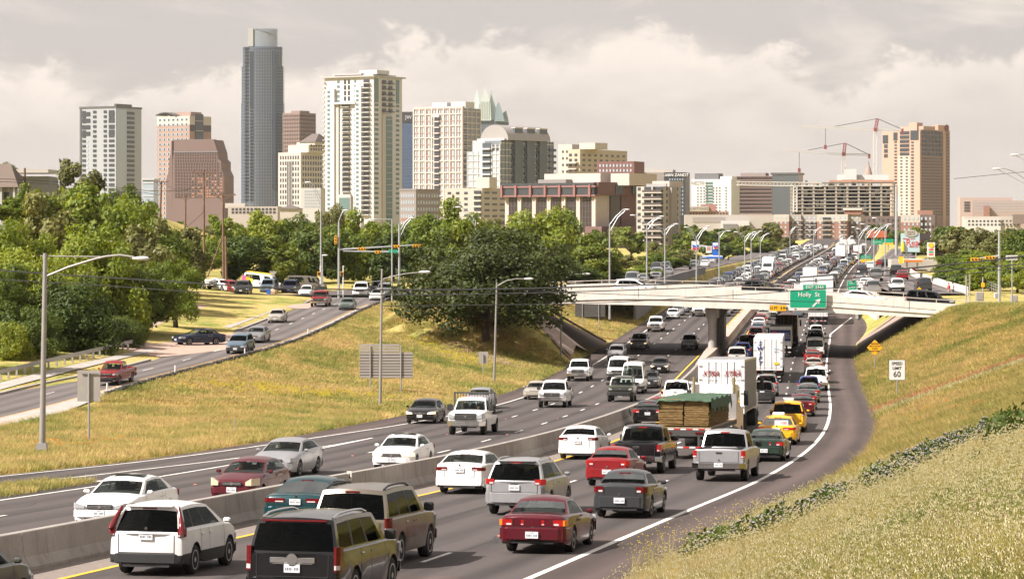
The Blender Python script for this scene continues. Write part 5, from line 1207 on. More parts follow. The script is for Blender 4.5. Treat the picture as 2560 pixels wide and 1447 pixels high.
# 2 brick and cream tower with a bowed roof
b=Bld('apartment_tower','cream topped brick tower with a curved roof behind the stepped brown block',474,2600,35);cr=bmat('cream',(0.55,0.49,0.41));bk=bmat('brickpink',(0.40,0.235,0.17))
a,d_=-b.L(385),b.Rr(521);h=b.Z(290);zc=b.Z(312);b.blk('wall',bk,-a,0,0,d_,0,zc);b.blk('wall',cr,-a,0,0,d_,zc,h)
g=MB().use(dk);n=8;vs=[]
for i in range(n+1):
 u=i/n;x=-a*1.03+a*0.63*u;z=h+1.0+4.2*math.sin(math.pi*(0.15+0.8*u))-2.0;vs+=[(x,-1,z),(x,d_*.5,z),(x,d_*.5,z+0.9),(x,-1,z+.9)]
g.add(vs,[(r*4+c,r*4+(c+1)%4,(r+1)*4+(c+1)%4,(r+1)*4+c)for r in range(n)for c in range(4)]+[(0,1,2,3),(n*4,n*4+1,n*4+2,n*4+3)]);g.obj('curved_roof',b.o)
b.blk('roof_block',bk,-a*.75,-a*.1,d_*.2,d_*.7,h,h+4);b.wins('L',-a+1,-1,2,h-1,7,24,0.62,0.50,WP,0.2);b.wins('L',-a+1,-1,2,h-1,7,24,0.30,0.40,WD,0.3)
b.face('R',d_*.25,d_*.62,zc*.3,h+2,0.4,WD,'stair_glass');b.bands('R',d_*.25,d_*.62,zc*.3,h,9,0.5,cr,0.6);b.face('R',d_*.02,d_*.98,zc-6,zc,0.2,WBR,'window_band')
# 3 stepped brown gable block
b=Bld('office_block','brown stepped office block with a dark sloping roof',430,2300,12);br_=bmat('brownstone',(0.215,0.125,0.105));sl=bmat('slate',(0.075,0.068,0.072),0.5)
wR=(566-430)/b.k;wL=(430-414)/b.k;zt_,ze=b.Z(350),b.Z(382)
prof=[(0,0),(wR,0),(wR,b.Z(440)),(wR-2.5,b.Z(425)),(wR-2.5,b.Z(405)),(wR-5,b.Z(398)),(wR-5.5,ze),(wR-9,zt_),(1.5,zt_),(1.5,ze),(0.5,b.Z(400))]
g=MB().use(br_);DEP=26
for i,(x,z)in enumerate(prof):pass
g.prism([(x,z)for x,z in prof],0.0,DEP,'XZ');g.obj('wall',b.o)
g=MB().use(sl);g.add([(1.2,-0.6,ze),(wR-5.2,-0.6,ze),(wR-9,7,zt_+.5),(1.4,7,zt_+.5)],[(0,1,2,3)]);g.obj('roof',b.o)
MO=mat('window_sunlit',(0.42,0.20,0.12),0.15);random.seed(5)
for k in range(15):
 z=b.Z(492)+(b.Z(388)-b.Z(492))*k/14;x_r=wR-1.2-(5.0 if k>11 else(2.8 if k>8 else 0.0))
 bx('window_band',b.o,WBR,((2.5+x_r)/2,-0.05,z),(x_r-2.5,0.3,1.5))
 for j in range(18):
  xx=2.5+(x_r-2.5)*j/17;bx('pier',b.o,br_,(xx,-0.12,z),(0.9,0.4,1.56))
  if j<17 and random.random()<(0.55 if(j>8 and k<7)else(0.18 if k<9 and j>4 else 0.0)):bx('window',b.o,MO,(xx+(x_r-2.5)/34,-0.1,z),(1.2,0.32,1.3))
g=MB().use(br_);g.prism([(-wL,0),(0.0,0),(0.0,b.Z(352)),(-wL*.15,b.Z(352)),(-wL*.25,b.Z(385)),(-wL*.5,b.Z(400)),(-wL*.55,b.Z(425)),(-wL,b.Z(450))],0.4,DEP-1,'XZ');g.obj('stepped_end',b.o)
# 4 tall glass tower with rounded front
b=Bld('glass_tower','tallest blue glass tower with a pale crown',656,2900,0);gl4=bmat('blueglass',(0.085,0.125,0.185),0.12);gl5=bmat('crownglass',(0.25,0.30,0.35),0.2);fin=bmat('palefin',(0.15,0.185,0.235),0.3)
def rnd(hw,z0,z1,m,nm,dep=16,bow=6,x_off=0.0):
 g=MB().use(m);pts=[(x_off+hw*s_,-bow*(1-s_*s_)+0)for s_ in np.linspace(-1,1,9)]+[(x_off+hw,dep),(x_off-hw,dep)];g.prism([(x,y)for x,y in pts],z0,z1,'XY');return g.obj(nm,b.o,smooth=25)
k4=b.k
rnd(53/k4,0,b.Z(258),gl4,'wall');rnd(52/k4,b.Z(258),b.Z(166),gl4,'wall',15,6);rnd(49/k4,b.Z(166),b.Z(118),gl4,'wall',14,6)
rnd(36/k4,b.Z(118),b.Z(72.5),gl5,'crown',12,3)
g=MB().use(fin);g.tube([(-17/k4+53/k4*u,-3.25+1.3*abs(u-.45),b.Z(74)-5.0*math.sin(math.pi*u)*(0.3+u)*.7)for u in np.linspace(0,1,10)],0.3,5);g.obj('crown_edge',b.o);bx('crown_wall',b.o,bmat('crownwhite',(0.48,0.48,0.48)),(-29/k4,-1.2,(b.Z(118)+b.Z(71))/2),(13/k4,4,b.Z(73)-b.Z(118)))
for j in range(52):
 z=b.Z(512)+(b.Z(122)-b.Z(512))*j/51;hw_=(53 if z<b.Z(258)else(52 if z<b.Z(166)else 49))/k4
 g=MB().use(fin if j%1==0 else dk);pts=[(hw_*1.004*s_,-6.15*(1-s_*s_),z)for s_ in np.linspace(-1,1,9)]
 g.add([p for p in pts]+[(x,y,z_+0.55)for x,y,z_ in pts],[(i,i+1,i+10,i+9)for i in range(8)]);g.obj('floor_line',b.o)
for i in range(25):
 s_=-0.96+1.92*i/24;bx('mullion',b.o,bmat('towerfin',(0.26,0.31,0.37),0.3),(49/k4*s_,-6.2*(1-s_*s_),b.Z(320)),(0.35,0.5,b.Z(122)-b.Z(512)))
for j in range(43):bx('balcony',b.o,WD,(-37/k4,-2.9,b.Z(500)+(b.Z(122)-b.Z(500))*j/42),(13/k4,1.6,1.9))
for j in range(30):bx('balcony',b.o,WD,(-25/k4,-4.6,b.Z(500)+(b.Z(262)-b.Z(500))*j/29),(9/k4,1.6,1.9))
bx('recess',b.o,bmat('deepblue',(0.05,0.07,0.10),0.2),(-24.5/k4,-4.5,b.Z(200)),(11/k4,1.4,b.Z(118)-b.Z(258)));bx('recess',b.o,bmat('deepblue',(0.05,0.07,0.10),0.2),(30/k4,-3.9,b.Z(300)),(8/k4,1.5,b.Z(135)-b.Z(480)))
# 5 brown banded block behind
b=Bld('office_block','brown banded office tower right of the tallest glass tower',749,2850,35);bn=bmat('brownband',(0.30,0.185,0.15));a,d_=-b.L(704),b.Rr(786);h=b.Z(282)
b.blk('wall',bn,-a,0,0,d_,0,h);b.blk('roof_block',bn,-a*.6,-2,3,d_*.7,h,h+2.2)
for j in range(15):z=h-3-j*3.9;b.face('L',-a+.5,-.4,z-.9,z+.9,0.25,WBR,'window_band');b.face('R',.4,d_-.5,z-.9,z+.9,0.25,WBR,'window_band')
b.piers('L',-a+1,-1,h-60,h-1,10,0.7,bn,0.4);b.piers('R',1,d_-1,h-60,h-1,8,0.7,bn,0.4)
# 6 cream setback tower with hipped roof
b=Bld('office_tower','cream office tower with hipped brown roof and stepped shoulders',752,2500,35);ca=bmat('limestone',(0.56,0.50,0.42));a,d_=-b.L(692),b.Rr(803);h=b.Z(381);rb_=bmat('roofbrown',(0.16,0.115,0.095))
b.blk('wall',ca,-a,0,0,d_,0,h);h2=b.Z(362);b.blk('wall',ca,b.L(707),b.Rr(775)*0+4,6,d_,h,h2);h3=b.Z(355);b.blk('wall',ca,b.L(722),8,10,d_*1.05,h2,h3)
g=MB().use(rb_);z0,z1=h3,b.Z(333);x0_,x1_,y0_,y1_=b.L(730),9,9,d_*1.06;cx,cy=(x0_+x1_)/2,(y0_+y1_)/2
g.add([(x0_,y0_,z0),(x1_,y0_,z0),(x1_,y1_,z0),(x0_,y1_,z0),(cx-4,cy,z1),(cx+4,cy,z1)],[(0,1,5,4),(1,2,5),(2,3,4,5),(3,0,4),(0,3,2,1)]);g.obj('roof',b.o)
b.wins('L',-a+1.5,-1.5,3,h-2,8,14,0.5,0.62,WD,0.2,skip=lambda i,j:2<i<5 and 0<j<12);b.face('L',-a*.62,-a*.38,5,h-8,0.25,WD,'glass_panel');b.piers('L',-a*.6,-a*.4,5,h-8,4,0.5,ca,0.5)
b.wins('R',1.5,d_-1.5,3,h-2,8,14,0.5,0.62,WD,0.2);b.wins('R',8,d_-2,h+1,h3-1,6,2,0.5,0.6,WD,0.2,out=4)
# 7 big white residential tower
b=Bld('residential_tower','large white residential tower with green windows and balconies',934,2000,32);wh=bmat('whitestucco',(0.62,0.595,0.565));we=bmat('warmwhite',(0.53,0.475,0.42));a,d_=-b.L(806),b.Rr(1001);h=b.Z(192);sh=bmat('soffit',(0.45,0.42,0.39))
b.blk('wall',wh,-a,0,0,d_,0,h);b.blk('roof_slab',sh,-a-2,1.5,-2,d_+3,h,h+1.0);b.blk('wall',wh,b.L(820),b.L(850)*0-3,3,d_*.9,h+1,b.Z(184));b.blk('penthouse',wh,b.L(885),b.L(930),6,d_*.6,b.Z(184),b.Z(174));b.blk('roof_edge',sh,b.L(825),b.L(900),1,d_*.5,b.Z(186),b.Z(182))
b.face('L',b.L(813),b.L(836),0,b.Z(220),2.2,wh,'bay');b.face('L',b.L(890),b.L(906),0,b.Z(215),2.2,wh,'bay');b.face('L',b.L(836),b.L(845),0,b.Z(256),1.0,we,'bay_side');b.face('L',b.L(834),b.L(892),b.Z(259),b.Z(254),3.0,wh,'cornice')
nf=28;zb0,zt0=b.Z(538),b.Z(196)
for px0,px1,m_,t_ in((818,825,WG,2.4),(839,846,WG,0.25),(884,889,WG,0.25),(893,900,WG,2.4)):b.wins('L',b.L(px0),b.L(px1),zb0,b.Z(222)if t_>1 else zt0,1,nf,0.9,0.50,m_,t_)
b.wins('L',b.L(853),b.L(873),b.Z(480),b.Z(258),1,18,1.0,0.62,WD,0.4,nm='balcony_recess');b.wins('L',b.L(852),b.L(874),b.Z(485),b.Z(260),1,18,1.0,0.12,we,2.4,nm='balcony_slab');b.wins('L',b.L(855),b.L(875),b.Z(252),b.Z(196),2,4,0.5,0.75,WD,0.3)
b.wins('L',b.L(908),b.L(924),zb0,zt0,1,nf,0.95,0.55,WD,0.4,nm='balcony_recess');b.wins('L',b.L(907),b.L(926),zb0-1.6,zt0-1.6,1,nf,1.0,0.12,wh,2.6,nm='balcony_slab');b.wins('L',b.L(804.5),b.L(809),zb0,zt0,1,nf,1.0,0.14,wh,2.0,nm='balcony_slab')
b.face('L',b.L(846),b.L(878),b.Z(540),b.Z(486),2.0,we,'base_bay');b.face('L',b.L(849),b.L(876),b.Z(536),b.Z(494),2.3,WG,'lobby_glass')
b.wins('R',b.Rr(936),b.Rr(945),zb0,b.Z(256),1,23,0.95,0.52,WG,0.25);b.face('R',b.Rr(936),b.Rr(945),b.Z(256),b.Z(196),0.25,WG,'tall_window');b.wins('R',b.Rr(986),b.Rr(994),zb0,b.Z(256),1,23,0.95,0.52,WG,0.25);b.face('R',b.Rr(986),b.Rr(994),b.Z(256),b.Z(196),0.25,WG,'tall_window')
b.face('R',b.Rr(953),b.Rr(975),0,b.Z(284),1.2,we,'bay');b.face('R',b.Rr(960),b.Rr(974),4,b.Z(290),1.5,WG,'tall_window');b.bands('R',b.Rr(960),b.Rr(974),4,b.Z(290),20,0.4,sh,1.7)
for q in(953,968):b.wins('R',b.Rr(q),b.Rr(q+10),b.Z(282),b.Z(196),1,6,0.9,0.6,WD,0.4,nm='balcony_recess');b.wins('R',b.Rr(q),b.Rr(q+10),b.Z(285),b.Z(200),1,6,1.0,0.22,dk,2.2,nm='balcony_rail')
# 8 dark blue hotel
b=Bld('hotel_tower','dark blue glass hotel tower behind the white residential tower',1003,2700,4);h=b.Z(280);wR=(1050-1003)/b.k;b.blk('wall',bmat('hotelblue',(0.05,0.10,0.22),0.12),0,wR,0,30,0,b.Z(307));b.blk('wall',bmat('hoteldark',(0.055,0.055,0.065),0.3),-.3,wR,-.4,30,b.Z(307),h)
text('JW MARRIOTT',5.0,mat('letter_pale',(0.5,0.5,0.52)),b.o,(4.0,-0.8,b.Z(294)),(R(90),0,0),align='LEFT',ext=0.1)
for j in range(26):bx('floor_line',b.o,bmat('hotelline',(0.10,0.16,0.27),0.3),(wR/2,-0.1,3+j*3.3),(wR,0.3,0.35))
# 9 pale gridded glass tower
b=Bld('glass_tower','pale glass tower with a cream and pink grid',1156,2200,32);pg=bmat('paleglass',(0.46,0.50,0.53),0.15);gc=bmat('gridcream',(0.62,0.52,0.44));gp_=bmat('gridpink',(0.55,0.32,0.28));a,d_=-b.L(1032),b.Rr(1199);h=b.Z(270)
b.blk('wall',pg,-a,0,0,d_,0,h);b.blk('wall',bmat('shadeglass',(0.22,0.24,0.26),0.15),-a*.3,0.3,1,d_-.5,0,h-.3);b.blk('roof_block',wh,b.L(1070),b.L(1108),5,18,h,b.Z(255));b.blk('roof_block',wh,b.L(1118),b.L(1155),5,18,h,b.Z(254));b.blk('parapet',gc,-a,0.3,-.3,3,h,h+1.4)
b.bands('L',-a,0,2,h,11,0.9,gc,0.7);b.bands('L',-a,0,6,h+4,11,0.5,gp_,0.5);b.piers('L',-a,0,0,h,9,1.1,gc,0.8);b.piers('L',-a*.94,-a*.06,0,h,17,0.35,gp_,0.5)
b.face('L',b.L(1086),b.L(1098),0,b.Z(296),1.0,WD,'balcony_slot');b.wins('L',b.L(1085),b.L(1099),4,b.Z(296),1,20,1.0,0.2,gc,1.8,nm='balcony_slab');b.face('L',b.L(1084),b.L(1100),b.Z(292),b.Z(287),2.4,wh,'cornice')
b.bands('R',0,d_,2,h,22,0.8,gc,0.6);b.piers('R',0,d_,0,h,5,0.9,gc,0.7);b.wins('R',0.5,d_*.3,3,h-10,1,21,0.9,0.6,WD,0.5,nm='balcony_recess')
b.blk('wing',WP,b.L(1021),b.L(1032),8,20,0,b.Z(296));b.wins('L',b.L(1021),b.L(1032),4,b.Z(296),1,22,1.1,0.25,gc,0.8,out=8,nm='balcony_slab')
# 10 crown of folded glass
b=Bld('glass_tower','blue glass tower with a pale green folded glass crown',1222,2850,0);fg=bmat('crowngreen',(0.58,0.70,0.67),0.25);fb=bmat('frostblue',(0.10,0.155,0.23),0.12);k=b.k
b.blk('wall',fb,-30/k,30/k,0,24,0,b.Z(300));b.blk('wall',fb,-46/k,-26/k,4,24,0,b.Z(300));b.blk('wall',bmat('crownblue',(0.12,0.19,0.27),0.15),30/k,50/k,3,24,0,b.Z(305))
def shard(pts,y0,m_,nm):g=MB().use(m_);g.prism([((px_-1222)/k,b.Z(py_))for px_,py_ in pts],y0,y0+5,'XZ');return g.obj(nm,b.o)
shard([(1168,302),(1172,254),(1180,262),(1193,222),(1199,262),(1196,302)],3,fg,'crown_shard');shard([(1194,302),(1198,262),(1213,220),(1226,258),(1228,302)],-2,fg,'crown_shard');shard([(1222,302),(1224,262),(1228,222),(1240,262),(1246,302)],1,bmat('crowngreen2',(0.46,0.58,0.57),0.25),'crown_shard')
shard([(1236,304),(1240,268),(1247,254),(1256,280),(1262,304)],-3,bmat('crownteal',(0.24,0.36,0.40),0.2),'crown_shard');shard([(1250,306),(1256,284),(1266,276),(1272,306)],0,bmat('crownteal',(0.24,0.36,0.40),0.2),'crown_shard')
for i in range(7):bx('crown_rib',b.o,bmat('ribwhite',(0.55,0.6,0.56)),((1197+i*4.2-1222)/k,-2.2,b.Z(276)),(0.3,0.4,18))
for i in range(16):bx('mullion',b.o,bmat('frostline',(0.30,0.36,0.42)),(-30/k+60/k*i/15,-0.15,b.Z(340)),(0.4,0.3,b.Z(302)-b.Z(380)))
# 11 barrel roofed residential block
b=Bld('residential_tower','glass residential block with a barrel vault roof and blue pilasters',1251,2000,38);bg_=bmat('barrelglass',(0.42,0.47,0.52),0.15);bp=bmat('pilasterblue',(0.07,0.095,0.12),0.4);vr=bmat('vault',(0.36,0.33,0.31),0.5);a,d_=-b.L(1168),b.Rr(1386);h=b.Z(350)
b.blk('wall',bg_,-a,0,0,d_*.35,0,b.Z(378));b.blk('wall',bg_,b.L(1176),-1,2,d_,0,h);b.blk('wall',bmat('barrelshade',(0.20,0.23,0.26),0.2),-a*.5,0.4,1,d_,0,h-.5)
g=MB().use(vr);n=12;x0_,x1_=b.L(1192),4.0;cx,rx=(x0_+x1_)/2,(x1_-x0_)/2;prof=[(cx+rx*math.cos(t_),h+(b.Z(311)-h)*math.sin(t_))for t_ in np.linspace(0,math.pi,n)]
g.prism(prof,4,d_*.86,'XZ');g.obj('vault_roof',b.o,smooth=30);b.blk('terrace',wh,b.L(1188),2,2,d_*.3,h,h+1.2)
for px_ in(1281,1312,1344):b.blk('pilaster',bp,-0.5,2.4,b.Rr(px_),b.Rr(px_)+9,0,b.Z(320));b.blk('chimney_cap',gc,-0.7,2.6,b.Rr(px_)-.3,b.Rr(px_)+9.3,b.Z(320),b.Z(317))
for px_ in(1277,1308,1340,1372):b.wins('R',b.Rr(px_),b.Rr(px_)+8,6,h-4,1,14,1.0,0.45,WD,1.6,nm='balcony')
b.bands('R',0,d_,4,h,15,0.5,wh,0.6);b.piers('R',1,d_-1,0,h,16,0.6,bp,0.6);b.face('L',b.L(1207),b.L(1228),0,h-2,0.6,bp,'balcony_slot');b.wins('L',b.L(1206),b.L(1229),4,h-4,1,14,1.0,0.22,wh,2.4,nm='balcony_slab')
b.bands('L',-a,b.L(1206),4,b.Z(378),13,0.4,wh,0.5);b.piers('L',-a,b.L(1208),0,b.Z(378),4,0.5,wh,0.5);b.bands('L',b.L(1229),0,4,b.Z(360),14,0.4,wh,0.5);b.piers('L',b.L(1230),-.5,0,b.Z(360),3,0.5,wh,0.5)
# 12 brown mid-rise, 13 tan hotel block
b=Bld('mid_rise','grey brown mid-rise block between the white tower and the tan block',1040,1700,30);gb=bmat('greybrown',(0.28,0.23,0.205));a,d_=-b.L(998),b.Rr(1096);h=b.Z(476)
b.blk('wall',gb,-a,0,0,d_,0,h);b.blk('parapet',gb,-a-.3,.3,-.3,d_+.3,h,h+.9);b.wins('L',-a+1,-1,2,h-1,8,7,0.5,0.5,WP,0.2);b.wins('R',1,d_-1,2,h-1,8,7,0.5,0.5,WP,0.2);b.face('L',-a*.9,-a*.3,0,h*.5,0.15,bmat('brickred',(0.33,0.15,0.10)),'brick_panel')
b=Bld('hotel_block','cream hotel block with square dark windows left of the maroon banded building',1205,1300,30);tc=bmat('tancream',(0.54,0.475,0.40));a,d_=-b.L(1110),b.Rr(1266);h=b.Z(470)
b.blk('wall',bmat('tanshade',(0.50,0.43,0.35)),-a,0,0,d_,0,h);b.blk('roof_block',tc,b.L(1185),b.L(1218),2,9,h,b.Z(443));b.wins('L',b.L(1112),b.L(1175),b.Z(560),h-1.0,3,6,0.4,0.42,WD,0.15);b.wins('L',b.L(1185),b.L(1204),b.Z(560),h-.6,1,6,0.9,0.5,WD,0.5,nm='balcony_recess');b.wins('L',b.L(1184),b.L(1205),b.Z(566),h-2,1,6,1.0,0.3,tc,1.2,nm='balcony_front')
b.wins('R',1,d_-.5,b.Z(562),h-.8,3,6,0.62,0.34,WD,0.15)
# 14 maroon banded building with tall dark windows and garage
b=Bld('office_block','tan and maroon building with tall dark windows and a garage base',1486,1100,40);mr=bmat('maroonmetal',(0.30,0.10,0.085),0.6);ti=bmat('tanpanel',(0.56,0.45,0.375));mr2=bmat('maroonwall',(0.20,0.085,0.08));a,d_=-b.L(1262),b.Rr(1600);h=b.Z(463)
b.blk('wall',ti,-a,0,0,d_,0,h);b.face('L',-a,1.0,b.Z(489),h+1.0,2.0,WD,'window_band')
for py_ in(464,487):b.face('L',-a-.5,2.2,b.Z(py_+4),b.Z(py_),2.4,mr,'band')
for px_ in(1264,1300,1337,1374,1410,1447,1484):b.face('L',b.L(px_)-.5,b.L(px_)+.5,b.Z(492),b.Z(462),2.9,mr,'band_post')
for px_ in(1276,1313,1350,1387,1423,1461):b.face('L',b.L(px_-2),b.L(px_+21),b.Z(580),b.Z(492),0.35,WBR,'tall_window');b.piers('L',b.L(px_-2),b.L(px_+21),b.Z(580),b.Z(492),4,0.2,dk,0.5);b.bands('L',b.L(px_-2),b.L(px_+21),b.Z(580),b.Z(492),6,0.15,dk,0.45);b.face('L',b.L(px_+23),b.L(px_+32),b.Z(580),b.Z(492),1.2,ti,'pilaster')
b.face('R',0,d_,b.Z(488),h+1.2,2.0,mr2,'band');b.face('R',b.Rr(1530),b.Rr(1550),b.Z(484),h+.5,2.3,WD,'window');b.face('R',b.Rr(1574),b.Rr(1600),b.Z(484),h+.3,2.5,WD,'window');b.face('R',b.Rr(1525),b.Rr(1548),b.Z(620),b.Z(488),0.6,WBR,'tall_window');b.face('R',b.Rr(1552),b.Rr(1590),b.Z(660),b.Z(488),1.0,mr2,'panel')
b.blk('roof_house',ti,b.L(1330),b.L(1470),8,26,h,b.Z(432));b.blk('roof_house',ti,b.L(1480),8,12,30,h,b.Z(433));b.blk('roof_house',bmat('roofgrey',(0.25,0.22,0.20)),b.L(1330),b.L(1400),4,18,h,b.Z(447))
b.blk('base_wall',mr2,b.L(1475),6,-3,d_*.9,0,b.Z(566));text('Headspin',1.6,WHL,b.o,(b.L(1507),-3.3,b.Z(592)),(R(90),0,0),ext=0.05)
for py_,m_ in((606,tc),(618,WD),(630,tc),(640,WD),(652,tc)):b.blk('garage_band',m_,b.L(1460),7,-4-(0.5 if m_ is tc else 0),d_*.9,b.Z(py_+6),b.Z(py_-5))
# 15 yellow and red apartment stack
b=Bld('apartment_block','yellow cream apartment building with a penthouse block',1450,1750,33);yl=bmat('yellowcream',(0.55,0.44,0.28));a,d_=-b.L(1388),b.Rr(1576);h=b.Z(373)
b.blk('wall',yl,b.L(1420),0,0,d_,0,h);b.blk('wall',tc,-a,b.L(1422),4,30,0,b.Z(360));b.blk('penthouse',tc,b.L(1438),8,5,20,h,b.Z(357));b.wins('R',1,d_-1,b.Z(470),h-2,8,7,0.42,0.42,WD,0.2);b.wins('L',b.L(1420),-1,b.Z(470),h-2,2,7,0.5,0.5,WD,0.2);b.wins('L',-a+2,b.L(1424),b.Z(470),b.Z(370),3,6,0.4,0.35,WD,0.2,out=4);b.wins('L',b.L(1416),b.L(1446),b.Z(460),b.Z(400),1,4,1.0,0.2,tc,3.0,nm='balcony_slab')
b=Bld('apartment_block','dark red brick apartment block in front of the yellow one',1492,1650,20);rk_=bmat('redbrick',(0.22,0.075,0.06));d2=(1590-1492)/b.k;h=b.Z(404);b.blk('wall',rk_,0,d2,0,20,0,h);b.wins('L',1,d2-1,b.Z(470),h-1,10,5,0.42,0.55,WP,0.2)
# 16 balcony tower
b=Bld('balcony_tower','beige tower with dark stacked balconies beside the maroon building',1658,1000,42);bg2=bmat('beige',(0.48,0.41,0.34));bs=bmat('beigeshade',(0.36,0.31,0.27));a,d_=-b.L(1594),b.Rr(1704);h=b.Z(466)
b.blk('wall',bg2,-a,0,0,d_,0,h);b.blk('wall',bs,0,1.0,b.Rr(1675),b.Rr(1690),0,h-.4)
nf=10
for j in range(nf):z0=b.Z(626)+(h-b.Z(626))*j/nf;dz=(h-b.Z(626))/nf;b.face('L',b.L(1613),b.L(1658),z0+.4,z0+dz-.1,0.15,WD,'balcony_recess');b.face('L',b.L(1611),b.L(1660),z0-.15,z0+.22,1.5,bg2,'balcony_slab');b.face('L',b.L(1613),b.L(1658),z0+.22,z0+1.0,1.35,bmat('railbrown',(0.09,0.065,0.05)),'balcony_rail');b.face('L',b.L(1597),b.L(1604),z0+.9,z0+2.0,0.15,WD,'window');b.face('R',b.Rr(1666),b.Rr(1669),z0+.8,z0+2.0,0.15,WD,'window');b.face('R',b.Rr(1694),b.Rr(1697),z0+.8,z0+2.0,0.15,WD,'window')
b.face('L',b.L(1634),b.L(1637),0,h,1.0,bg2,'pier');b.blk('roof_house',ti,-a*.8,-2,6,14,h,h+2.0)
for i in range(12):bx('roof_unit',b.o,GAL,(-a+2+i*(a-4)/11,4,h+.5),(0.8,0.8,1.0))
# 17 dark hotel with sign
b=Bld('hotel_tower','dark hotel tower with white lettering at its top corner',1660,1800,10);dh=bmat('hotelcharcoal',(0.045,0.05,0.065),0.4);wR=(1712-1658)/b.k;h=b.Z(431);b.blk('wall',dh,0,wR,0,25,0,h);b.blk('wall',bmat('hoteltaupe',(0.33,0.28,0.25)),(1590-1660)/b.k,0,2,26,0,b.Z(431));b.blk('roof_house',tc,(1612-1660)/b.k,(1680-1660)/b.k,5,20,h,b.Z(424))
b.wins('L',3,wR-1,b.Z(540),b.Z(444),6,10,0.4,0.5,WP,0.2);text('VAN ZANDT',2.6,WHL,b.o,(wR*.60,-0.4,b.Z(438)),(R(90),0,0),ext=0.1);text('HOTEL',1.2,WHL,b.o,(wR*.13,-0.4,b.Z(440)),(R(90),0,0),ext=0.1)
# 18 white hotel, 19 striped block
b=Bld('hotel_tower','white hotel with dotted dark windows',1828,2300,18);w8=bmat('hotelwhite',(0.68,0.67,0.65));a=-b.L(1731);h=b.Z(448);b.blk('wall',w8,-a,0,0,30,0,h);b.blk('roof_block',bmat('roofcharcoal',(0.16,0.16,0.17)),-a*.95,-a*.35,4,20,h,b.Z(433));b.blk('roof_block',w8,-a*.3,0,3,20,h,b.Z(441))
b.wins('L',-a+4,-3,b.Z(530),h-6,10,9,0.4,0.45,WD,0.25,skip=lambda i,j:i in(4,8));b.wins('L',-a*.66,-a*.45,b.Z(530),h-2,1,10,0.9,0.7,WG,0.2);text('WESTIN',4,GRYL,b.o,(-a*.84,-0.5,h-3),(R(90),0,0),ext=0.1)
b=Bld('office_block','brown block with horizontal dark stripes next to the white hotel',1930,2350,15);a,d_=-b.L(1842),b.Rr(1988);h=b.Z(440);b.blk('wall',bn,-a,0,0,30,0,h);b.blk('roof_house',bmat('taupe',(0.33,0.25,0.22)),-a*.9,-a*.2,4,20,h,b.Z(432))
for j in range(10):z=b.Z(533)+(h-b.Z(533))*(j+.5)/10;b.face('L',-a+.5,-.5,z-1.1,z+.9,0.3,WBR,'window_band')
b.blk('glass_wing',bmat('wingglass',(0.10,0.12,0.13),0.15),0.3,(1996-1930)/b.k,-.5,26,0,b.Z(434));b.blk('roof_slab',dk,-1,(1999-1930)/b.k,-1,27,b.Z(437),b.Z(432))
# 20 concrete frame under construction
b=Bld('construction_frame','concrete building frame under construction with open floors',2235,2000,8);a=-b.L(1978);h=b.Z(456);cf=bmat('rawconcrete',(0.36,0.31,0.26));dep=34
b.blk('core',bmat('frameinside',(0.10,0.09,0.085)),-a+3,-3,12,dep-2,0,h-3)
for j in range(9):z=b.Z(528)+(h-b.Z(528))*j/8;b.blk('floor_slab',cf,-a,0,0,dep,z-.3,z+.3)
for i in range(10):x=-a+1+(a-2)*i/9;b.blk('column',cf,x-.7,x+.7,0.4,1.8,0,h)
for i in range(5):b.blk('column',cf,-.2,.6,i*7+1,i*7+2,0,h)
random.seed(9)
for i in range(60):x=random.uniform(-a+4,-4);j=random.randint(0,7);z=b.Z(528)+(h-b.Z(528))*j/8;b.blk('stored_panel',random.choice([wh,cf,WP,dk,bmat('planks',(0.42,0.3,0.16))]),x,x+random.uniform(1.5,5),2.5,5,z+.5,z+random.uniform(1.5,4.5))
b.blk('edge_netting',bmat('orangenet',(0.55,0.20,0.10)),-a*.62,0,-.3,.1,h+.4,h+1.6);b.blk('formwork',bmat('planks',(0.42,0.3,0.16)),-a*.5,-a*.2,1,5,h+.5,h+2)
b.blk('office_trailer',wh,-a*.48,-a*.36,10,16,h,b.Z(422));b.blk('office_trailer',wh,-a*.55,-a*.05,14,24,h,b.Z(436))
# 21 brick apartment row
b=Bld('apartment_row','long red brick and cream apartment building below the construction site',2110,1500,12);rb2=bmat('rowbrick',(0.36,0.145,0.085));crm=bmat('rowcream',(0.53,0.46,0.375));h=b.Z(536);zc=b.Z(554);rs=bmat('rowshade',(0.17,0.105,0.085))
segs=[(1938,1975,rb2,0),(1975,2003,rs,4),(2003,2044,rs,6),(2044,2092,rb2,0),(2092,2120,rb2,-2),(2120,2150,rs,3)]
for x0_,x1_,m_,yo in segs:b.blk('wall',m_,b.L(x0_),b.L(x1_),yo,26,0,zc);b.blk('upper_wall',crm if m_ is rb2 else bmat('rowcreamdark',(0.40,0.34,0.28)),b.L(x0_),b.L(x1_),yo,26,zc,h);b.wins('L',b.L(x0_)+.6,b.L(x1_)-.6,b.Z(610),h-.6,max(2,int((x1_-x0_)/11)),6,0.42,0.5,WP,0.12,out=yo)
b.wins('L',b.L(2058),b.L(2078),b.Z(612),h-1,1,6,1.0,0.5,WD,0.3,nm='balcony_recess');b.wins('L',b.L(2057),b.L(2079),b.Z(616),h-2,1,6,1.0,0.12,wh,1.4,nm='balcony_slab');b.wins('L',b.L(2100),b.L(2118),b.Z(616),h-2,1,6,1.0,0.14,wh,1.6,out=-2,nm='balcony_slab');b.wins('L',b.L(1976),b.L(2044),b.Z(616),h-2,2,6,.8,0.12,wh,1.4,out=5,nm='balcony_slab')
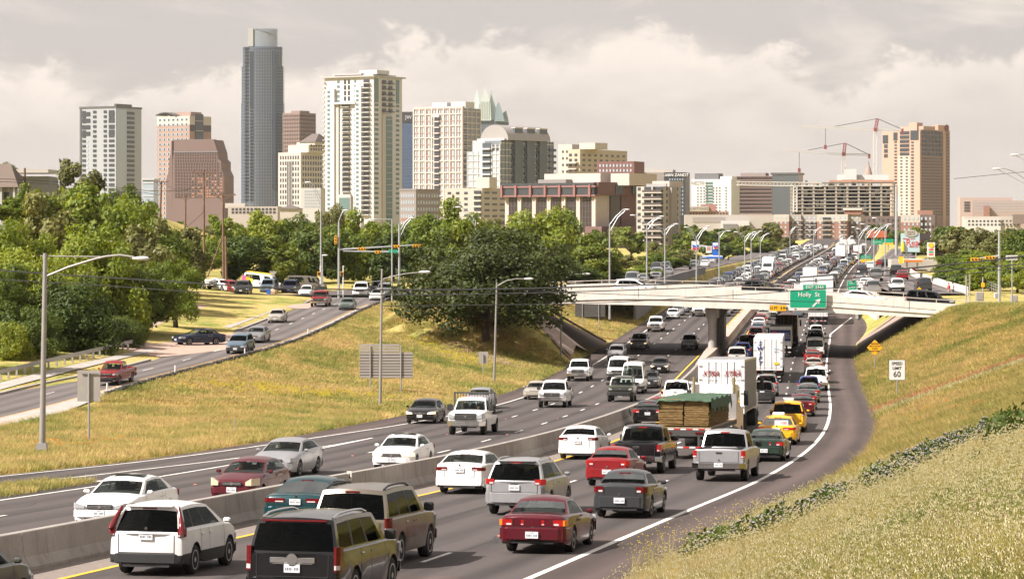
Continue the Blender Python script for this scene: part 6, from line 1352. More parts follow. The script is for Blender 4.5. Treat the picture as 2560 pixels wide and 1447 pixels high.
b.blk('stair_tower',rb2,b.L(2110),b.L(2150),2,14,h,b.Z(525));b.blk('stair_cap',wh,b.L(2107),b.L(2153),1,15,b.Z(525),b.Z(521))
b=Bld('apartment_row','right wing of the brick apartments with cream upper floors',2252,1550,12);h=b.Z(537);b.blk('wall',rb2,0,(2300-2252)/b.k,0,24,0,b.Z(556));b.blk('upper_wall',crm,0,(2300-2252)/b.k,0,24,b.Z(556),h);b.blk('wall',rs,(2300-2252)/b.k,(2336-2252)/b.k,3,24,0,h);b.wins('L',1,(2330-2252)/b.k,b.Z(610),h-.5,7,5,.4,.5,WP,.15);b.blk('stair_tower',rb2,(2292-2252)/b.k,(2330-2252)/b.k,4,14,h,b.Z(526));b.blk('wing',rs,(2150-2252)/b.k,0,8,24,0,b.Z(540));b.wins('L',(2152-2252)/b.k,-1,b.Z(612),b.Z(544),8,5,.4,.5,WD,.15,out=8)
# 22 tan hotel tower
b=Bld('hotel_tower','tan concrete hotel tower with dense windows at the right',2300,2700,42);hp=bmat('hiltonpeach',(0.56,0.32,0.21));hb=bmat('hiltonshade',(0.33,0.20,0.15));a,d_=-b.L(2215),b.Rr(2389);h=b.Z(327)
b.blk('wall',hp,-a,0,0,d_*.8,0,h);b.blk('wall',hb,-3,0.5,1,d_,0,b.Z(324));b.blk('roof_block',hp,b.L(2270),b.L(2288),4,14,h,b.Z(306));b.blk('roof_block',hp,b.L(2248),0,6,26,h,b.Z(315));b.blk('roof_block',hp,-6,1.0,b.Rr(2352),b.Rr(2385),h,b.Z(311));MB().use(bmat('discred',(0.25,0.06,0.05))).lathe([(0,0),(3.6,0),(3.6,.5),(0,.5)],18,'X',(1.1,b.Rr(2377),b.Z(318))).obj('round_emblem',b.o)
cw=bmat('hiltoncream',(0.60,0.47,0.36));b.face('L',b.L(2252),b.L(2278),0,b.Z(388),0.25,cw,'cream_panel');b.face('L',b.L(2217),b.L(2229),b.Z(357),b.Z(336),0.3,WD,'window');b.wins('L',b.L(2219),b.L(2229),b.Z(394),b.Z(358),1,3,.8,.75,WD,.3);b.wins('L',b.L(2243),b.L(2249),b.Z(555),b.Z(350),1,26,.9,.5,WD,.3);b.face('L',b.L(2241),b.L(2250),b.Z(350),b.Z(330),.3,WD,'window')
b.wins('L',b.L(2254),b.L(2278),b.Z(390),b.Z(326),1,6,.85,.72,WD,.5,nm='balcony_recess');b.wins('L',b.L(2253),b.L(2277),b.Z(555),b.Z(390),2,21,.42,.5,WD,.35);b.wins('L',b.L(2280),b.L(2287),b.Z(555),b.Z(352),1,26,.8,.5,WD,.3);b.face('L',b.L(2279),b.L(2297),b.Z(350),b.Z(326),.3,WD,'window')
b.wins('R',b.Rr(2303),b.Rr(2366),b.Z(540),b.Z(392),12,20,.5,.55,WD,.3,out=.5);b.wins('R',b.Rr(2303),b.Rr(2366),b.Z(390),b.Z(326),6,6,.8,.78,WD,.4,out=.5);b.wins('R',b.Rr(2377),b.Rr(2386),b.Z(540),b.Z(330),2,26,.5,.5,WD,.3,out=.5);b.face('R',b.Rr(2367),b.Rr(2375),0,h+1,1.2,hp,'pilaster')
# 23 tan hospital-like blocks right, 24 long pale wall, low blocks
b=Bld('office_block','pink tan low office block at the right edge of the skyline',2400,2400,5);pk=bmat('pinktan',(0.50,0.35,0.28));h=b.Z(494);wR=(2530-2400)/b.k;b.blk('wall',pk,0,wR,0,30,0,h);b.blk('wall',bmat('pinktan2',(0.44,0.30,0.25)),(2428-2400)/b.k,(2575-2400)/b.k,-8,20,0,b.Z(502));b.wins('L',(2432-2400)/b.k,(2570-2400)/b.k,b.Z(530),b.Z(503),22,4,.5,.4,WP,.2,out=-8);b.blk('stair_tower',rb2,(2456-2400)/b.k,(2470-2400)/b.k,-14,-8,0,b.Z(515));b.wins('L',3,(2426-2400)/b.k,b.Z(530),b.Z(503),1,4,.8,.6,WD,.4)
b=Bld('low_block','white and brown low building at the far right below the pink block',2410,1900,5);b.blk('wall',crm,0,140/b.k,0,20,0,b.Z(541));b.blk('wall',wh,0,90/b.k,-2,10,0,b.Z(548));b.wins('L',2,138/b.k,b.Z(566),b.Z(548),14,2,.5,.5,WD,.2,out=-2);b.blk('roof_block',bmat('roofbrown2',(0.22,0.15,0.12)),120/b.k,150/b.k,-3,10,b.Z(560),b.Z(536))
b=Bld('exhibition_hall','long pale windowless hall in front of the white hotel',1712,1600,3);wR=(1990-1712)/b.k;b.blk('wall',bmat('hallpale',(0.48,0.42,0.36)),0,wR,0,40,0,b.Z(537));b.face('L',20/b.k,100/b.k,b.Z(556),b.Z(543),.2,bmat('halldark',(0.34,0.29,0.26)),'panel');b.blk('side_hall',wh,90/b.k,160/b.k,-6,10,0,b.Z(552));b.blk('side_hall',bmat('hallgrey',(0.22,0.20,0.19)),95/b.k,130/b.k,-8,-5,0,b.Z(560))
b=Bld('low_block','low orange brick block with sign in front of the white hotel',1712,2000,3);b.blk('wall',bmat('courtorange',(0.45,0.24,0.17)),0,110/b.k,0,20,0,b.Z(528));b.blk('roof_block',bmat('courtred',(0.45,0.17,0.13)),40/b.k,78/b.k,-1,14,b.Z(528),b.Z(511));b.blk('parapet',crm,0,60/b.k,-2,8,b.Z(528),b.Z(516));b.wins('L',1,108/b.k,b.Z(545),b.Z(530),14,2,.5,.5,WD,.2);text('COURTYARD',3.0,GRYL,b.o,(28/b.k,-2.4,b.Z(520)),(R(90),0,0),ext=.1)
b=Bld('low_block','low tan garage with arched dark openings below the tallest tower',570,1900,4);wR=125/b.k;b.blk('wall',bmat('garagetan',(0.48,0.41,0.35)),0,wR,0,20,0,b.Z(516));b.wins('L',2,wR-1,b.Z(535),b.Z(519),12,2,.62,.7,WD,.2);b.blk('roof_block',tc,-10/b.k,40/b.k,4,18,b.Z(520),b.Z(508))
b=Bld('low_block','small glass corner building left of the brick tower',357,2500,10);b.blk('wall',WP,0,28/b.k,0,15,0,b.Z(450));b.blk('roof_slab',wh,-1,30/b.k,-1,15,b.Z(450),b.Z(447));b.bands('L',0,28/b.k,5,b.Z(450),8,.8,wh,.4)
b=Bld('low_block','white low building below the cream tower',752,1800,5);b.blk('wall',bmat('lowgrey',(0.55,0.53,0.50)),0,50/b.k,0,20,0,b.Z(470));b.wins('L',2,48/b.k,b.Z(520),b.Z(474),8,6,.5,.5,WP,.2);b=Bld('low_block','brown hip-roofed house below the cream tower',700,1500,5);b.blk('wall',crm,0,48/b.k,0,12,0,b.Z(522));g=MB().use(rb_);g.add([(-1,-1,b.Z(522)),(50/b.k,-1,b.Z(522)),(50/b.k,13,b.Z(522)),(-1,13,b.Z(522)),(24/b.k,6,b.Z(512))],[(0,1,4),(1,2,4),(2,3,4),(3,0,4)]);g.obj('roof',b.o)
# capitol-like dome far behind
b=Bld('domed_building','distant brown dome with lantern beside the construction site',2171,3400,0);g=MB().use(bmat('domebrown',(0.38,0.25,0.20)));k=b.k;g.lathe([(10/k,b.Z(470)),(10/k,b.Z(436)),(8/k,b.Z(430)),(6/k,b.Z(420)),(3/k,b.Z(415)),(2.5/k,b.Z(409)),(0.4/k,b.Z(402))],12);g.obj('dome',b.o,smooth=30)
# house on the hill at the far left, with the pale-roofed shed behind
hz0=(HORIZON-520)/(FPX/345);hr=bmat('shingle',(0.20,0.135,0.095),0.9,0.2);ho=thing('hill_house','brown shingle roofed house at the left edge on the hill','house',((-20-1280)/FPX*345,345,hz0))
kh=FPX/345;W2=45/kh
g=MB().use(hr);z1_,z2_=(520-468)/kh,(520-408)/kh;g.add([(-9,-1,z1_),(W2+1.2,-1,z1_),(W2+1.2,9,z1_),(-9,9,z1_),(-9,4,z2_),(W2-0.6,4,z2_)],[(0,1,5,4),(1,2,5),(2,3,4,5),(0,3,2,1),(3,0,4)]);g.obj('roof',ho)
bx('wall',ho,bmat('housegrey',(0.42,0.42,0.42)),(-2,4.5,z1_/2-2),(2*W2+3.0,7,z1_+4))
for i in range(3):bx('porch_post',ho,wh,(W2+0.6-i*1.6,-0.6,z1_/2-2),(0.22,0.22,z1_+4))
for i in range(2):bx('window',ho,WD,(W2-0.6-i*1.6,0.97,z1_*.5),(0.7,0.1,1.3))
so2=thing('hill_shed','long shed with a pale flat roof behind the hill house','building',((35-1280)/FPX*400,400,1.5));ks=FPX/400
bx('wall',so2,bmat('shedgrey',(0.24,0.25,0.24)),(44/ks,4,2.5),(88/ks,8,5.6));bx('roof',so2,bmat('shedroof',(0.58,0.52,0.46)),(42/ks,3.4,(560-423)/ks-1.5-0.3),(95/ks,9.5,0.5))
# ---- tower cranes
CRW=mat('crane_white',(0.50,0.48,0.46),0.5);CRR=mat('crane_red',(0.22,0.05,0.055),0.5)
def truss(g,p,q,w,n,r=0.16):
 p,q=Vector(p),Vector(q);ax=(q-p).normalized();sx=ax.cross(Vector((0,1,0))).normalized()if abs(ax.y)<.9 else Vector((1,0,0));sy=ax.cross(sx)
 cor=[sx*a*w/2+sy*b_*w/2 for a,b_ in((-1,-1),(1,-1),(1,1),(-1,1))]
 for c in cor:g.tube([p+c,q+c],r,4)
 for i in range(n):
  a0,a1=p+(q-p)*i/n,p+(q-p)*(i+1)/n
  for k in range(4):g.tube([a0+cor[k],a1+cor[(k+1)%4]],r*.7,3)
def crane(label,D,mast,y_top,y_base,jib_l,jib_lv,jib_r,jib_rv,apex):
 k=FPX/D;P_=lambda px_,py_:((px_-mast)/k,0,(y_base-py_)/k)
 o=thing('tower_crane',label,'crane',((mast-1280)/k,D,(HORIZON-y_base)/k))
 g=MB().use(CRW);truss(g,P_(mast,y_base),P_(mast,y_top+14),9/k,24,.20);g.obj('mast',o)
 g=MB().use(CRW);truss(g,P_(mast,y_top+14),P_(jib_l,jib_lv),5/k,26,.16);g.obj('jib',o)
 g=MB().use(CRW);truss(g,P_(mast,y_top+14),P_(jib_r,jib_rv),4/k,8,.18);g.obj('counter_jib',o)
 g=MB().use(CRR);truss(g,P_(mast,y_top+16),P_(apex,y_top-14),6/k,6,.25);g.obj('apex_frame',o)
 bx('cab',o,CRR,P_(mast,y_top+14),(9/k,3,8/k));bx('counterweight',o,CRR,P_(jib_r,jib_rv+4),(5/k,3,12/k))
 g=MB().use(dk);g.tube([P_(apex,y_top-14),P_(jib_l+(mast-jib_l)*.45,jib_lv+(y_top-jib_lv)*.5+3)],.25,4);g.tube([P_(apex,y_top-14),P_(jib_r,jib_rv)],.25,4);hx=jib_l+(mast-jib_l)*.32;g.tube([P_(hx,jib_lv+6),P_(hx,jib_lv+50)],.2,4);g.obj('cable',o)
 bx('hook_block',o,CRR,P_(hx,jib_lv+52),(2,1,3))
crane('taller tower crane with red apex beside the tan hotel',2050,2188,311,530,2005,316,2256,324,2194)
crane('shorter tower crane with red apex above the construction frame',2060,2109,372,450,1946,374,2173,387,2113)
b=Bld('truss_jib','low white crane boom lying level in front of the striped block',1842,1950,0,cat='crane',zbase=(HORIZON-530)/(FPX/1950));g=MB().use(CRW);truss(g,(0,0,71/b.k),(212/b.k,0,68/b.k),9/b.k,24,.3);g.obj('jib',b.o);g=MB().use(CRW);truss(g,(146/b.k,0,0),(146/b.k,0,66/b.k),9/b.k,9,.3);g.obj('mast',b.o)
# == TREES
def leafmat(name,c0,c1,c2,tr=0.35):
 def build(t):
  tint=t.n('ShaderNodeAttribute',attribute_name='tint').outputs['Fac'];rnd_=t.n('ShaderNodeObjectInfo').outputs['Random']
  f=t.math('ADD',t.math('MULTIPLY',tint,0.8),t.math('MULTIPLY_ADD',rnd_,0.34,-0.07),clamp=True)
  c=t.ramp(f,[(0.1,c0),(0.5,c1),(0.95,c2)])
  df=t.n('ShaderNodeBsdfPrincipled',{'Base Color':c,'Roughness':0.55,'Specular IOR Level':0.3});tl=t.n('ShaderNodeBsdfTranslucent',{'Color':t.mix(1.0,c,(1.25,1.15,0.45,1),'MULTIPLY')})
  t.n('ShaderNodeOutputMaterial',{'Surface':t.n('ShaderNodeMixShader',{0:tr,1:df.outputs[0],2:tl.outputs[0]}).outputs[0]})
 return M('leaf_'+name,build)
LEAF={'bright':leafmat('bright',(0.08,0.12,0.014),(0.18,0.235,0.028),(0.33,0.35,0.055),0.45),'mid':leafmat('mid',(0.055,0.088,0.014),(0.12,0.165,0.024),(0.23,0.26,0.045),0.4),'oak':leafmat('oak',(0.030,0.042,0.011),(0.072,0.092,0.023),(0.18,0.19,0.065),0.32),'olive':leafmat('olive',(0.07,0.075,0.025),(0.15,0.155,0.05),(0.26,0.25,0.085),0.35),'dark':leafmat('dark',(0.032,0.055,0.011),(0.07,0.105,0.018),(0.15,0.185,0.035),0.35)}
BARK=mat('bark',(0.07,0.05,0.036),0.95,var=0.3,vscale=4,bump=0.6,bscale=8)
def crown_mesh(seed,nclump,nleaf,leaf,shape='round',flat=1.0,c0=0.17,c1=0.31):
 """unit crown (radius 1, centre at origin): leaf cards spread over many clumps with gaps between"""
 rg=np.random.RandomState(seed);V=[];T=[];CL=[]
 for i in range(nclump):
  while True:
   d=rg.normal(size=3);d/=np.linalg.norm(d)
   if d[2]>-0.8:break
  rr=rg.uniform(0.45,0.86)if i%5 else rg.uniform(0.1,0.4)
  if shape=='spread':d[2]*=0.8;rr=rg.uniform(0.55,0.98)if i%4 else rg.uniform(0.2,0.5)
  c=d*rr;cr=rg.uniform(c0,c1);CL.append((c,cr));n=int(nleaf/nclump*(cr/0.24)**2)
  u=rg.normal(size=(n,3));u/=np.linalg.norm(u,axis=1)[:,None];rad=cr*rg.uniform(0.55,1.08,size=(n,1));pos=c+u*rad*np.array([1,1,0.8])
  nor=u*0.8+d*0.35+rg.normal(size=(n,3))*0.55+np.array([0,0,0.25]);nor/=np.linalg.norm(nor,axis=1)[:,None]
  a=np.cross(nor,rg.normal(size=(n,3)));a/=np.linalg.norm(a,axis=1)[:,None];b_=np.cross(nor,a);sz=leaf*rg.uniform(0.6,1.35,size=(n,1))
  q=np.stack([pos-a*sz,pos+b_*sz*0.55,pos+a*sz,pos-b_*sz*0.55],axis=1);V.append(q.reshape(-1,3))
  tn=np.clip(rg.uniform(0.25,0.75)*0.5+rg.uniform(0,0.55,size=n),0,1);T.append(np.repeat(tn,4))
 V=np.concatenate(V);T=np.concatenate(T);V[:,2]*=flat;n=len(V)//4
 me=bpy.data.meshes.new('crown_%d'%seed);me.vertices.add(len(V));me.vertices.foreach_set('co',V.astype(np.float32).ravel());me.loops.add(n*4);me.loops.foreach_set('vertex_index',np.arange(n*4,dtype=np.int32));me.polygons.add(n);me.polygons.foreach_set('loop_start',np.arange(0,n*4,4,dtype=np.int32))
 me.update(calc_edges=True);me.attributes.new('tint','FLOAT','POINT').data.foreach_set('value',T.astype(np.float32));me.materials.append(LEAF['mid']);return me,CL
CR=[crown_mesh(1,46,9000,0.050),crown_mesh(2,38,8000,0.055),crown_mesh(3,60,10000,0.045,'spread',0.8),crown_mesh(4,30,6500,0.060),crown_mesh(5,52,9000,0.050,'round',1.1)]
FARC=[crown_mesh(11,22,2200,0.10),crown_mesh(12,26,2400,0.095,'spread',0.9),crown_mesh(13,20,2000,0.11)]
OAKC=crown_mesh(21,150,46000,0.025,'spread',1.0,0.12,0.25)
NEARC=[crown_mesh(31,70,20000,0.034),crown_mesh(32,80,22000,0.032,'spread',0.9)]
def trunk_mesh(CL,h_tr,rx,rz,zc,r0,seed,nlimb=9):
 rg=random.Random(seed);g=MB().use(BARK);top=Vector((rg.uniform(-.1,.1)*rx,rg.uniform(-.1,.1)*rx,h_tr));g.tube([(0,0,-0.4),(0.03*rx,0,h_tr*.5),top],[r0*1.25,r0*.95,r0*.8],8)
 for c,cr in rg.sample(CL,min(nlimb,len(CL))):
  e=Vector((c[0]*rx,c[1]*rx,zc+c[2]*rz));m_=top.lerp(e,0.5)+Vector((0,0,-0.06*rx));g.tube([top-Vector((0,0,.3)),m_,e],[r0*.55,r0*.32,r0*.08],6)
 return g.mesh('trunk',60)
TN=[0]
def tree(px,top,Y,wpx,kind,label,cl=None,name='tree',bottom=None,base=None,group=None,squash=None):
 """tree standing on the ground at column px and distance Y, its top at photo row 'top', crown wpx wide"""
 X=(px-1280)/FPX*Y;z0=zg(X,Y)if base is None else base;zt_=(HORIZON-top)/FPX*Y;H_=max(2.0,zt_-z0);rx=wpx/ppm(Y)/2
 TN[0]+=1;i=TN[0]
 me,CL=cl or(CR[i%len(CR)]if Y<620 else FARC[i%len(FARC)])
 zlow=-0.02*H_ if bottom is None else(HORIZON-bottom)/FPX*Y-z0
 rz_=min((H_-zlow)/2*1.08,1.3*rx);zc=H_-rz_*0.93
 o=thing(name,label,'tree',(X,Y,z0),0.0,group)
 c=link('crown',me,o,(0,0,zc));c.scale=(rx*1.12,rx*1.12,rz_*1.1/0.95);c.rotation_euler=(0,0,(i*2.399)%6.28);set_slot(c,LEAF[kind])
 tm=trunk_mesh(CL,max(0.5,zc-rz_*0.5),rx,rz_,zc,0.03*H_+0.05,i,7 if Y<620 else 3);tr_=link('trunk',tm,o);tr_.rotation_euler=(0,0,(i*2.399)%6.28)
 return o
 # the live oak on the embankment
oak=tree(1218,562,284,405,'oak','big dark live oak on the grass bank beside the overpass',OAKC,'live_oak_tree',bottom=860)
T_=tree
# left foreground mass
for px_,tp,Y,lb in((-260,560,226,'tall unseen tree added beyond the left edge to shade the frontage road'),(-150,600,212,'unseen tree added just beyond the left edge to shade the road by the guardrail')):T_(px_,tp,Y,260,'mid',lb,NEARC[0])  # both stand out of view, added so their shadows fall across the frontage road
T_(40,560,262,230,'bright','bright green tree at the left edge below the hill house',NEARC[0],bottom=860);T_(-30,640,236,200,'mid','shaded tree cut by the left edge behind the guardrail',NEARC[1],bottom=920);T_(120,600,246,260,'bright','bright green tree behind the near lamp post',NEARC[1],bottom=890)
T_(255,575,256,260,'bright','tall bright tree right of the near lamp post',NEARC[0],bottom=880);T_(362,640,262,210,'mid','leafy tree overhanging the paved drive',NEARC[1],bottom=850);T_(440,655,275,130,'bright','outer tree of the left grove, reaching over the lawn',NEARC[0],bottom=860)
T_(190,700,236,240,'dark','dark undergrowth tree behind the roadside guardrail',NEARC[0],bottom=925);T_(60,740,228,200,'dark','low dark tree behind the guardrail at the left edge',NEARC[1],bottom=945);T_(300,780,244,120,'dark','low dark tree beside the drive entrance',NEARC[1],bottom=890);T_(20,810,224,120,'bright','bright sunlit shrub tree at the left edge',NEARC[0],bottom=935)
T_(230,478,305,240,'bright','pale green tree crowning the left grove',CR[0]);T_(120,510,300,200,'olive','olive tree below the hill house wall',CR[1]);T_(330,500,330,170,'bright','yellow green tree on the crest of the left grove',CR[4]);T_(405,540,320,150,'mid','green tree left of the short utility pole',CR[2]);T_(460,580,345,150,'olive','olive tree between the utility poles',CR[0]);T_(360,560,300,190,'olive','shaded olive tree in the middle of the grove',CR[3])
T_(190,408,340,150,'olive','tree with open branches standing above the grove',CR[3]);T_(60,470,330,90,'mid','small tree in front of the hill shed',CR[1]);T_(100,480,325,90,'bright','small bright tree beside the hill shed',CR[0]);T_(20,404,420,60,'mid','tree top showing behind the shed roof',CR[2]);T_(20,500,312,120,'bright','bright shrub below the hill house porch',CR[3],bottom=560)
T_(330,478,420,110,'mid','green tree behind the crest of the grove',CR[1]);T_(280,470,430,90,'dark','dark tree behind the pale crown of the grove',CR[2])
# belt behind the intersection
for i,(px_,tp,w_,Y,kd,lb)in enumerate([(500,600,150,395,'mid','green tree behind the tall brown utility pole'),(560,545,130,470,'bright','bright tree right of the tall brown utility pole'),(610,590,150,400,'dark','dark tree behind the parked cars'),(655,535,130,480,'bright','bright tree below the low tan garage'),(700,600,150,402,'mid','green tree behind the white ladder van'),(740,530,120,480,'mid','green tree left of the twin lamp posts'),(785,580,150,410,'dark','dark tree behind the tan van'),(830,520,130,520,'olive','olive tree in front of the white tower base'),(850,570,150,415,'mid','green tree behind the signal pole'),(905,545,140,430,'bright','bright tree below the white tower corner'),(950,550,130,440,'mid','green tree left of the intersection lamp'),(985,590,150,425,'dark','dark tree left of the oak'),(1020,560,130,450,'mid','green tree behind the oak on its left'),(1075,545,140,430,'bright','bright tree rising behind the oak on its left'),(1150,520,170,430,'bright','tall bright tree rising behind the oak'),(1220,560,150,440,'mid','green tree hidden behind the oak top'),(1285,570,160,440,'bright','bright tree behind the oak on its right'),(1350,525,170,450,'bright','tall bright tree right of the oak'),(1420,535,150,455,'mid','green tree left of the maroon building base'),(1470,600,150,440,'mid','green tree leaning over the overpass end'),(1440,660,130,420,'dark','dark tree at the left end of the overpass'),(1380,640,140,415,'dark','dark tree between oak and overpass'),(1510,640,90,460,'dark','dark tree in front of the garage base')]):
 T_(px_,tp,Y,w_,kd,lb)
 # beyond the overpass, left side
for px_,tp,w_,Y,kd,lb in[(1565,640,110,560,'olive','bare brownish tree in front of the garage'),(1600,690,120,470,'bright','bright shrub row above the overpass parapet'),(1545,695,90,465,'bright','bright shrub beside the white crossover on the overpass'),(1655,632,130,560,'mid','round green tree beside the beige tower base'),(1700,625,110,600,'olive','olive round tree left of the gas station sign'),(1640,600,70,700,'olive','yellowish tree at the foot of the beige tower'),(1680,610,60,720,'mid','small tree at the corner of the beige tower'),(1790,600,80,700,'dark','dark tree right of the gas station canopy'),(1820,605,80,720,'dark','dark tree beside the gas station forecourt'),(1740,570,100,950,'mid','green tree behind the gas station sign'),(1800,575,110,980,'mid','green tree beyond the gas station'),(1860,560,110,980,'olive','olive tree right of the gas station'),(1920,555,90,950,'olive','thin olive tree before the brick apartments'),(1890,590,100,860,'mid','green tree above the upper road'),(1960,590,70,900,'olive','olive tree left of the jam on the horizon'),(1720,560,60,1000,'dark','dark tree beside the beige tower')]:
 T_(px_,tp,Y,w_,kd,lb)
 # right side
for px_,tp,w_,Y,kd,lb in[(2360,580,110,700,'olive','olive tree left of the right grove'),(2330,600,80,760,'mid','tree behind the fuel price sign'),(2410,570,120,640,'olive','pale olive tree high in the right grove'),(2480,575,140,600,'olive','wide olive tree in the right grove'),(2550,580,130,560,'mid','green tree at the right edge above the wires'),(2400,630,120,520,'mid','green tree in the middle of the right grove'),(2460,625,130,500,'bright','bright tree left of the right signal pole'),(2530,630,140,470,'bright','bright tree at the right edge'),(2375,675,90,470,'mid','lower tree beside the far right frontage walk'),(2430,680,110,440,'bright','bright low tree behind the sidewalk rail'),(2500,690,120,410,'bright','bright low tree behind the signal pole'),(2560,680,110,400,'mid','green tree cut by the right edge'),(2420,668,120,372,'mid','green tree right behind the walk railing'),(2475,655,130,362,'bright','bright tree behind the crossing signal post'),(2545,650,140,352,'mid','green tree behind the slatted sign'),(2370,690,80,395,'mid','low green tree where the walk begins'),(2600,640,150,345,'bright','bright tree beyond the right edge'),(2510,720,60,385,'bright','small vivid bush left of the control cabinet'),(2290,640,60,760,'dark','dark shrub below the billboard'),(2345,640,70,640,'dark','dark tree beside the fuel price sign'),(2190,560,60,1100,'dark','dark tree behind the tall steel mast'),(2230,575,60,1150,'dark','dark tree left of the billboard')]:
 T_(px_,tp,Y,w_,kd,lb)
 # far belt that hides the ground towards downtown; grouped by kind
random.seed(21)
for px_ in range(-40,2640,46):
 if 1900<px_<2180:continue
 Y=random.uniform(760,1350);kd=random.choice(['mid','olive','dark','mid']);tp=random.uniform(541,566)if px_<1250 else random.uniform(560,580)
 T_(px_+random.uniform(-15,15),tp,Y,random.uniform(60,100),kd,{'mid':'green tree in the far belt before downtown','olive':'olive tree in the far belt before downtown','dark':'dark tree in the far belt before downtown'}[kd],group='far tree belt, %s trees'%kd,base=-9.0)
 # == STREET FURNITURE
POLE=mat('lamp_pole_grey',(0.30,0.285,0.27),0.5,0.4,var=0.12,vscale=2);POLE2=mat('steel_pole',(0.42,0.43,0.44),0.45,0.5,var=0.1,vscale=2);LAMPH=mat('lamp_head',(0.60,0.60,0.60),0.4);WOOD=mat('pole_wood',(0.16,0.095,0.065),0.9,var=0.3,vscale=3)
SGB=mat('sign_back',(0.34,0.31,0.285),0.6,0.2,var=0.12,vscale=2);SGG=mat('sign_green',(0.0,0.30,0.16),0.5,var=0.05);SGY=mat('sign_yellow',(0.85,0.42,0.01),0.5);SGW=mat('sign_white',(0.66,0.65,0.62),0.6,var=0.06,vscale=3);BKL=mat('sign_black',(0.015,0.015,0.015),0.6);SIGY=mat('signal_yellow',(0.80,0.38,0.01),0.5);SIGD=mat('signal_lens',(0.05,0.03,0.02),0.4);DKP=mat('dark_steel',(0.06,0.055,0.05),0.7,var=0.2,vscale=4)
FRT=(R(90),0,0)
def local(p0,px,py,dy=0.0):q=at(px,py,p0.y+dy);return(q.x-p0.x,dy,q.z-p0.z)
def lamp(label,base,top,arm,head,tie=None,box=False,m=None,r=0.11,Y=None,truss_arm=False,zfun=zg):
 """base/top/head: photo pixels; arm: list of pixels the bracket runs through"""
 m=m or POLE;p0=unproj(*base,zfun)if Y is None else at(*base,Y);o=thing('street_lamp',label,'street lamp',p0)
 g=MB().use(m);g.tube([(0,0,-0.3),local(p0,*top)],[r,r*0.62],10);g.obj('pole',o,smooth=60)
 for i,(ar,hd)in enumerate(zip(arm,head)):
  g=MB().use(m);g.tube([local(p0,*q)for q in ar],r*0.42,6)
  if truss_arm:a=local(p0,*ar[0]);e=local(p0,*ar[-1]);g.tube([(a[0],0,a[2]-0.9),tuple((a[k]+e[k])/2 for k in range(3)),e],r*0.3,5)
  g.obj('arm',o,smooth=60)
  h=local(p0,*hd);k=ppm(p0.y);d_=1 if hd[0]>ar[0][0]else-1
  hm=MB().use(LAMPH);hm.lathe([(0.0,-0.42),(0.07,-0.40),(0.13,-0.1),(0.15,0.12),(0.11,0.34),(0.0,0.42)],10,'X');ho_=hm.obj('lamp_head',o,smooth=60,loc=h);ho_.scale=(d_,1.15,0.75)
 if tie:g=MB().use(m);g.tube([local(p0,*q)for q in tie],0.03,5);g.obj('tie_rod',o)
 if box:MB().use(POLE).box((0,0,0.25),(0.62,0.62,0.7),taper=0.72).obj('base_box',o);bx('access_hatch',o,BKL,(0,-0.29,0.12),(0.3,0.06,0.34))
 return o
lamp('tall grey lamp post with long arm on the left grass bank, nearest',(105,1138),(113,633),[[(112,692),(170,668),(235,648),(265,641),(300,638),(335,643)]],[(352,646)],tie=[(100,640),(268,642)],box=True,r=0.16)
lamp('grey lamp post in front of the corrugated sign back',(950,1018),(955,672),[[(956,698),(985,690),(1015,684),(1050,681)]],[(1062,680)])
lamp('grey lamp post standing between the oak and the road',(1235,958),(1242,705),[[(1243,715),(1265,702),(1290,697),(1312,697)]],[(1322,697)])
lamp('slim lamp post at the left foot of the overpass',(1402,890),(1404,690),[[(1405,700),(1425,688),(1440,685),(1456,685)]],[(1466,685)],r=0.09)
for k,(x,yt,yb,Y,arms,lab)in enumerate([(1524,560,792,356,[(1566,524)],'tall lamp just behind the overpass, left end'),(1617,560,716,420,[(1582,538),(1654,541)],'twin-armed lamp behind the overpass beside the beige tower'),(1662,574,714,430,[(1630,564),(1690,560)],'twin-armed lamp right of the beige tower'),(1741,592,712,450,[(1716,568),(1770,566)],'twin-armed lamp beside the gas station sign'),(1798,580,700,480,[(1822,577)],'single lamp by the gas station forecourt'),(1862,592,690,520,[(1840,580),(1886,580)],'twin-armed lamp beside the upper road'),(1878,590,680,560,[(1902,578)],'single lamp above the left end of the jam'),(1901,594,668,620,[(1885,586),(1920,584)],'twin-armed small lamp above the jam'),(1975,578,640,760,[(1990,567)],'distant lamp before the brick apartments'),(2034,578,640,800,[(2050,570)],'distant lamp right of the brick apartment corner'),(2147,590,700,560,[(2172,566),(2134,568)],'twin-armed lamp left of the far right frontage'),(2165,585,710,540,[(2146,572),(2190,570)],'twin-armed lamp beside the green guide signs'),(2185,582,722,500,[(2156,560),(2218,562)],'twin-armed lamp nearest the parapet of the right frontage'),(2213,575,736,470,[(2186,545),(2224,561)],'twin-armed lamp on the right frontage parapet'),(2118,600,660,700,[(2104,590),(2130,590)],'distant twin lamp above the northbound jam'),(2098,600,650,760,[(2110,592)],'distant lamp above the trucks')]):
 lamp(lab,(x,yb),(x,yt),[[(x,yt+2),(x+(a-x)*.35,yt-(yt-b_)*.5),(x+(a-x)*.8,b_),(a,b_)]for a,b_ in arms],arms,Y=Y,m=POLE2,r=0.13,truss_arm=True)
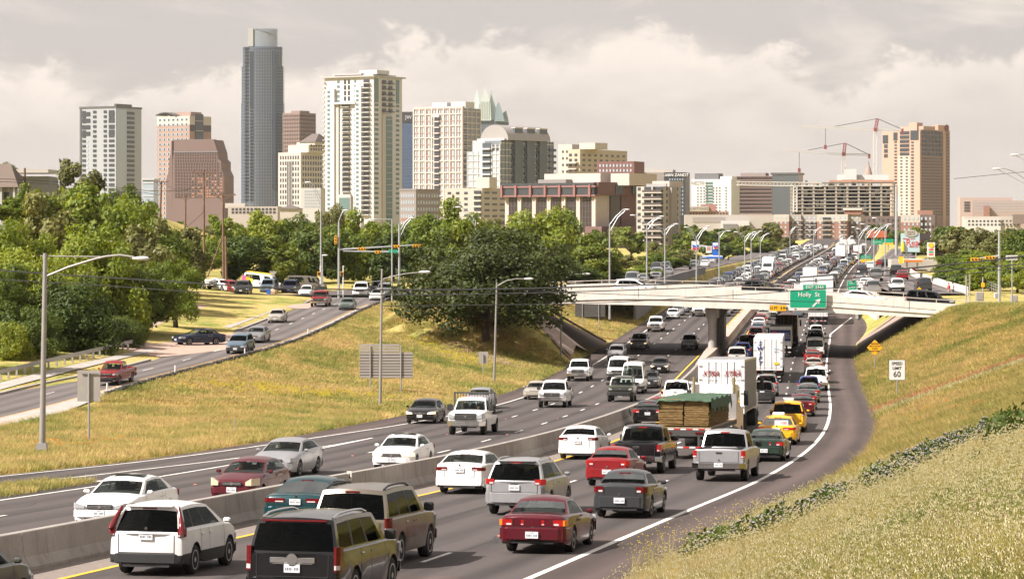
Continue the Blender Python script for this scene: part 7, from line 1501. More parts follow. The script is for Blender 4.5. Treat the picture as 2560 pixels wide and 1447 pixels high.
for x,yt,yb,Y,arm,lab in[(802,498,705,372,(770,456),'lamp with long truss arm in front of the white tower'),(847,552,742,362,(863,526),'lamp on the near traffic signal pole'),(998,580,744,366,(1030,545),'lamp on the far traffic signal pole'),(980,548,755,352,(930,548),'slim pole lamp at the kerb beside the oak'),(1189,552,700,395,(1145,518),'lamp rising behind the oak top'),(806,640,702,368,(812,638),'short post lamp beside the crossing signal')]:
 lamp(lab,(x,yb),(x,yt),[[(x,yt),(x+(arm[0]-x)*.45,yt+(arm[1]-yt)*.7),(x+(arm[0]-x)*.8,arm[1]),arm]],[arm],Y=Y,m=POLE2,r=0.12,truss_arm=abs(arm[0]-x)>25)
for px_,y_,lab in((2492,422,'lamp head on a long arm at the right edge, lower one'),(2537,387,'lamp head on a long arm at the right edge, upper one')):
 lamp(lab,(px_+150,820),(px_+150,y_+60),[[(px_+150,y_+80),(px_+80,y_+32),(px_+45,y_+8),(px_+20,y_-1),(px_,y_)]],[(px_,y_)],Y=262,m=POLE2,truss_arm=True)
 # ---- utility poles
def upole(label,base,top,Y,arms,lean=None):
 p0=at(*base,Y);o=thing('utility_pole',label,'utility pole',p0);g=MB().use(WOOD);g.tube([(0,0,-0.5),local(p0,*top)],[0.19,0.13],9);g.obj('pole',o,smooth=60)
 for(x0_,x1_,y_)in arms:
  a,b_=local(p0,x0_,y_),local(p0,x1_,y_);bx('crossarm',o,WOOD,((a[0]+b_[0])/2,-0.2,a[2]),(abs(b_[0]-a[0]),0.12,0.14))
  g=MB().use(WOOD);c=local(p0,(x0_+x1_)/2,y_+14)
  for e in(a,b_):g.tube([(c[0],-0.12,c[2]),(c[0]+(e[0]-c[0])*.7,-0.22,e[2]-.05)],0.035,4)
  g.obj('brace',o)
  for i in range(4):bx('insulator',o,DKP,(a[0]+(b_[0]-a[0])*(i+.15)/3.3,-0.2,a[2]+0.16),(0.1,0.1,0.2))
 return o
upole('tall brown utility pole beside the parked white pickup',(511,722),(509,425),392,[(483,541,432)])
up=upole('brown utility pole with a leaning brace, right of the tall one',(559,727),(557,482),388,[(526,590,488)]);g=MB().use(WOOD);p0=Vector(up.location);g.tube([local(p0,519,692),local(p0,556,592)],0.1,7);g.obj('leaning_brace',up)
upole('utility pole standing close behind the braced pole',(566,729),(564,590),384,[]);upole('short utility pole in the trees left of the brown block',(399,560),(404,452),440,[(386,422,455)]);upole('distant utility pole with wide crossarm before the brown block',(463,570),(464,484),470,[(437,492,488)]);upole('utility pole beside the hill shed',(62,515),(62,420),350,[])
# ---- overhead cables
def cable(label,pix,Y0,Y1,r):
 pts=[];n=len(pix)
 for i,q in enumerate(pix):pts.append(at(*q,Y0+(Y1-Y0)*i/(n-1)))
 P3=[]  # smooth through the points
 for i in range(n-1):
  a,b_,c,d_=pts[max(i-1,0)],pts[i],pts[i+1],pts[min(i+2,n-1)]
  for k in range(5):u=k/5;P3.append(0.5*(2*b_+(c-a)*u+(2*a-5*b_+4*c-d_)*u*u+(3*b_-a-3*c+d_)*u**3))
 P3.append(pts[-1]);g=MB().use(BKL);g.tube(P3,r,5);o=g.obj('overhead_cable',smooth=60);tag(o,label,'cable')
cable('thick black cable crossing the whole view, topmost over the overpass',[(2760,600),(2560,640),(2300,668),(2060,689),(1800,705),(1400,719),(1040,724),(700,720),(400,702),(100,683),(-100,668)],150,190,0.045)
cable('thinner black cable just below the topmost one',[(2760,640),(2560,660),(2200,690),(1800,716),(1440,729),(1040,737),(600,735),(250,713),(60,702),(-100,692)],155,200,0.032)
cable('black cable running down across the overpass girder to the left',[(2760,650),(2560,668),(2300,699),(2040,723),(1800,740),(1600,752),(1440,759),(1200,762),(950,765)],160,205,0.026)
cable('slack black cable along the overpass parapet',[(1300,724),(1440,732),(1700,741),(1960,752),(2100,757),(2340,775)],210,215,0.022)
cable('thin grey cable above the left grove',[(-60,445),(100,452),(260,465),(400,478),(508,470)],300,390,0.03);cable('second thin cable above the left grove',[(-60,452),(120,460),(300,474),(402,488)],300,430,0.03);cable('thin cable between the utility poles',[(404,456),(460,478),(510,434)],430,395,0.025);cable('guy wire running down from the tall utility pole',[(509,530),(470,565),(430,590)],392,380,0.03);cable('pale distant cable right of the tan hotel',[(2385,447),(2560,430),(2700,418)],330,300,0.03)
# ---- roadside signs seen from behind
def sign_back(label,rect,posts,Y=None,planks=0,extra=None,m=SGB,foot=None):
 x0_,y0_,x1_,y1_=rect;f=foot or posts[0];p0=unproj(*f)if Y is None else at(*f,Y);o=thing('road_sign',label,'road sign',p0);k=ppm(p0.y)
 a,b_=local(p0,x0_,y0_),local(p0,x1_,y1_)
 def panel(a,b_,n):
  if n:
   for i in range(n):h=(a[2]-b_[2])/n;bx('plank',o,m,((a[0]+b_[0])/2,0.08,b_[2]+h*(i+.5)),(b_[0]-a[0],0.05,h*0.72))
  else:bx('panel',o,m,((a[0]+b_[0])/2,0.08,(a[2]+b_[2])/2),(b_[0]-a[0],0.03,a[2]-b_[2]))
 panel(a,b_,planks)
 if planks:bx('backing',o,DKP,((a[0]+b_[0])/2,0.13,(a[2]+b_[2])/2),(b_[0]-a[0]-.02,0.02,a[2]-b_[2]-.02))
 if extra:panel(local(p0,extra[0],extra[1]),local(p0,extra[2],extra[3]),max(2,planks//3))
 for q in posts:
  w_=unproj(*q)if Y is None else at(*q,Y);g=MB().use(GAL);ztop=local(p0,0,min(y0_,extra[1]if extra else y0_)+6)[2]
  g.tube([(w_.x-p0.x,0.0,w_.z-p0.z-.3),(w_.x-p0.x,0.0,ztop)],0.055,7);g.obj('post',o,smooth=60)
 return o
o=sign_back('grey sign back on a single post near the red pickup',(193,926,250,1003),[(222,1110)]);bx('cross_bar',o,GAL,local(Vector(o.location),222,932),(0.85,0.05,0.06))
sign_back('large corrugated grey sign back on two posts',(899,880,1032,945),[(926,978),(996,994)],planks=9,extra=(898,859,998,880));sign_back('small square sign back right of the corrugated one',(1197,879,1220,908),[(1208,940)]);sign_back('dark plank sign back under the left end of the overpass',(1438,752,1513,792),[(1456,808),(1497,815)],Y=352,planks=8,m=mat('sign_back_dark',(0.10,0.095,0.09),0.7))
p0=unproj(588,1085);o=thing('marker_post','thin bare steel post on the left grass bank','post',p0);g=MB().use(GAL);g.tube([(0,0,-.2),local(p0,588,1046)],0.03,6);g.obj('post',o)
for i,(a,b_)in enumerate([((268,985),(270,957)),((438,932),(437,913)),((612,892),(610,870)),((770,838),(770,822)),((889,783),(889,774))]):
 p0=unproj(*a);o=thing('delineator',['white delineator beside the red pickup','white delineator left of the blue grey wagon','white delineator in front of the blue grey wagon','white delineator halfway up the frontage kerb','white delineator near the top of the frontage kerb'][i],'delineator',p0);h=local(p0,*b_)[2]
 g=MB().use(SGW);g.tube([(0,0,0),(0,0,h)],0.055,7);g.obj('tube',o,smooth=60);MB().use(mat('reflector',(0.75,0.72,0.65),0.2)).tube([(0,0,h*.78),(0,0,h*.92)],0.06,7).obj('reflector_band',o)
 # ---- guardrails
WB=mat('w_beam',(0.40,0.38,0.36),0.5,0.5,var=0.15,vscale=2)
def guardrail(label,pts,m,step,h=0.72,side=1):
 o=thing('guardrail',label,'guardrail',pts[0]);p0=Vector(pts[0]);g=MB().use(m);vs=[]
 for p in pts:
  q=Vector(p)-p0
  for dy,dz in((0,h-.32),(-.05,h-.26),(0,h-.17),(-.05,h-.08),(0,h)):vs.append((q.x,q.y+dy,q.z+dz))
 g.add(vs,grid_faces(len(pts),5));g.obj('rail',o)
 pm=MB().use(m).box((0,0.14,h/2-.2),(0.14,0.14,h-.1)).mesh('rail_post')
 acc=0;last=Vector(pts[0])
 for p in pts[1:]:
  p=Vector(p);d_=(p-last).length;n=max(1,int(round(d_/step)))
  for i in range(n):link('post',pm,o,tuple(last.lerp(p,i/n)-p0))
  last=p
 return o
guardrail('pale steel guardrail in front of the left grove',[unproj(a,b_)+Vector((0,0,0))for a,b_ in((-60,968),(0,951),(100,926),(200,903),(280,884),(332,871))],WB,1.9,0.8)
gp2=[Vector((G(Y)+0.15,Y,-Hfr(Y)))for Y in np.arange(196,362,4.0)];ge=thing('edge_barrier','low dark weathered edging along the frontage road above the bank','edging',gp2[0])
ebm=[MB().use(DKP).bevbox((0,0,0.16),(0.32,0.85+0.12*k,0.30+0.05*k),0.05).mesh('edging_block')for k in range(3)];random.seed(4)
for i in range(len(gp2)-1):
 for k in range(4):
  q=gp2[i].lerp(gp2[i+1],k/4)-gp2[0];o=link('edging_block',random.choice(ebm),ge,(q.x+random.uniform(-.05,.05),q.y,q.z-random.uniform(0,.08)));o.rotation_euler=(random.uniform(-.06,.06),0,random.uniform(-.15,.15)-0.05)
  # ---- traffic signals
def signal(o,c,w=0.95,lens=3,vert=False):
 b_=bx('signal_head',o,SIGY,c,(w,0.28,0.34)if not vert else(0.34,0.28,w))
 for i in range(lens):
  d_=(i-(lens-1)/2)*w/lens;g=MB().use(SIGD);g.lathe([(0.0,0.0),(0.11,0.0),(0.11,0.05),(0,0.05)],10,'Y',(c[0]+(0 if vert else d_),c[1]-0.19,c[2]+(d_ if vert else 0)));g.obj('lens',o)
def mast(label,base,top,Y,arm,sigs,r=0.17,sign=None):
 p0=at(*base,Y);o=thing('traffic_signal',label,'traffic signal',p0);g=MB().use(POLE2);g.tube([(0,0,-.3),local(p0,*top)],[r,r*.7],10);g.obj('pole',o,smooth=60)
 if arm:g=MB().use(POLE2);g.tube([local(p0,*arm[0]),local(p0,*arm[1])],[r*.75,r*.4],8);g.obj('mast_arm',o,smooth=60)
 for s_ in sigs:
  c=local(p0,s_[0],s_[1]);signal(o,(c[0],-0.3,c[2]),*(s_[2:]if len(s_)>2 else(1.05,)))
 return o
mast('traffic signal mast at the left of the intersection with long arm',(847,742),(847,556),362,((848,624),(1050,612)),[(905,622),(990,616),(1042,614),(840,600,1.1,3,True)])
o=mast('second signal mast whose arm points left, beside the oak',(998,746),(998,560),366,((998,630),(858,628)),[(945,630,0.8,2)]);p0=Vector(o.location);c=local(p0,983,628);bx('street_name_sign',o,SGG,(c[0],-0.35,c[2]),(1.1,0.05,0.42))
for x,yt,yb,lab in((801,664,706,'crossing signal post left of the signal mast'),(858,664,738,'crossing signal post right of the signal mast')):
 p0=at(x,yb,364);o=thing('crossing_signal',lab,'crossing signal',p0);g=MB().use(SGW);g.tube([(0,0,-.2),local(p0,x,yt)],0.08,7);g.obj('post',o);c=local(p0,x-4,684);bx('signal_head',o,SIGY,c,(0.42,0.3,0.5));bx('lens',o,SIGD,(c[0],-.17,c[2]),(0.3,0.05,0.36))
mast('steel signal mast at the right edge with arm to the left',(2498,757),(2498,578),300,((2498,640),(2428,648)),[(2438,648),(2474,644)])
# triangle sign, boulders, bin
p0=unproj(683,738);o=thing('road_sign','triangular sign back beside the ladder van','road sign',p0);g=MB().use(GAL);g.tube([(0,0,-.2),local(p0,683,690)],0.04,6);g.obj('post',o);a,b_,c=local(p0,673,678),local(p0,693,678),local(p0,683,692);MB().use(SGB).prism([(a[0],a[2]),(b_[0],b_[2]),(c[0],c[2])],-0.06,-0.03,'XZ').obj('panel',o)
def boulder(label,px_,py_,w,h,seed):
 bm=bmesh.new();bmesh.ops.create_icosphere(bm,subdivisions=3,radius=1.0);rg=random.Random(seed);cuts=[(Vector((rg.gauss(0,1),rg.gauss(0,1),rg.gauss(0,.6))).normalized(),rg.uniform(.55,.85))for _ in range(9)]
 for v in bm.verts:
  for n_,d_ in cuts:
   e=v.co.dot(n_)-d_
   if e>0:v.co-=n_*e*.9
  v.co.x*=w/2;v.co.y*=w/2.2;v.co.z*=h/2;v.co+=Vector((rg.uniform(-.02,.02),)*3)
 me=bpy.data.meshes.new('boulder');bm.to_mesh(me);bm.free();me.materials.append(mat('limestone_rock',(0.42,0.29,0.20),0.95,var=0.35,vscale=1.5,bump=0.6,bscale=5));p=unproj(px_,py_);o=link('boulder',me,None,p+Vector((0,0,h*.38)));tag(o,label,'boulder');return o
boulder('tan boulder lying on the lawn',484,784,1.25,1.05,3);boulder('tan boulder beside the parked utility vehicles',685,738,1.1,1.05,8);boulder('dark boulder at the edge of the paved drive',294,831,1.1,0.6,12)
p0=unproj(671,738);o=thing('recycling_bin','small blue bin left of the boulder by the kerb','bin',p0);MB().use(mat('bin_blue',(0.03,0.12,0.45),0.5)).box((0,0,0.35),(0.5,0.5,0.7),taper=1.12).obj('body',o);bx('lid',o,mat('bin_blue',(0.03,0.12,0.45),0.5),(0,0,0.74),(0.6,0.6,0.08))
p0=unproj(246,872);o=thing('yard_sign','small dark yard sign at the grove edge','sign',p0);bx('panel',o,DKP,(0,0,0.9),(0.62,0.06,0.5));bx('post',o,DKP,(0.0,0.05,0.4),(0.07,0.07,0.9))
# ---- signs facing us
def post_sign(name,label,base,c,sz,kind):
 p0=unproj(*base);o=thing(name,label,'road sign',p0);q=local(p0,*c);k=ppm(p0.y);w,h=sz[0]/k,sz[1]/k
 g=MB().use(GAL);g.tube([(0,0.06,-.3),(0,0.06,q[2]+h*.3)],0.045,7);g.obj('post',o,smooth=60);return o,q,w,h
o,q,w,h=post_sign('speed_limit_sign','white speed limit sign on the right grass slope',(2243,993),(2242.5,924.5),(41,51),0)
def rrect(w,h,r,n=4):return[(sx*(w/2-r)+r*math.cos(a0+math.pi/2*i/n),sz*(h/2-r)+r*math.sin(a0+math.pi/2*i/n))for sx,sz,a0 in((1,1,0),(-1,1,math.pi/2),(-1,-1,math.pi),(1,-1,3*math.pi/2))for i in range(n+1)]
def board(o,c,w,h,r,m,edge=None,ew=0.03,nm='panel',t=0.03):
 if edge:g=MB().use(edge);g.prism(rrect(w,h,r),0.0,t,'XZ');e=g.obj(nm+'_border',o,loc=(c[0],c[1],c[2]));w,h=w-ew*2,h-ew*2
 g=MB().use(m);g.prism(rrect(w,h,max(0.01,r-ew)),-0.006,t*.5,'XZ');return g.obj(nm,o,loc=(c[0],c[1]-0.002,c[2]))
board(o,q,w,h,0.08,SGW,BKL,0.025)
for s_,dz,z_ in(('SPEED',.31,.21),('LIMIT',.08,.20),('60',-.22,.40)):text(s_,h*z_,BKL,o,(q[0],q[1]-0.016,q[2]+h*dz),FRT,sx=0.95,bold=0.006)
o,q,w,h=post_sign('warning_sign','yellow diamond warning sign on the right grass slope',(2187,930),(2187,868.5),(41,41),0)
b_=board(o,q,w/1.414,w/1.414,0.08,SGY,BKL,0.02)
for ch in o.children:
 if ch.name.startswith('panel'):ch.rotation_euler=(0,R(45),0)
for i,s_ in enumerate(('BRIDGE','MAY ICE IN','COLD','WEATHER')):text(s_,w*.13,BKL,o,(q[0],q[1]-0.02,q[2]+w*(.23-.15*i)),FRT,bold=0.004)
# exit sign hung on the overpass
X0=740/FPX*313;Yb=BY(31.5)-1.0;p0=at(2020,785,Yb);o=thing('exit_sign','green exit sign with white lettering mounted on the overpass','road sign',p0)
def L_(px_,py_):return local(p0,px_,py_)
def rectb(x0_,y0_,x1_,y1_,m,edge,r,nm='panel',ew=0.05):a,b_=L_(x0_,y0_),L_(x1_,y1_);return board(o,((a[0]+b_[0])/2,0,(a[2]+b_[2])/2),b_[0]-a[0],a[2]-b_[2],r,m,edge,ew,nm)
rectb(1974,724,2066,770,SGG,SGW,0.18);rectb(2007,711,2066,724.5,SGG,SGW,0.06,'exit_tab',0.03)
c=L_(2022,736.5);text('Holly  St',0.66,SGW,o,(c[0],-0.03,c[2]),FRT,bold=0.006);c=L_(2037,718);text('EXIT 234A',0.43,SGW,o,(c[0],-0.03,c[2]),FRT,bold=0.004);c=L_(2024,718)
c=L_(2042,756);g=MB().use(SGW);g.prism([(-.09,-.62),(.09,-.62),(.09,.1),(.30,.02),(0,.58),(-.30,.02),(-.09,.1)],-0.035,-0.015,'XZ');ar=g.obj('arrow',o,loc=(c[0],0,c[2]));ar.rotation_euler=(0,R(45),0)
for px_ in(1990,2050):a=L_(px_,773);bx('bracket',o,DKP,(a[0],0.5,a[2]),(0.12,1.1,0.14))
a,b_=L_(1984,773),L_(2084,784);bx('catwalk',o,mat('catwalk_grey',(0.16,0.16,0.16),0.7),((a[0]+b_[0])/2,0.42,a[2]-.25),(b_[0]-a[0],0.9,0.22))
p0=at(1945,785,BY(28.5)-0.3);o=thing('clearance_sign','yellow height clearance sign on the overpass girder','road sign',p0);rectb(1924,762,1966,777.5,SGY,BKL,0.08,'panel',0.02);c=L_(1945,770);text('15 FT   8 IN',0.36,BKL,o,(c[0],-0.03,c[2]),FRT,bold=0.006);bx('bracket',o,DKP,(c[0],0.18,c[2]),(1.2,0.25,0.1))
p0=at(2130,760,405);o=thing('exit_sign','small green exit gore sign beyond the overpass','road sign',p0);rectb(2118,702,2142,731,SGG,SGW,0.1,'panel',0.03);c=L_(2130,708);text('EXIT',0.38,SGW,o,(c[0],-.03,c[2]),FRT);c=L_(2130,718);text('234A',0.45,SGW,o,(c[0],-.03,c[2]),FRT);c=L_(2132,726);text('/',0.5,SGW,o,(c[0],-.03,c[2]),FRT);bx('post',o,GAL,(0.3,0.1,0.5),(0.12,0.12,2.6))
p0=at(2298,745,322);o=thing('warning_sign','small yellow diamond sign behind the black wagon on the overpass','road sign',p0);c=L_(2298,726);e=board(o,c,0.62,0.62,0.05,SGY,BKL,.02)
for ch in o.children:
 if ch.name.startswith('panel'):ch.rotation_euler=(0,R(45),0)
bx('post',o,GAL,(0,.05,c[2]/2),(0.06,0.06,max(.2,c[2])))
def far_sign(label,Y,rects,base_y,posts,cat='road sign',name='guide_sign',texts=()):
 global p0,o
 p0=at(rects[0][0]if rects else posts[0][0],base_y,Y);o=thing(name,label,cat,p0)
 for(x0_,y0_,x1_,y1_,m)in rects:a,b_=L_(x0_,y0_),L_(x1_,y1_);bx('panel',o,m,((a[0]+b_[0])/2,0,(a[2]+b_[2])/2),(b_[0]-a[0],0.25,a[2]-b_[2]))
 for px_,y_ in posts:a=L_(px_,y_);bx('post',o,POLE2,(a[0],0.25,a[2]/2),(0.3,0.3,max(0.3,a[2])))
 for s_,px_,py_,sz,m in texts:c=L_(px_,py_);text(s_,sz,m,o,(c[0],-0.16,c[2]),FRT,ext=.02)
 return o
far_sign('green and yellow guide sign over the far right frontage',620,[(2152,638,2178,648,SGG),(2152,648,2178,655,SGY)],690,[(2156,650),(2174,650)],texts=[('Cesar Chavez',2165,643,0.34,SGW)]);far_sign('wide green guide sign in the distance left of the tall mast',900,[(2180,600,2207,611,SGG)],640,[(2194,605)],texts=[('Downtown',2193,605,.6,SGW)]);far_sign('green guide sign with yellow foot beside the tall mast',880,[(2209,597,2233,607,SGG),(2209,607,2233,612,SGY)],640,[(2221,605)])
far_sign('yellow diamond sign beside the far northbound lanes',700,[(2127,655,2135,663,SGY)],690,[(2131,660)])
p0=at(2241,690,760);o=thing('steel_mast','tall thick steel mast left of the billboard','mast',p0);g=MB().use(POLE2);g.tube([(0,0,-1),L_(2241,465)],[0.5,0.32],10);g.obj('pole',o,smooth=60);c=L_(2248,510);bx('antenna_panel',o,LAMPH,(c[0],-.2,c[2]),(0.9,0.5,4.0))
# gas stations and billboards
RBR=mat('fuel_red',(0.55,0.03,0.04),0.5);BLU=mat('fuel_blue',(0.02,0.12,0.50),0.5);YFU=mat('fuel_yellow',(0.85,0.48,0.02),0.5);ORG=mat('fuel_orange',(0.75,0.16,0.02),0.5)
o=far_sign('white shield fuel sign with blue and red chevrons on a pole',640,[],705,[(1740,628)],'fuel sign','fuel_sign');
def chev(o,cx,cy,w,m,t):a=L_(cx-w,cy-2);b_=L_(cx,cy+1);c=L_(cx+w,cy-2);MB().use(m).prism([(a[0],a[2]),(b_[0],b_[2]),(c[0],c[2]),(c[0],c[2]-t),(b_[0],b_[2]-t),(a[0],a[2]-t)],-0.42,-0.34,'XZ').obj('chevron',o)
a=[L_(px_,py_)for px_,py_ in((1729,603),(1748,603),(1748,624),(1738.5,629),(1729,624))];MB().use(SGW).prism([(q[0],q[2])for q in a],-0.3,0.1,'XZ').obj('panel',o);chev(o,1738.5,613,7.5,BLU,0.5);chev(o,1738.5,619.5,7.5,RBR,0.5)
o=far_sign('blue price sign with chevrons beside a red restaurant sign',660,[(1781,606,1796,641,BLU)],690,[(1788,640)],'fuel sign','fuel_sign');a=L_(1788.5,615);bx('panel',o,SGW,(a[0],-.2,a[2]),(1.2,.1,1.5));chev(o,1788.5,614,5,BLU,.3);chev(o,1788.5,618,5,RBR,.3)
far_sign('small red restaurant sign on white panel',670,[(1765,615,1779,632,SGW),(1767,617,1777,627,RBR)],690,[(1772,630)],'sign','shop_sign')
far_sign('grey billboard behind the restaurant sign',720,[(1748,612,1768,626,mat('billboard_grey',(0.40,0.42,0.44)))],660,[(1758,620)],'billboard','billboard')
p0=at(1753,700,650);o=thing('gas_station','gas station with a blue and white canopy left of the freeway','gas station',p0);a,b_=L_(1753,640),L_(1806,647);bx('canopy',o,SGW,((a[0]+b_[0])/2,3,(a[2]+b_[2])/2),(b_[0]-a[0],8,0.7));bx('canopy_band',o,BLU,((a[0]+b_[0])/2,-1.05,(a[2]+b_[2])/2),(b_[0]-a[0],0.1,0.4))
for px_ in(1768,1795):a=L_(px_,645);bx('column',o,POLE2,(a[0],2,a[2]/2),(0.35,0.35,a[2]))
for px_ in(1775,1787):a=L_(px_,672);bx('pump',o,GAL,(a[0],2,a[2]-0.4),(0.7,0.6,1.7))
bx('store',o,crm,(2.5,12,2.0),(9,6,3.2))
o=far_sign('white fuel price sign with a yellow shell mark',560,[(2318,606,2337,642,SGW)],662,[(2320,642),(2335,642)],'fuel sign','fuel_sign');
def scallop(o,px_,py_,r):c=L_(px_,py_);MB().use(YFU).prism([(c[0]+r*math.cos(t_)*(1 if math.sin(t_)>-.5 else.6),c[2]+r*math.sin(t_))for t_ in np.linspace(-math.pi*.5,math.pi*1.5,14)[:-1]],-0.24,-0.18,'XZ').obj('shell_mark',o);MB().use(RBR).prism([(c[0]+r*1.12*math.cos(t_)*(1 if math.sin(t_)>-.5 else.6),c[2]+r*1.12*math.sin(t_))for t_ in np.linspace(-math.pi*.5,math.pi*1.5,14)[:-1]],-0.18,-0.14,'XZ').obj('shell_edge',o)
scallop(o,2327.5,614,0.5)
for py_,m in((624,RBR),(630,SGG),(636,RBR)):a=L_(2327.5,py_);bx('price_strip',o,m,(a[0],-.15,a[2]),(0.9,.06,.26))
p0=at(2248,690,540);o=thing('gas_station','gas station with an orange and yellow canopy on the right','gas station',p0);a,b_=L_(2258,648),L_(2305,656);bx('canopy',o,SGW,((a[0]+b_[0])/2,3,(a[2]+b_[2])/2),(b_[0]-a[0],7,.6));bx('canopy_band',o,ORG,((a[0]+b_[0])/2,-.6,(a[2]+b_[2])/2),(b_[0]-a[0],.1,.38));bx('mark_panel',o,YFU,L_(2253,650),(0.9,.3,1.3));scallop(o,2266,651,.35)
for px_ in(2270,2296):a=L_(px_,655);bx('column',o,POLE2,(a[0],1.5,a[2]/2),(.3,.3,a[2]))
bx('store',o,crm,(4,10,1.6),(9,5,3));bx('pump',o,RBR,(1.2,1.5,.8),(.6,.5,1.5));bx('pump',o,RBR,(3.0,1.5,.8),(.6,.5,1.5))
BBL=mat('billboard_blue',(0.40,0.55,0.60),0.6);o=far_sign('pale blue billboard with red script and an oval top',700,[(2252,583,2299,630,BBL),(2299,583,2325,611,mat('billboard_dark',(0.05,0.04,0.04),.5))],672,[(2266,620),(2290,620)],'billboard','billboard',texts=[('Real',2283,607,2.2,REDL),('PEACH',2284,617,.7,REDL),('GRAND SLAM',2272,597,.5,REDL)])
c=L_(2277,583);MB().use(crm).prism([(c[0]+1.7*math.cos(t_),c[2]+.85*math.sin(t_))for t_ in np.linspace(0,2*math.pi,20)[:-1]],-.3,-.16,'XZ').obj('oval_panel',o);text('MOLINE',.55,DKP,o,(c[0],-.33,c[2]+.25),FRT);text('CIDER CO',.45,DKP,o,(c[0],-.33,c[2]-.3),FRT);c=L_(2257,615);MB().use(YFU).lathe([(0,-1.3),(.45,-1.3),(.45,.4),(.18,.9),(.18,1.3),(0,1.3)],10,'Z',(c[0],-.25,c[2])).obj('bottle_figure',o,smooth=40)
far_sign('orange red billboard before the brick apartments',1000,[(2168,577,2217,594,mat('billboard_orange',(0.45,0.12,0.06)))],640,[(2180,590),(2205,590)],'billboard','billboard')
p0=at(2092,640,1000);o=thing('pavilion','small brick pavilion with a pale hipped roof above the far trucks','pavilion',p0);a,b_=L_(2099,612),L_(2128,640);bx('wall',o,rb2,((a[0]+b_[0])/2,2,a[2]/2),(b_[0]-a[0],4,a[2]));z=L_(0,612)[2];z2=L_(0,598)[2];x0_,x1_=L_(2091,0)[0],L_(2142,0)[0];MB().use(bmat('paviliongrey',(0.45,0.43,0.40))).add([(x0_,-1,z),(x1_,-1,z),(x1_,5,z),(x0_,5,z),(x0_+2.5,2,z2),(x1_-1,2,z2)],[(0,1,5,4),(1,2,5),(2,3,4,5),(3,0,4)]).obj('roof',o)
p0=at(2020,632,960);o=thing('long_trailer','long plain white trailer across the horizon of the jam','trailer',p0);a,b_=L_(2019,613),L_(2069,628);MB().use(TWH).box(((a[0]+b_[0])/2,0,(a[2]+b_[2])/2),(b_[0]-a[0],2.5,a[2]-b_[2])).obj('body',o);bx('chassis',o,TGR,((a[0]+b_[0])/2,0,.5),(b_[0]-a[0],2.2,.5))
# right edge: message sign on a post, cabinets, posts, rail
p0=at(2530,778,285);o=thing('message_sign','pale slatted sign on a slim pole at the right edge','road sign',p0);g=MB().use(GAL);g.tube([(0,0,-.3),L_(2530,650)],.07,7);g.obj('post',o);a,b_=L_(2515,638),L_(2544,650);bx('panel',o,SGW,((a[0]+b_[0])/2,0,(a[2]+b_[2])/2),(b_[0]-a[0],.12,a[2]-b_[2]))
for i in range(8):bx('slot',o,BKL,(a[0]+(b_[0]-a[0])*(i+.5)/8,-.07,(a[2]+b_[2])/2),(.06,.03,.3))
for x,y0_,y1_,lab,w in((2535,738,762,'grey control cabinet beside the slatted sign pole',.7),(2490,732,745,'small white control box on the signal mast side',.35),(2449,730,752,'grey utility cabinet left of the right signal mast',.8)):
 p0=at(x,y1_,292);o=thing('control_cabinet',lab,'cabinet',p0);h=L_(x,y0_)[2];MB().use(LAMPH if w<.5 else SGB).bevbox((0,0,h/2),(w,.5,h),.03).obj('housing',o);bx('door',o,SGB,(0,-.26,h/2),(w*.8,.02,h*.8))
for x,y0_,y1_,lab in((2457,692,752,'post with yellow crossing signal at the right end of the overpass'),(2415,692,775,'slim dark post right of the overpass end'),(2424,690,790,'slim grey post beside the overpass wing wall')):
 p0=at(x,y1_,296);o=thing('sign_post',lab,'post',p0);g=MB().use(POLE2);g.tube([(0,0,-.3),L_(x,y0_)],.07,7);g.obj('post',o);c=L_(x,y0_+(20 if x==2457 else 8));bx('signal_head' if x==2457 else 'blade',o,SIGY if x==2457 else SGB,(c[0],-.1,c[2]),(.34,.2,.45)if x==2457 else(.12,.1,1.0))
hr_=[(57.0+(Y-355)*.115,Y,-HR(Y)+.25)for Y in np.arange(330,420,5.0)];o=thing('walk_railing','steel pedestrian railing along the right frontage walk','railing',hr_[0]);b0=Vector(hr_[0])
for dz in(.4,.75,1.1):g=MB().use(GAL);g.tube([Vector(q)-b0+Vector((3.5,0,dz))for q in hr_],.035,5);g.obj('rail',o)
pm=MB().use(GAL).box((0,0,.55),(.06,.06,1.15)).mesh('railing_post')
for q in hr_:link('post',pm,o,tuple(Vector(q)-b0+Vector((3.5,0,0))))
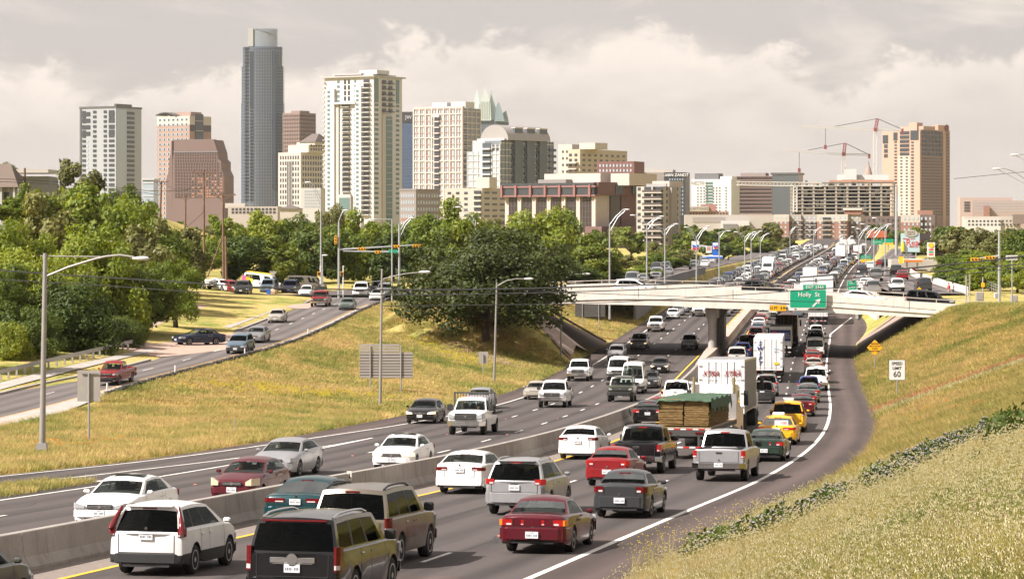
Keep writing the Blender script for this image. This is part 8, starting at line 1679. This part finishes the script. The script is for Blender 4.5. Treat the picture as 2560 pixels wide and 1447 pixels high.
# ---- pedestrians on the far walk
SKIN=mat('skin',(0.45,0.27,0.19),0.6)
def person(label,px_,py_,Y,shirt,pants,h=1.72,yaw=0.0):
 p=at(px_,py_,Y);o=thing('person',label,'person',p,yaw);s_=h/1.75
 J={'pel':(0,0,.95),'che':(0,0,1.32),'nec':(0,0,1.5),'hea':(0.02,0,1.66),'hl':(0,.1,.93),'kl':(.16,.11,.5),'al':(.02,.11,.08),'tl':(.16,.11,.03),'hr':(0,-.1,.93),'kr':(.0,-.11,.5),'ar':(-.2,-.11,.1),'tr':(-.06,-.11,.03),'sl':(0,.19,1.42),'el':(-.08,.25,1.14),'wl':(.05,.27,.9),'hnl':(.09,.27,.8),'sr':(0,-.19,1.42),'er':(-.02,-.25,1.14),'wr':(.12,-.26,.92),'hnr':(.16,-.26,.83)}
 Ed=[('pel','che'),('che','nec'),('nec','hea'),('pel','hl'),('hl','kl'),('kl','al'),('al','tl'),('pel','hr'),('hr','kr'),('kr','ar'),('ar','tr'),('che','sl'),('sl','el'),('el','wl'),('wl','hnl'),('che','sr'),('sr','er'),('er','wr'),('wr','hnr')]
 RR={'pel':.15,'che':.16,'nec':.06,'hea':.105,'hl':.1,'kl':.065,'al':.045,'tl':.04,'hr':.1,'kr':.065,'ar':.045,'tr':.04,'sl':.07,'el':.05,'wl':.035,'hnl':.04,'sr':.07,'er':.05,'wr':.035,'hnr':.04}
 kk=list(J);bm=bmesh.new();sl_=bm.verts.layers.skin.verify();vs=[bm.verts.new(tuple(c*s_ for c in J[k]))for k in kk];[bm.edges.new((vs[kk.index(a)],vs[kk.index(b_)]))for a,b_ in Ed]
 for v,k in zip(vs,kk):v[sl_].radius=(RR[k]*s_,)*2;v[sl_].use_root=k=='pel'
 me=bpy.data.meshes.new('figure');bm.to_mesh(me);bm.free();me.materials.append(SKIN);b_=link('figure',me,o);b_.modifiers.new('skin','SKIN');b_.modifiers.new('sub','SUBSURF').levels=1
 g=MB().use(mat('shirt_'+shirt[0],shirt[1],.8));g.lathe([(.17,.92),(.19,1.1),(.2,1.35),(.12,1.48),(.07,1.5)],12);[g.tube([(0,sg*.19,1.43),(-.05,sg*.26,1.14)],[.085,.065],8)for sg in(1,-1)];g.obj('shirt',o,smooth=60)
 g=MB().use(mat('pants_'+pants[0],pants[1],.8));g.lathe([(.175,.82),(.17,.98)],12);[g.tube([(0,sg*.1,.93),((.16,0)[sg<0],sg*.11,.5),((.03,-.19)[sg<0],sg*.11,.12)],[.115,.08,.06],8)for sg in(1,-1)];g.obj('trousers',o,smooth=60)
 g=MB().use(mat('hair',(0.04,0.025,0.015),.8));g.lathe([(.0,1.79),(.07,1.77),(.112,1.70),(.10,1.64)],10,'Z',(-.01,0,0));g.obj('hair',o,smooth=60);return o
person('pedestrian in a red top walking on the far right walk',2372,743,345,('red',(.45,.05,.04)),('tan',(.35,.28,.2)));person('pedestrian in a pale top beside the red one',2382,742,347,('pale',(.6,.58,.55)),('navy',(.03,.04,.08)));person('pedestrian in dark clothes on the right frontage walk',2303,707,400,('dark',(.05,.03,.03)),('black',(.02,.02,.02)))
# == GRASS AND FLOWERS (stuff)
def blade_mat(name,colourer,tr=0.42):
 def build(t):
  pos=t.n('ShaderNodeNewGeometry').outputs['Position'];rnd_=t.n('ShaderNodeObjectInfo').outputs['Random']
  c=colourer(t,pos);c=t.mix(1.0,c,t.ramp(rnd_,[(0.0,0.70),(0.6,1.0),(1.0,1.3)]),'MULTIPLY')
  df=t.n('ShaderNodeBsdfPrincipled',{'Base Color':c,'Roughness':0.7,'Specular IOR Level':0.2});tl=t.n('ShaderNodeBsdfTranslucent',{'Color':c})
  t.n('ShaderNodeOutputMaterial',{'Surface':t.n('ShaderNodeMixShader',{0:tr,1:df.outputs[0],2:tl.outputs[0]}).outputs[0]})
 return M(name,build)
GB=blade_mat('grass_blade',grass_colour)
def tuft(name,n,h,spread,w,m,seed,head=None,lean=0.5):
 rg=random.Random(seed);g=MB().use(m)
 for i in range(n):
  a=rg.uniform(0,6.28);r0=rg.uniform(0,spread);b0=Vector((r0*math.cos(a),r0*math.sin(a),0));d_=Vector((math.cos(a+rg.uniform(-.8,.8)),math.sin(a+rg.uniform(-.8,.8)),0));hh=h*rg.uniform(.55,1.15);ln=lean*rg.uniform(.2,1.2)*hh
  sd=Vector((-d_.y,d_.x,0))*w*rg.uniform(.7,1.3);mid=b0+d_*ln*.35+Vector((0,0,hh*.6));tip=b0+d_*ln+Vector((0,0,hh))
  g.use(m).add([b0-sd,b0+sd,mid+sd*.7,mid-sd*.7,tip],[(0,1,2,3),(3,2,4)])
  if head and rg.random()<head[1]:
   s_=head[2]*rg.uniform(.7,1.3);q=tip
   for ax in(Vector((1,0,.2)),Vector((0,1,.2))):g.use(head[0]).add([q-ax*s_,q+Vector((0,0,-s_*.5)),q+ax*s_,q+Vector((0,0,s_*.9))],[(0,1,2,3)])
 o=link(name,g.mesh(name));return o
SRC=bpy.data.collections.new('scatter_sources')  # not linked to the scene: sources only
def to_src(*objs):
 col=bpy.data.collections.new('src');
 for o in objs:C.objects.unlink(o);col.objects.link(o)
 return col
def scatter(name,label,emitter,col,density,smin,smax,tilt=0.12,seed=1,cat='grass'):
 """ground cover: instances of the tufts in 'col' over the emitter mesh"""
 ng=bpy.data.node_groups.new(name,'GeometryNodeTree');ng.interface.new_socket('Geometry',in_out='INPUT',socket_type='NodeSocketGeometry');ng.interface.new_socket('Geometry',in_out='OUTPUT',socket_type='NodeSocketGeometry')
 N=ng.nodes.new;Lk=ng.links.new;gi,go_=N('NodeGroupInput'),N('NodeGroupOutput');dp=N('GeometryNodeDistributePointsOnFaces');dp.inputs['Density'].default_value=density;dp.inputs['Seed'].default_value=seed
 at_=N('GeometryNodeInputNamedAttribute');at_.data_type='FLOAT';at_.inputs[0].default_value='dens';mu=N('ShaderNodeMath');mu.operation='MULTIPLY';mu.inputs[1].default_value=density;Lk(at_.outputs[0],mu.inputs[0]);Lk(mu.outputs[0],dp.inputs['Density'])
 ip=N('GeometryNodeInstanceOnPoints');ci=N('GeometryNodeCollectionInfo');ci.inputs[0].default_value=col;ci.inputs[1].default_value=True;ci.inputs[2].default_value=True;ip.inputs['Pick Instance'].default_value=True
 rr=N('FunctionNodeRandomValue');rr.data_type='FLOAT_VECTOR';rr.inputs[0].default_value=(-tilt,-tilt,0);rr.inputs[1].default_value=(tilt,tilt,6.283);rs=N('FunctionNodeRandomValue');rs.data_type='FLOAT';rs.inputs[2].default_value=smin;rs.inputs[3].default_value=smax;rs.inputs['Seed'].default_value=5
 Lk(gi.outputs[0],dp.inputs[0]);Lk(dp.outputs[0],ip.inputs[0]);Lk(ci.outputs[0],ip.inputs[2]);Lk(rr.outputs[0],ip.inputs['Rotation']);Lk(rs.outputs[1],ip.inputs['Scale']);Lk(ip.outputs[0],go_.inputs[0])
 o=link(name,emitter);md=o.modifiers.new('scatter','NODES');md.node_group=ng;tag(o,label,cat,kind='stuff');return o
def field(name,y0,y1,dy,f0,f1,n,dens=None,dz=0.0):
 """grid mesh over the land between X = f0(Y) and f1(Y), with a density attribute"""
 ys=np.arange(y0,y1+dy*.5,dy);V=[];D_=[]
 for Y in ys:
  a,b_=f0(Y),f1(Y)
  for j in range(n+1):X=a+(b_-a)*j/n;V.append((X,Y,zg(X,Y)+dz));D_.append(1.0 if dens is None else dens(X,Y,j/n))
 me=bpy.data.meshes.new(name);me.from_pydata(V,[],[(r*(n+1)+c,r*(n+1)+c+1,(r+1)*(n+1)+c+1,(r+1)*(n+1)+c)for r in range(len(ys)-1)for c in range(n)]);me.update();me.attributes.new('dens','FLOAT','POINT').data.foreach_set('value',D_);return me
near=to_src(*[tuft('tuft_source',13,.34,.14,.005,GB,s_,head=(mat('seed_head',(0.42,0.37,0.20),.9),.08,.012),lean=.8)for s_ in range(4)],tuft('tuft_source',6,.55,.08,.004,GB,9,head=(mat('seed_head',(0.42,0.37,0.20),.9),.4,.018),lean=.7))
midc=to_src(*[tuft('tuft_source',16,.30,.30,.011,GB,20+s_,lean=1.0)for s_ in range(4)])
farc=to_src(*[tuft('tuft_source',22,.30,.55,.020,GB,40+s_,lean=1.1)for s_ in range(3)])
rslope=lambda Y:XR(Y)+16.5
scatter('slope_grass','tall straw and green grass on the near right slope',field('slope_grass',24,84,3,lambda Y:max(XR(Y)+.15,Y*-.01+0),lambda Y:max(XR(Y)+2,Y*.19+1.5),12),near,110,.75,1.5)
scatter('slope_grass','straw and green grass further up the right slope',field('slope_grass',84,170,4,lambda Y:XR(Y)+.1,lambda Y:Y*.186+2,12),midc,26,.8,1.5)
scatter('slope_grass','grass on the right slope towards the overpass',field('slope_grass',170,296,4,lambda Y:XR(Y)+.1,lambda Y:min(XR(Y)+20,Y*.186+4),10),farc,8,.7,1.3)
scatter('bank_grass','straw coloured grass on the near left bank',field('bank_grass',108,190,4,lambda Y:max(-.185*Y-3,G(Y)+1.8),lambda Y:XL(Y)-.15,14),midc,16,.8,1.4,seed=3)
scatter('bank_grass','grass on the left bank below the frontage road and the oak',field('bank_grass',190,352,4,lambda Y:G(Y)+.4,lambda Y:XL(Y)-.15 if not 288<Y<336 else min(XL(Y),0.6),14),farc,8.0,.7,1.25,seed=4)
scatter('far_bank_grass','grass on the left bank beyond the overpass',field('far_bank_grass',352,420,5,lambda Y:XL(Y)-14,lambda Y:XL(Y)-.3,6),farc,5,.8,1.3,seed=5)
p=unproj(0,1222,lambda X,Y:zf(Y));
def isl(X,Y):return zf(Y)+.03
me=field('gore_grass',97,107,1,lambda Y:off(Y,B_off(Y)-.6),lambda Y:off(Y,24.6+(107-Y)*-.02),4);scatter('gore_grass','patch of dry grass on the exit gore at the left edge',me,midc,24,.6,1.0,seed=6)
# flowers and weeds
PUR=mat('flower_mauve',(0.30,0.27,0.33),.8);YEL=mat('flower_yellow',(0.58,0.47,0.04),.8);ORF=mat('flower_orange',(0.7,0.28,0.02),.8);PNK=mat('flower_pink',(0.62,0.36,0.42),.8);WED=leafmat('weed',(0.06,0.09,0.015),(0.12,0.17,0.03),(0.22,0.26,0.05),.3)
def herb(name,n,h,m,fm,fs,seed,top=True):
 rg=random.Random(seed);g=MB()
 for i in range(n):
  a=rg.uniform(0,6.28);r_=h*.55*rg.random()**.5;z=h*rg.uniform(.15,1.0)*(1-.35*(r_/(h*.55))**2);c=Vector((r_*math.cos(a),r_*math.sin(a),z));u=Vector((rg.gauss(0,1),rg.gauss(0,1),rg.gauss(.4,.6))).normalized();v=u.orthogonal().normalized();w_=u.cross(v);s_=h*.085*rg.uniform(.6,1.4);g.use(m).add([c-v*s_,c+w_*s_*.5,c+v*s_,c-w_*s_*.5],[(0,1,2,3)])
  if fm and z>h*.62 and rg.random()<.38:
   q=c+Vector((0,0,h*.07));s2=fs*rg.uniform(.7,1.4);g.use(fm).add([q+Vector((s2,0,0)),q+Vector((0,s2,0)),q+Vector((-s2,0,0)),q+Vector((0,-s2,0)),q+Vector((0,0,s2*.5)),q+Vector((0,0,-s2*.4))],[(0,1,4),(1,2,4),(2,3,4),(3,0,4),(1,0,5),(2,1,5),(3,2,5),(0,3,5)])
 for i in range(5):a=rg.uniform(0,6.28);g.use(m).tube([(0,0,0),(h*.3*math.cos(a),h*.3*math.sin(a),h*.7)],.012*h,3,cap=False)
 return link(name,g.mesh(name))
mauve=to_src(*[herb('herb_source',150,.6,LEAF['dark']if s_==1 else WED,PUR,.020,s_)for s_ in range(3)]);yel=to_src(*[tuft('flower_source',9,.5,.3,.01,GB,60+s_,head=(YEL,.9,.07))for s_ in range(2)]);orf=to_src(tuft('flower_source',5,.42,.15,.008,GB,71,head=(ORF,.8,.05)));pnk=to_src(tuft('flower_source',7,.4,.3,.01,GB,75,head=(PNK,.9,.06)));wee=to_src(*[herb('herb_source',150,.8,WED,None,0,80+s_)for s_ in range(2)]);yst=to_src(tuft('flower_source',9,.95,.14,.005,GB,90,head=(YEL,.95,.022),lean=.5))
def band(name,pix,width,n=2):
 pts=[unproj(a,b_)for a,b_ in pix];V=[];D_=[]
 fine=[]
 for i in range(len(pts)-1):
  for k in range(4):fine.append(pts[i].lerp(pts[i+1],k/4))
 fine.append(pts[-1])
 for i,p in enumerate(fine):
  tg=(fine[min(i+1,len(fine)-1)]-fine[max(i-1,0)]);nn=Vector((tg.y,-tg.x,0)).normalized()
  for j in range(n+1):q=p+nn*width*(j/n-.5);V.append((q.x,q.y,zg(q.x,q.y)));D_.append(random.uniform(.1,1.3)*(1.0 if n<4 else(4*(j/n)*(1-j/n))**2))
 me=bpy.data.meshes.new(name);me.from_pydata(V,[],[(r*(n+1)+c,r*(n+1)+c+1,(r+1)*(n+1)+c+1,(r+1)*(n+1)+c)for r in range(len(fine)-1)for c in range(n)]);me.update();me.attributes.new('dens','FLOAT','POINT').data.foreach_set('value',D_);return me
scatter('mauve_flowers','band of mauve flowering plants running up the right slope',band('mauve_flowers',[(1800,1415),(1900,1370),(2010,1325),(2120,1280),(2230,1225),(2330,1175),(2420,1130),(2500,1100),(2580,1080)],2.4),mauve,3.6,.6,1.5,seed=7,cat='flowers')
UMB=mat('umbel_white',(0.62,0.58,0.46),.9);umb=to_src(tuft('flower_source',3,.5,.1,.004,GB,95,head=(UMB,.9,.035)),tuft('flower_source',4,.42,.2,.004,GB,96,head=(UMB,.8,.028)));rst=to_src(tuft('flower_source',4,.9,.12,.004,GB,97,head=(mat('reed_plume',(0.28,0.18,0.12),.9),.9,.03),lean=.5))
scatter('white_umbels','pale flat flower heads scattered through the near right slope grass',field('white_umbels',26,80,3,lambda Y:XR(Y)+3.5,lambda Y:max(XR(Y)+4,Y*.19+1.5),8,lambda X,Y,u:random.uniform(0,1.6)),umb,1.3,.5,.9,seed=21,cat='flowers')
scatter('reed_plumes','reddish seed plumes at the bottom right corner',band('reed_plumes',[(2420,1440),(2500,1400),(2570,1330)],1.6),rst,1.5,.6,1.0,seed=22,cat='grass')
scatter('verge_weeds','single leafy weeds dotted over the near right slope',field('verge_weeds',28,76,4,lambda Y:XR(Y)+2.5,lambda Y:max(XR(Y)+4,Y*.19+1.5),6,lambda X,Y,u:random.uniform(0,1)),wee,.16,.45,.85,seed=23,cat='weeds')
scatter('verge_weeds','leafy green weeds beside the shoulder at the bottom',band('verge_weeds',[(1640,1440),(1700,1425),(1760,1405),(1820,1385)],.8),wee,2.6,.6,1.15,seed=8,cat='weeds')
scatter('verge_weeds','tall leafy weeds at the right end of the mauve flowers',band('verge_weeds',[(2505,1105),(2530,1100),(2560,1120)],1.0),wee,1.6,.8,1.4,seed=9,cat='weeds')
scatter('yellow_stalks','thin yellow flower stalks along the shoulder edge',band('yellow_stalks',[(1560,1446),(1640,1420),(1740,1385),(1830,1350),(1900,1320)],.7),yst,4.0,.6,1.0,seed=10,cat='flowers')
scatter('yellow_flowers','yellow flower patch on the left bank',band('yellow_flowers',[(500,965),(600,975),(700,985),(800,985),(900,1000)],13.0,12),yel,1.7,.5,1.0,seed=11,cat='flowers');scatter('yellow_flowers','second yellow flower streak below the oak',band('yellow_flowers',[(1060,850),(1100,880),(1150,900),(1190,920)],6,8),yel,1.6,.5,1.0,seed=12,cat='flowers')
scatter('pink_flowers','pink flower streak on the bank below the oak',band('pink_flowers',[(1090,845),(1120,858),(1240,905),(1290,925)],1.2),pnk,1.6,.8,1.2,seed=13,cat='flowers');scatter('orange_flowers','scattered orange flowers near the base of the near lamp',band('orange_flowers',[(90,1125),(150,1130),(220,1115),(330,1120)],4.0),orf,.8,.7,1.2,seed=14,cat='flowers');scatter('orange_flowers','scattered orange flowers on the right slope',band('orange_flowers',[(2290,1040),(2380,1050),(2450,1030),(2520,1010)],3.0),orf,.5,.7,1.2,seed=15,cat='flowers')
# == HAZE
hz=MB();hz.box((0,2600,130),(4200,6600,300));ho=hz.obj('haze');tag(ho,kind='stuff')
def hzm(t):v=t.n('ShaderNodeVolumePrincipled',{'Color':(0.97,0.96,0.95,1),'Density':0.00003,'Anisotropy':0.3});t.n('ShaderNodeOutputMaterial',{'Volume':v.outputs[0]})
ho.data.materials.append(M('haze_air',hzm))
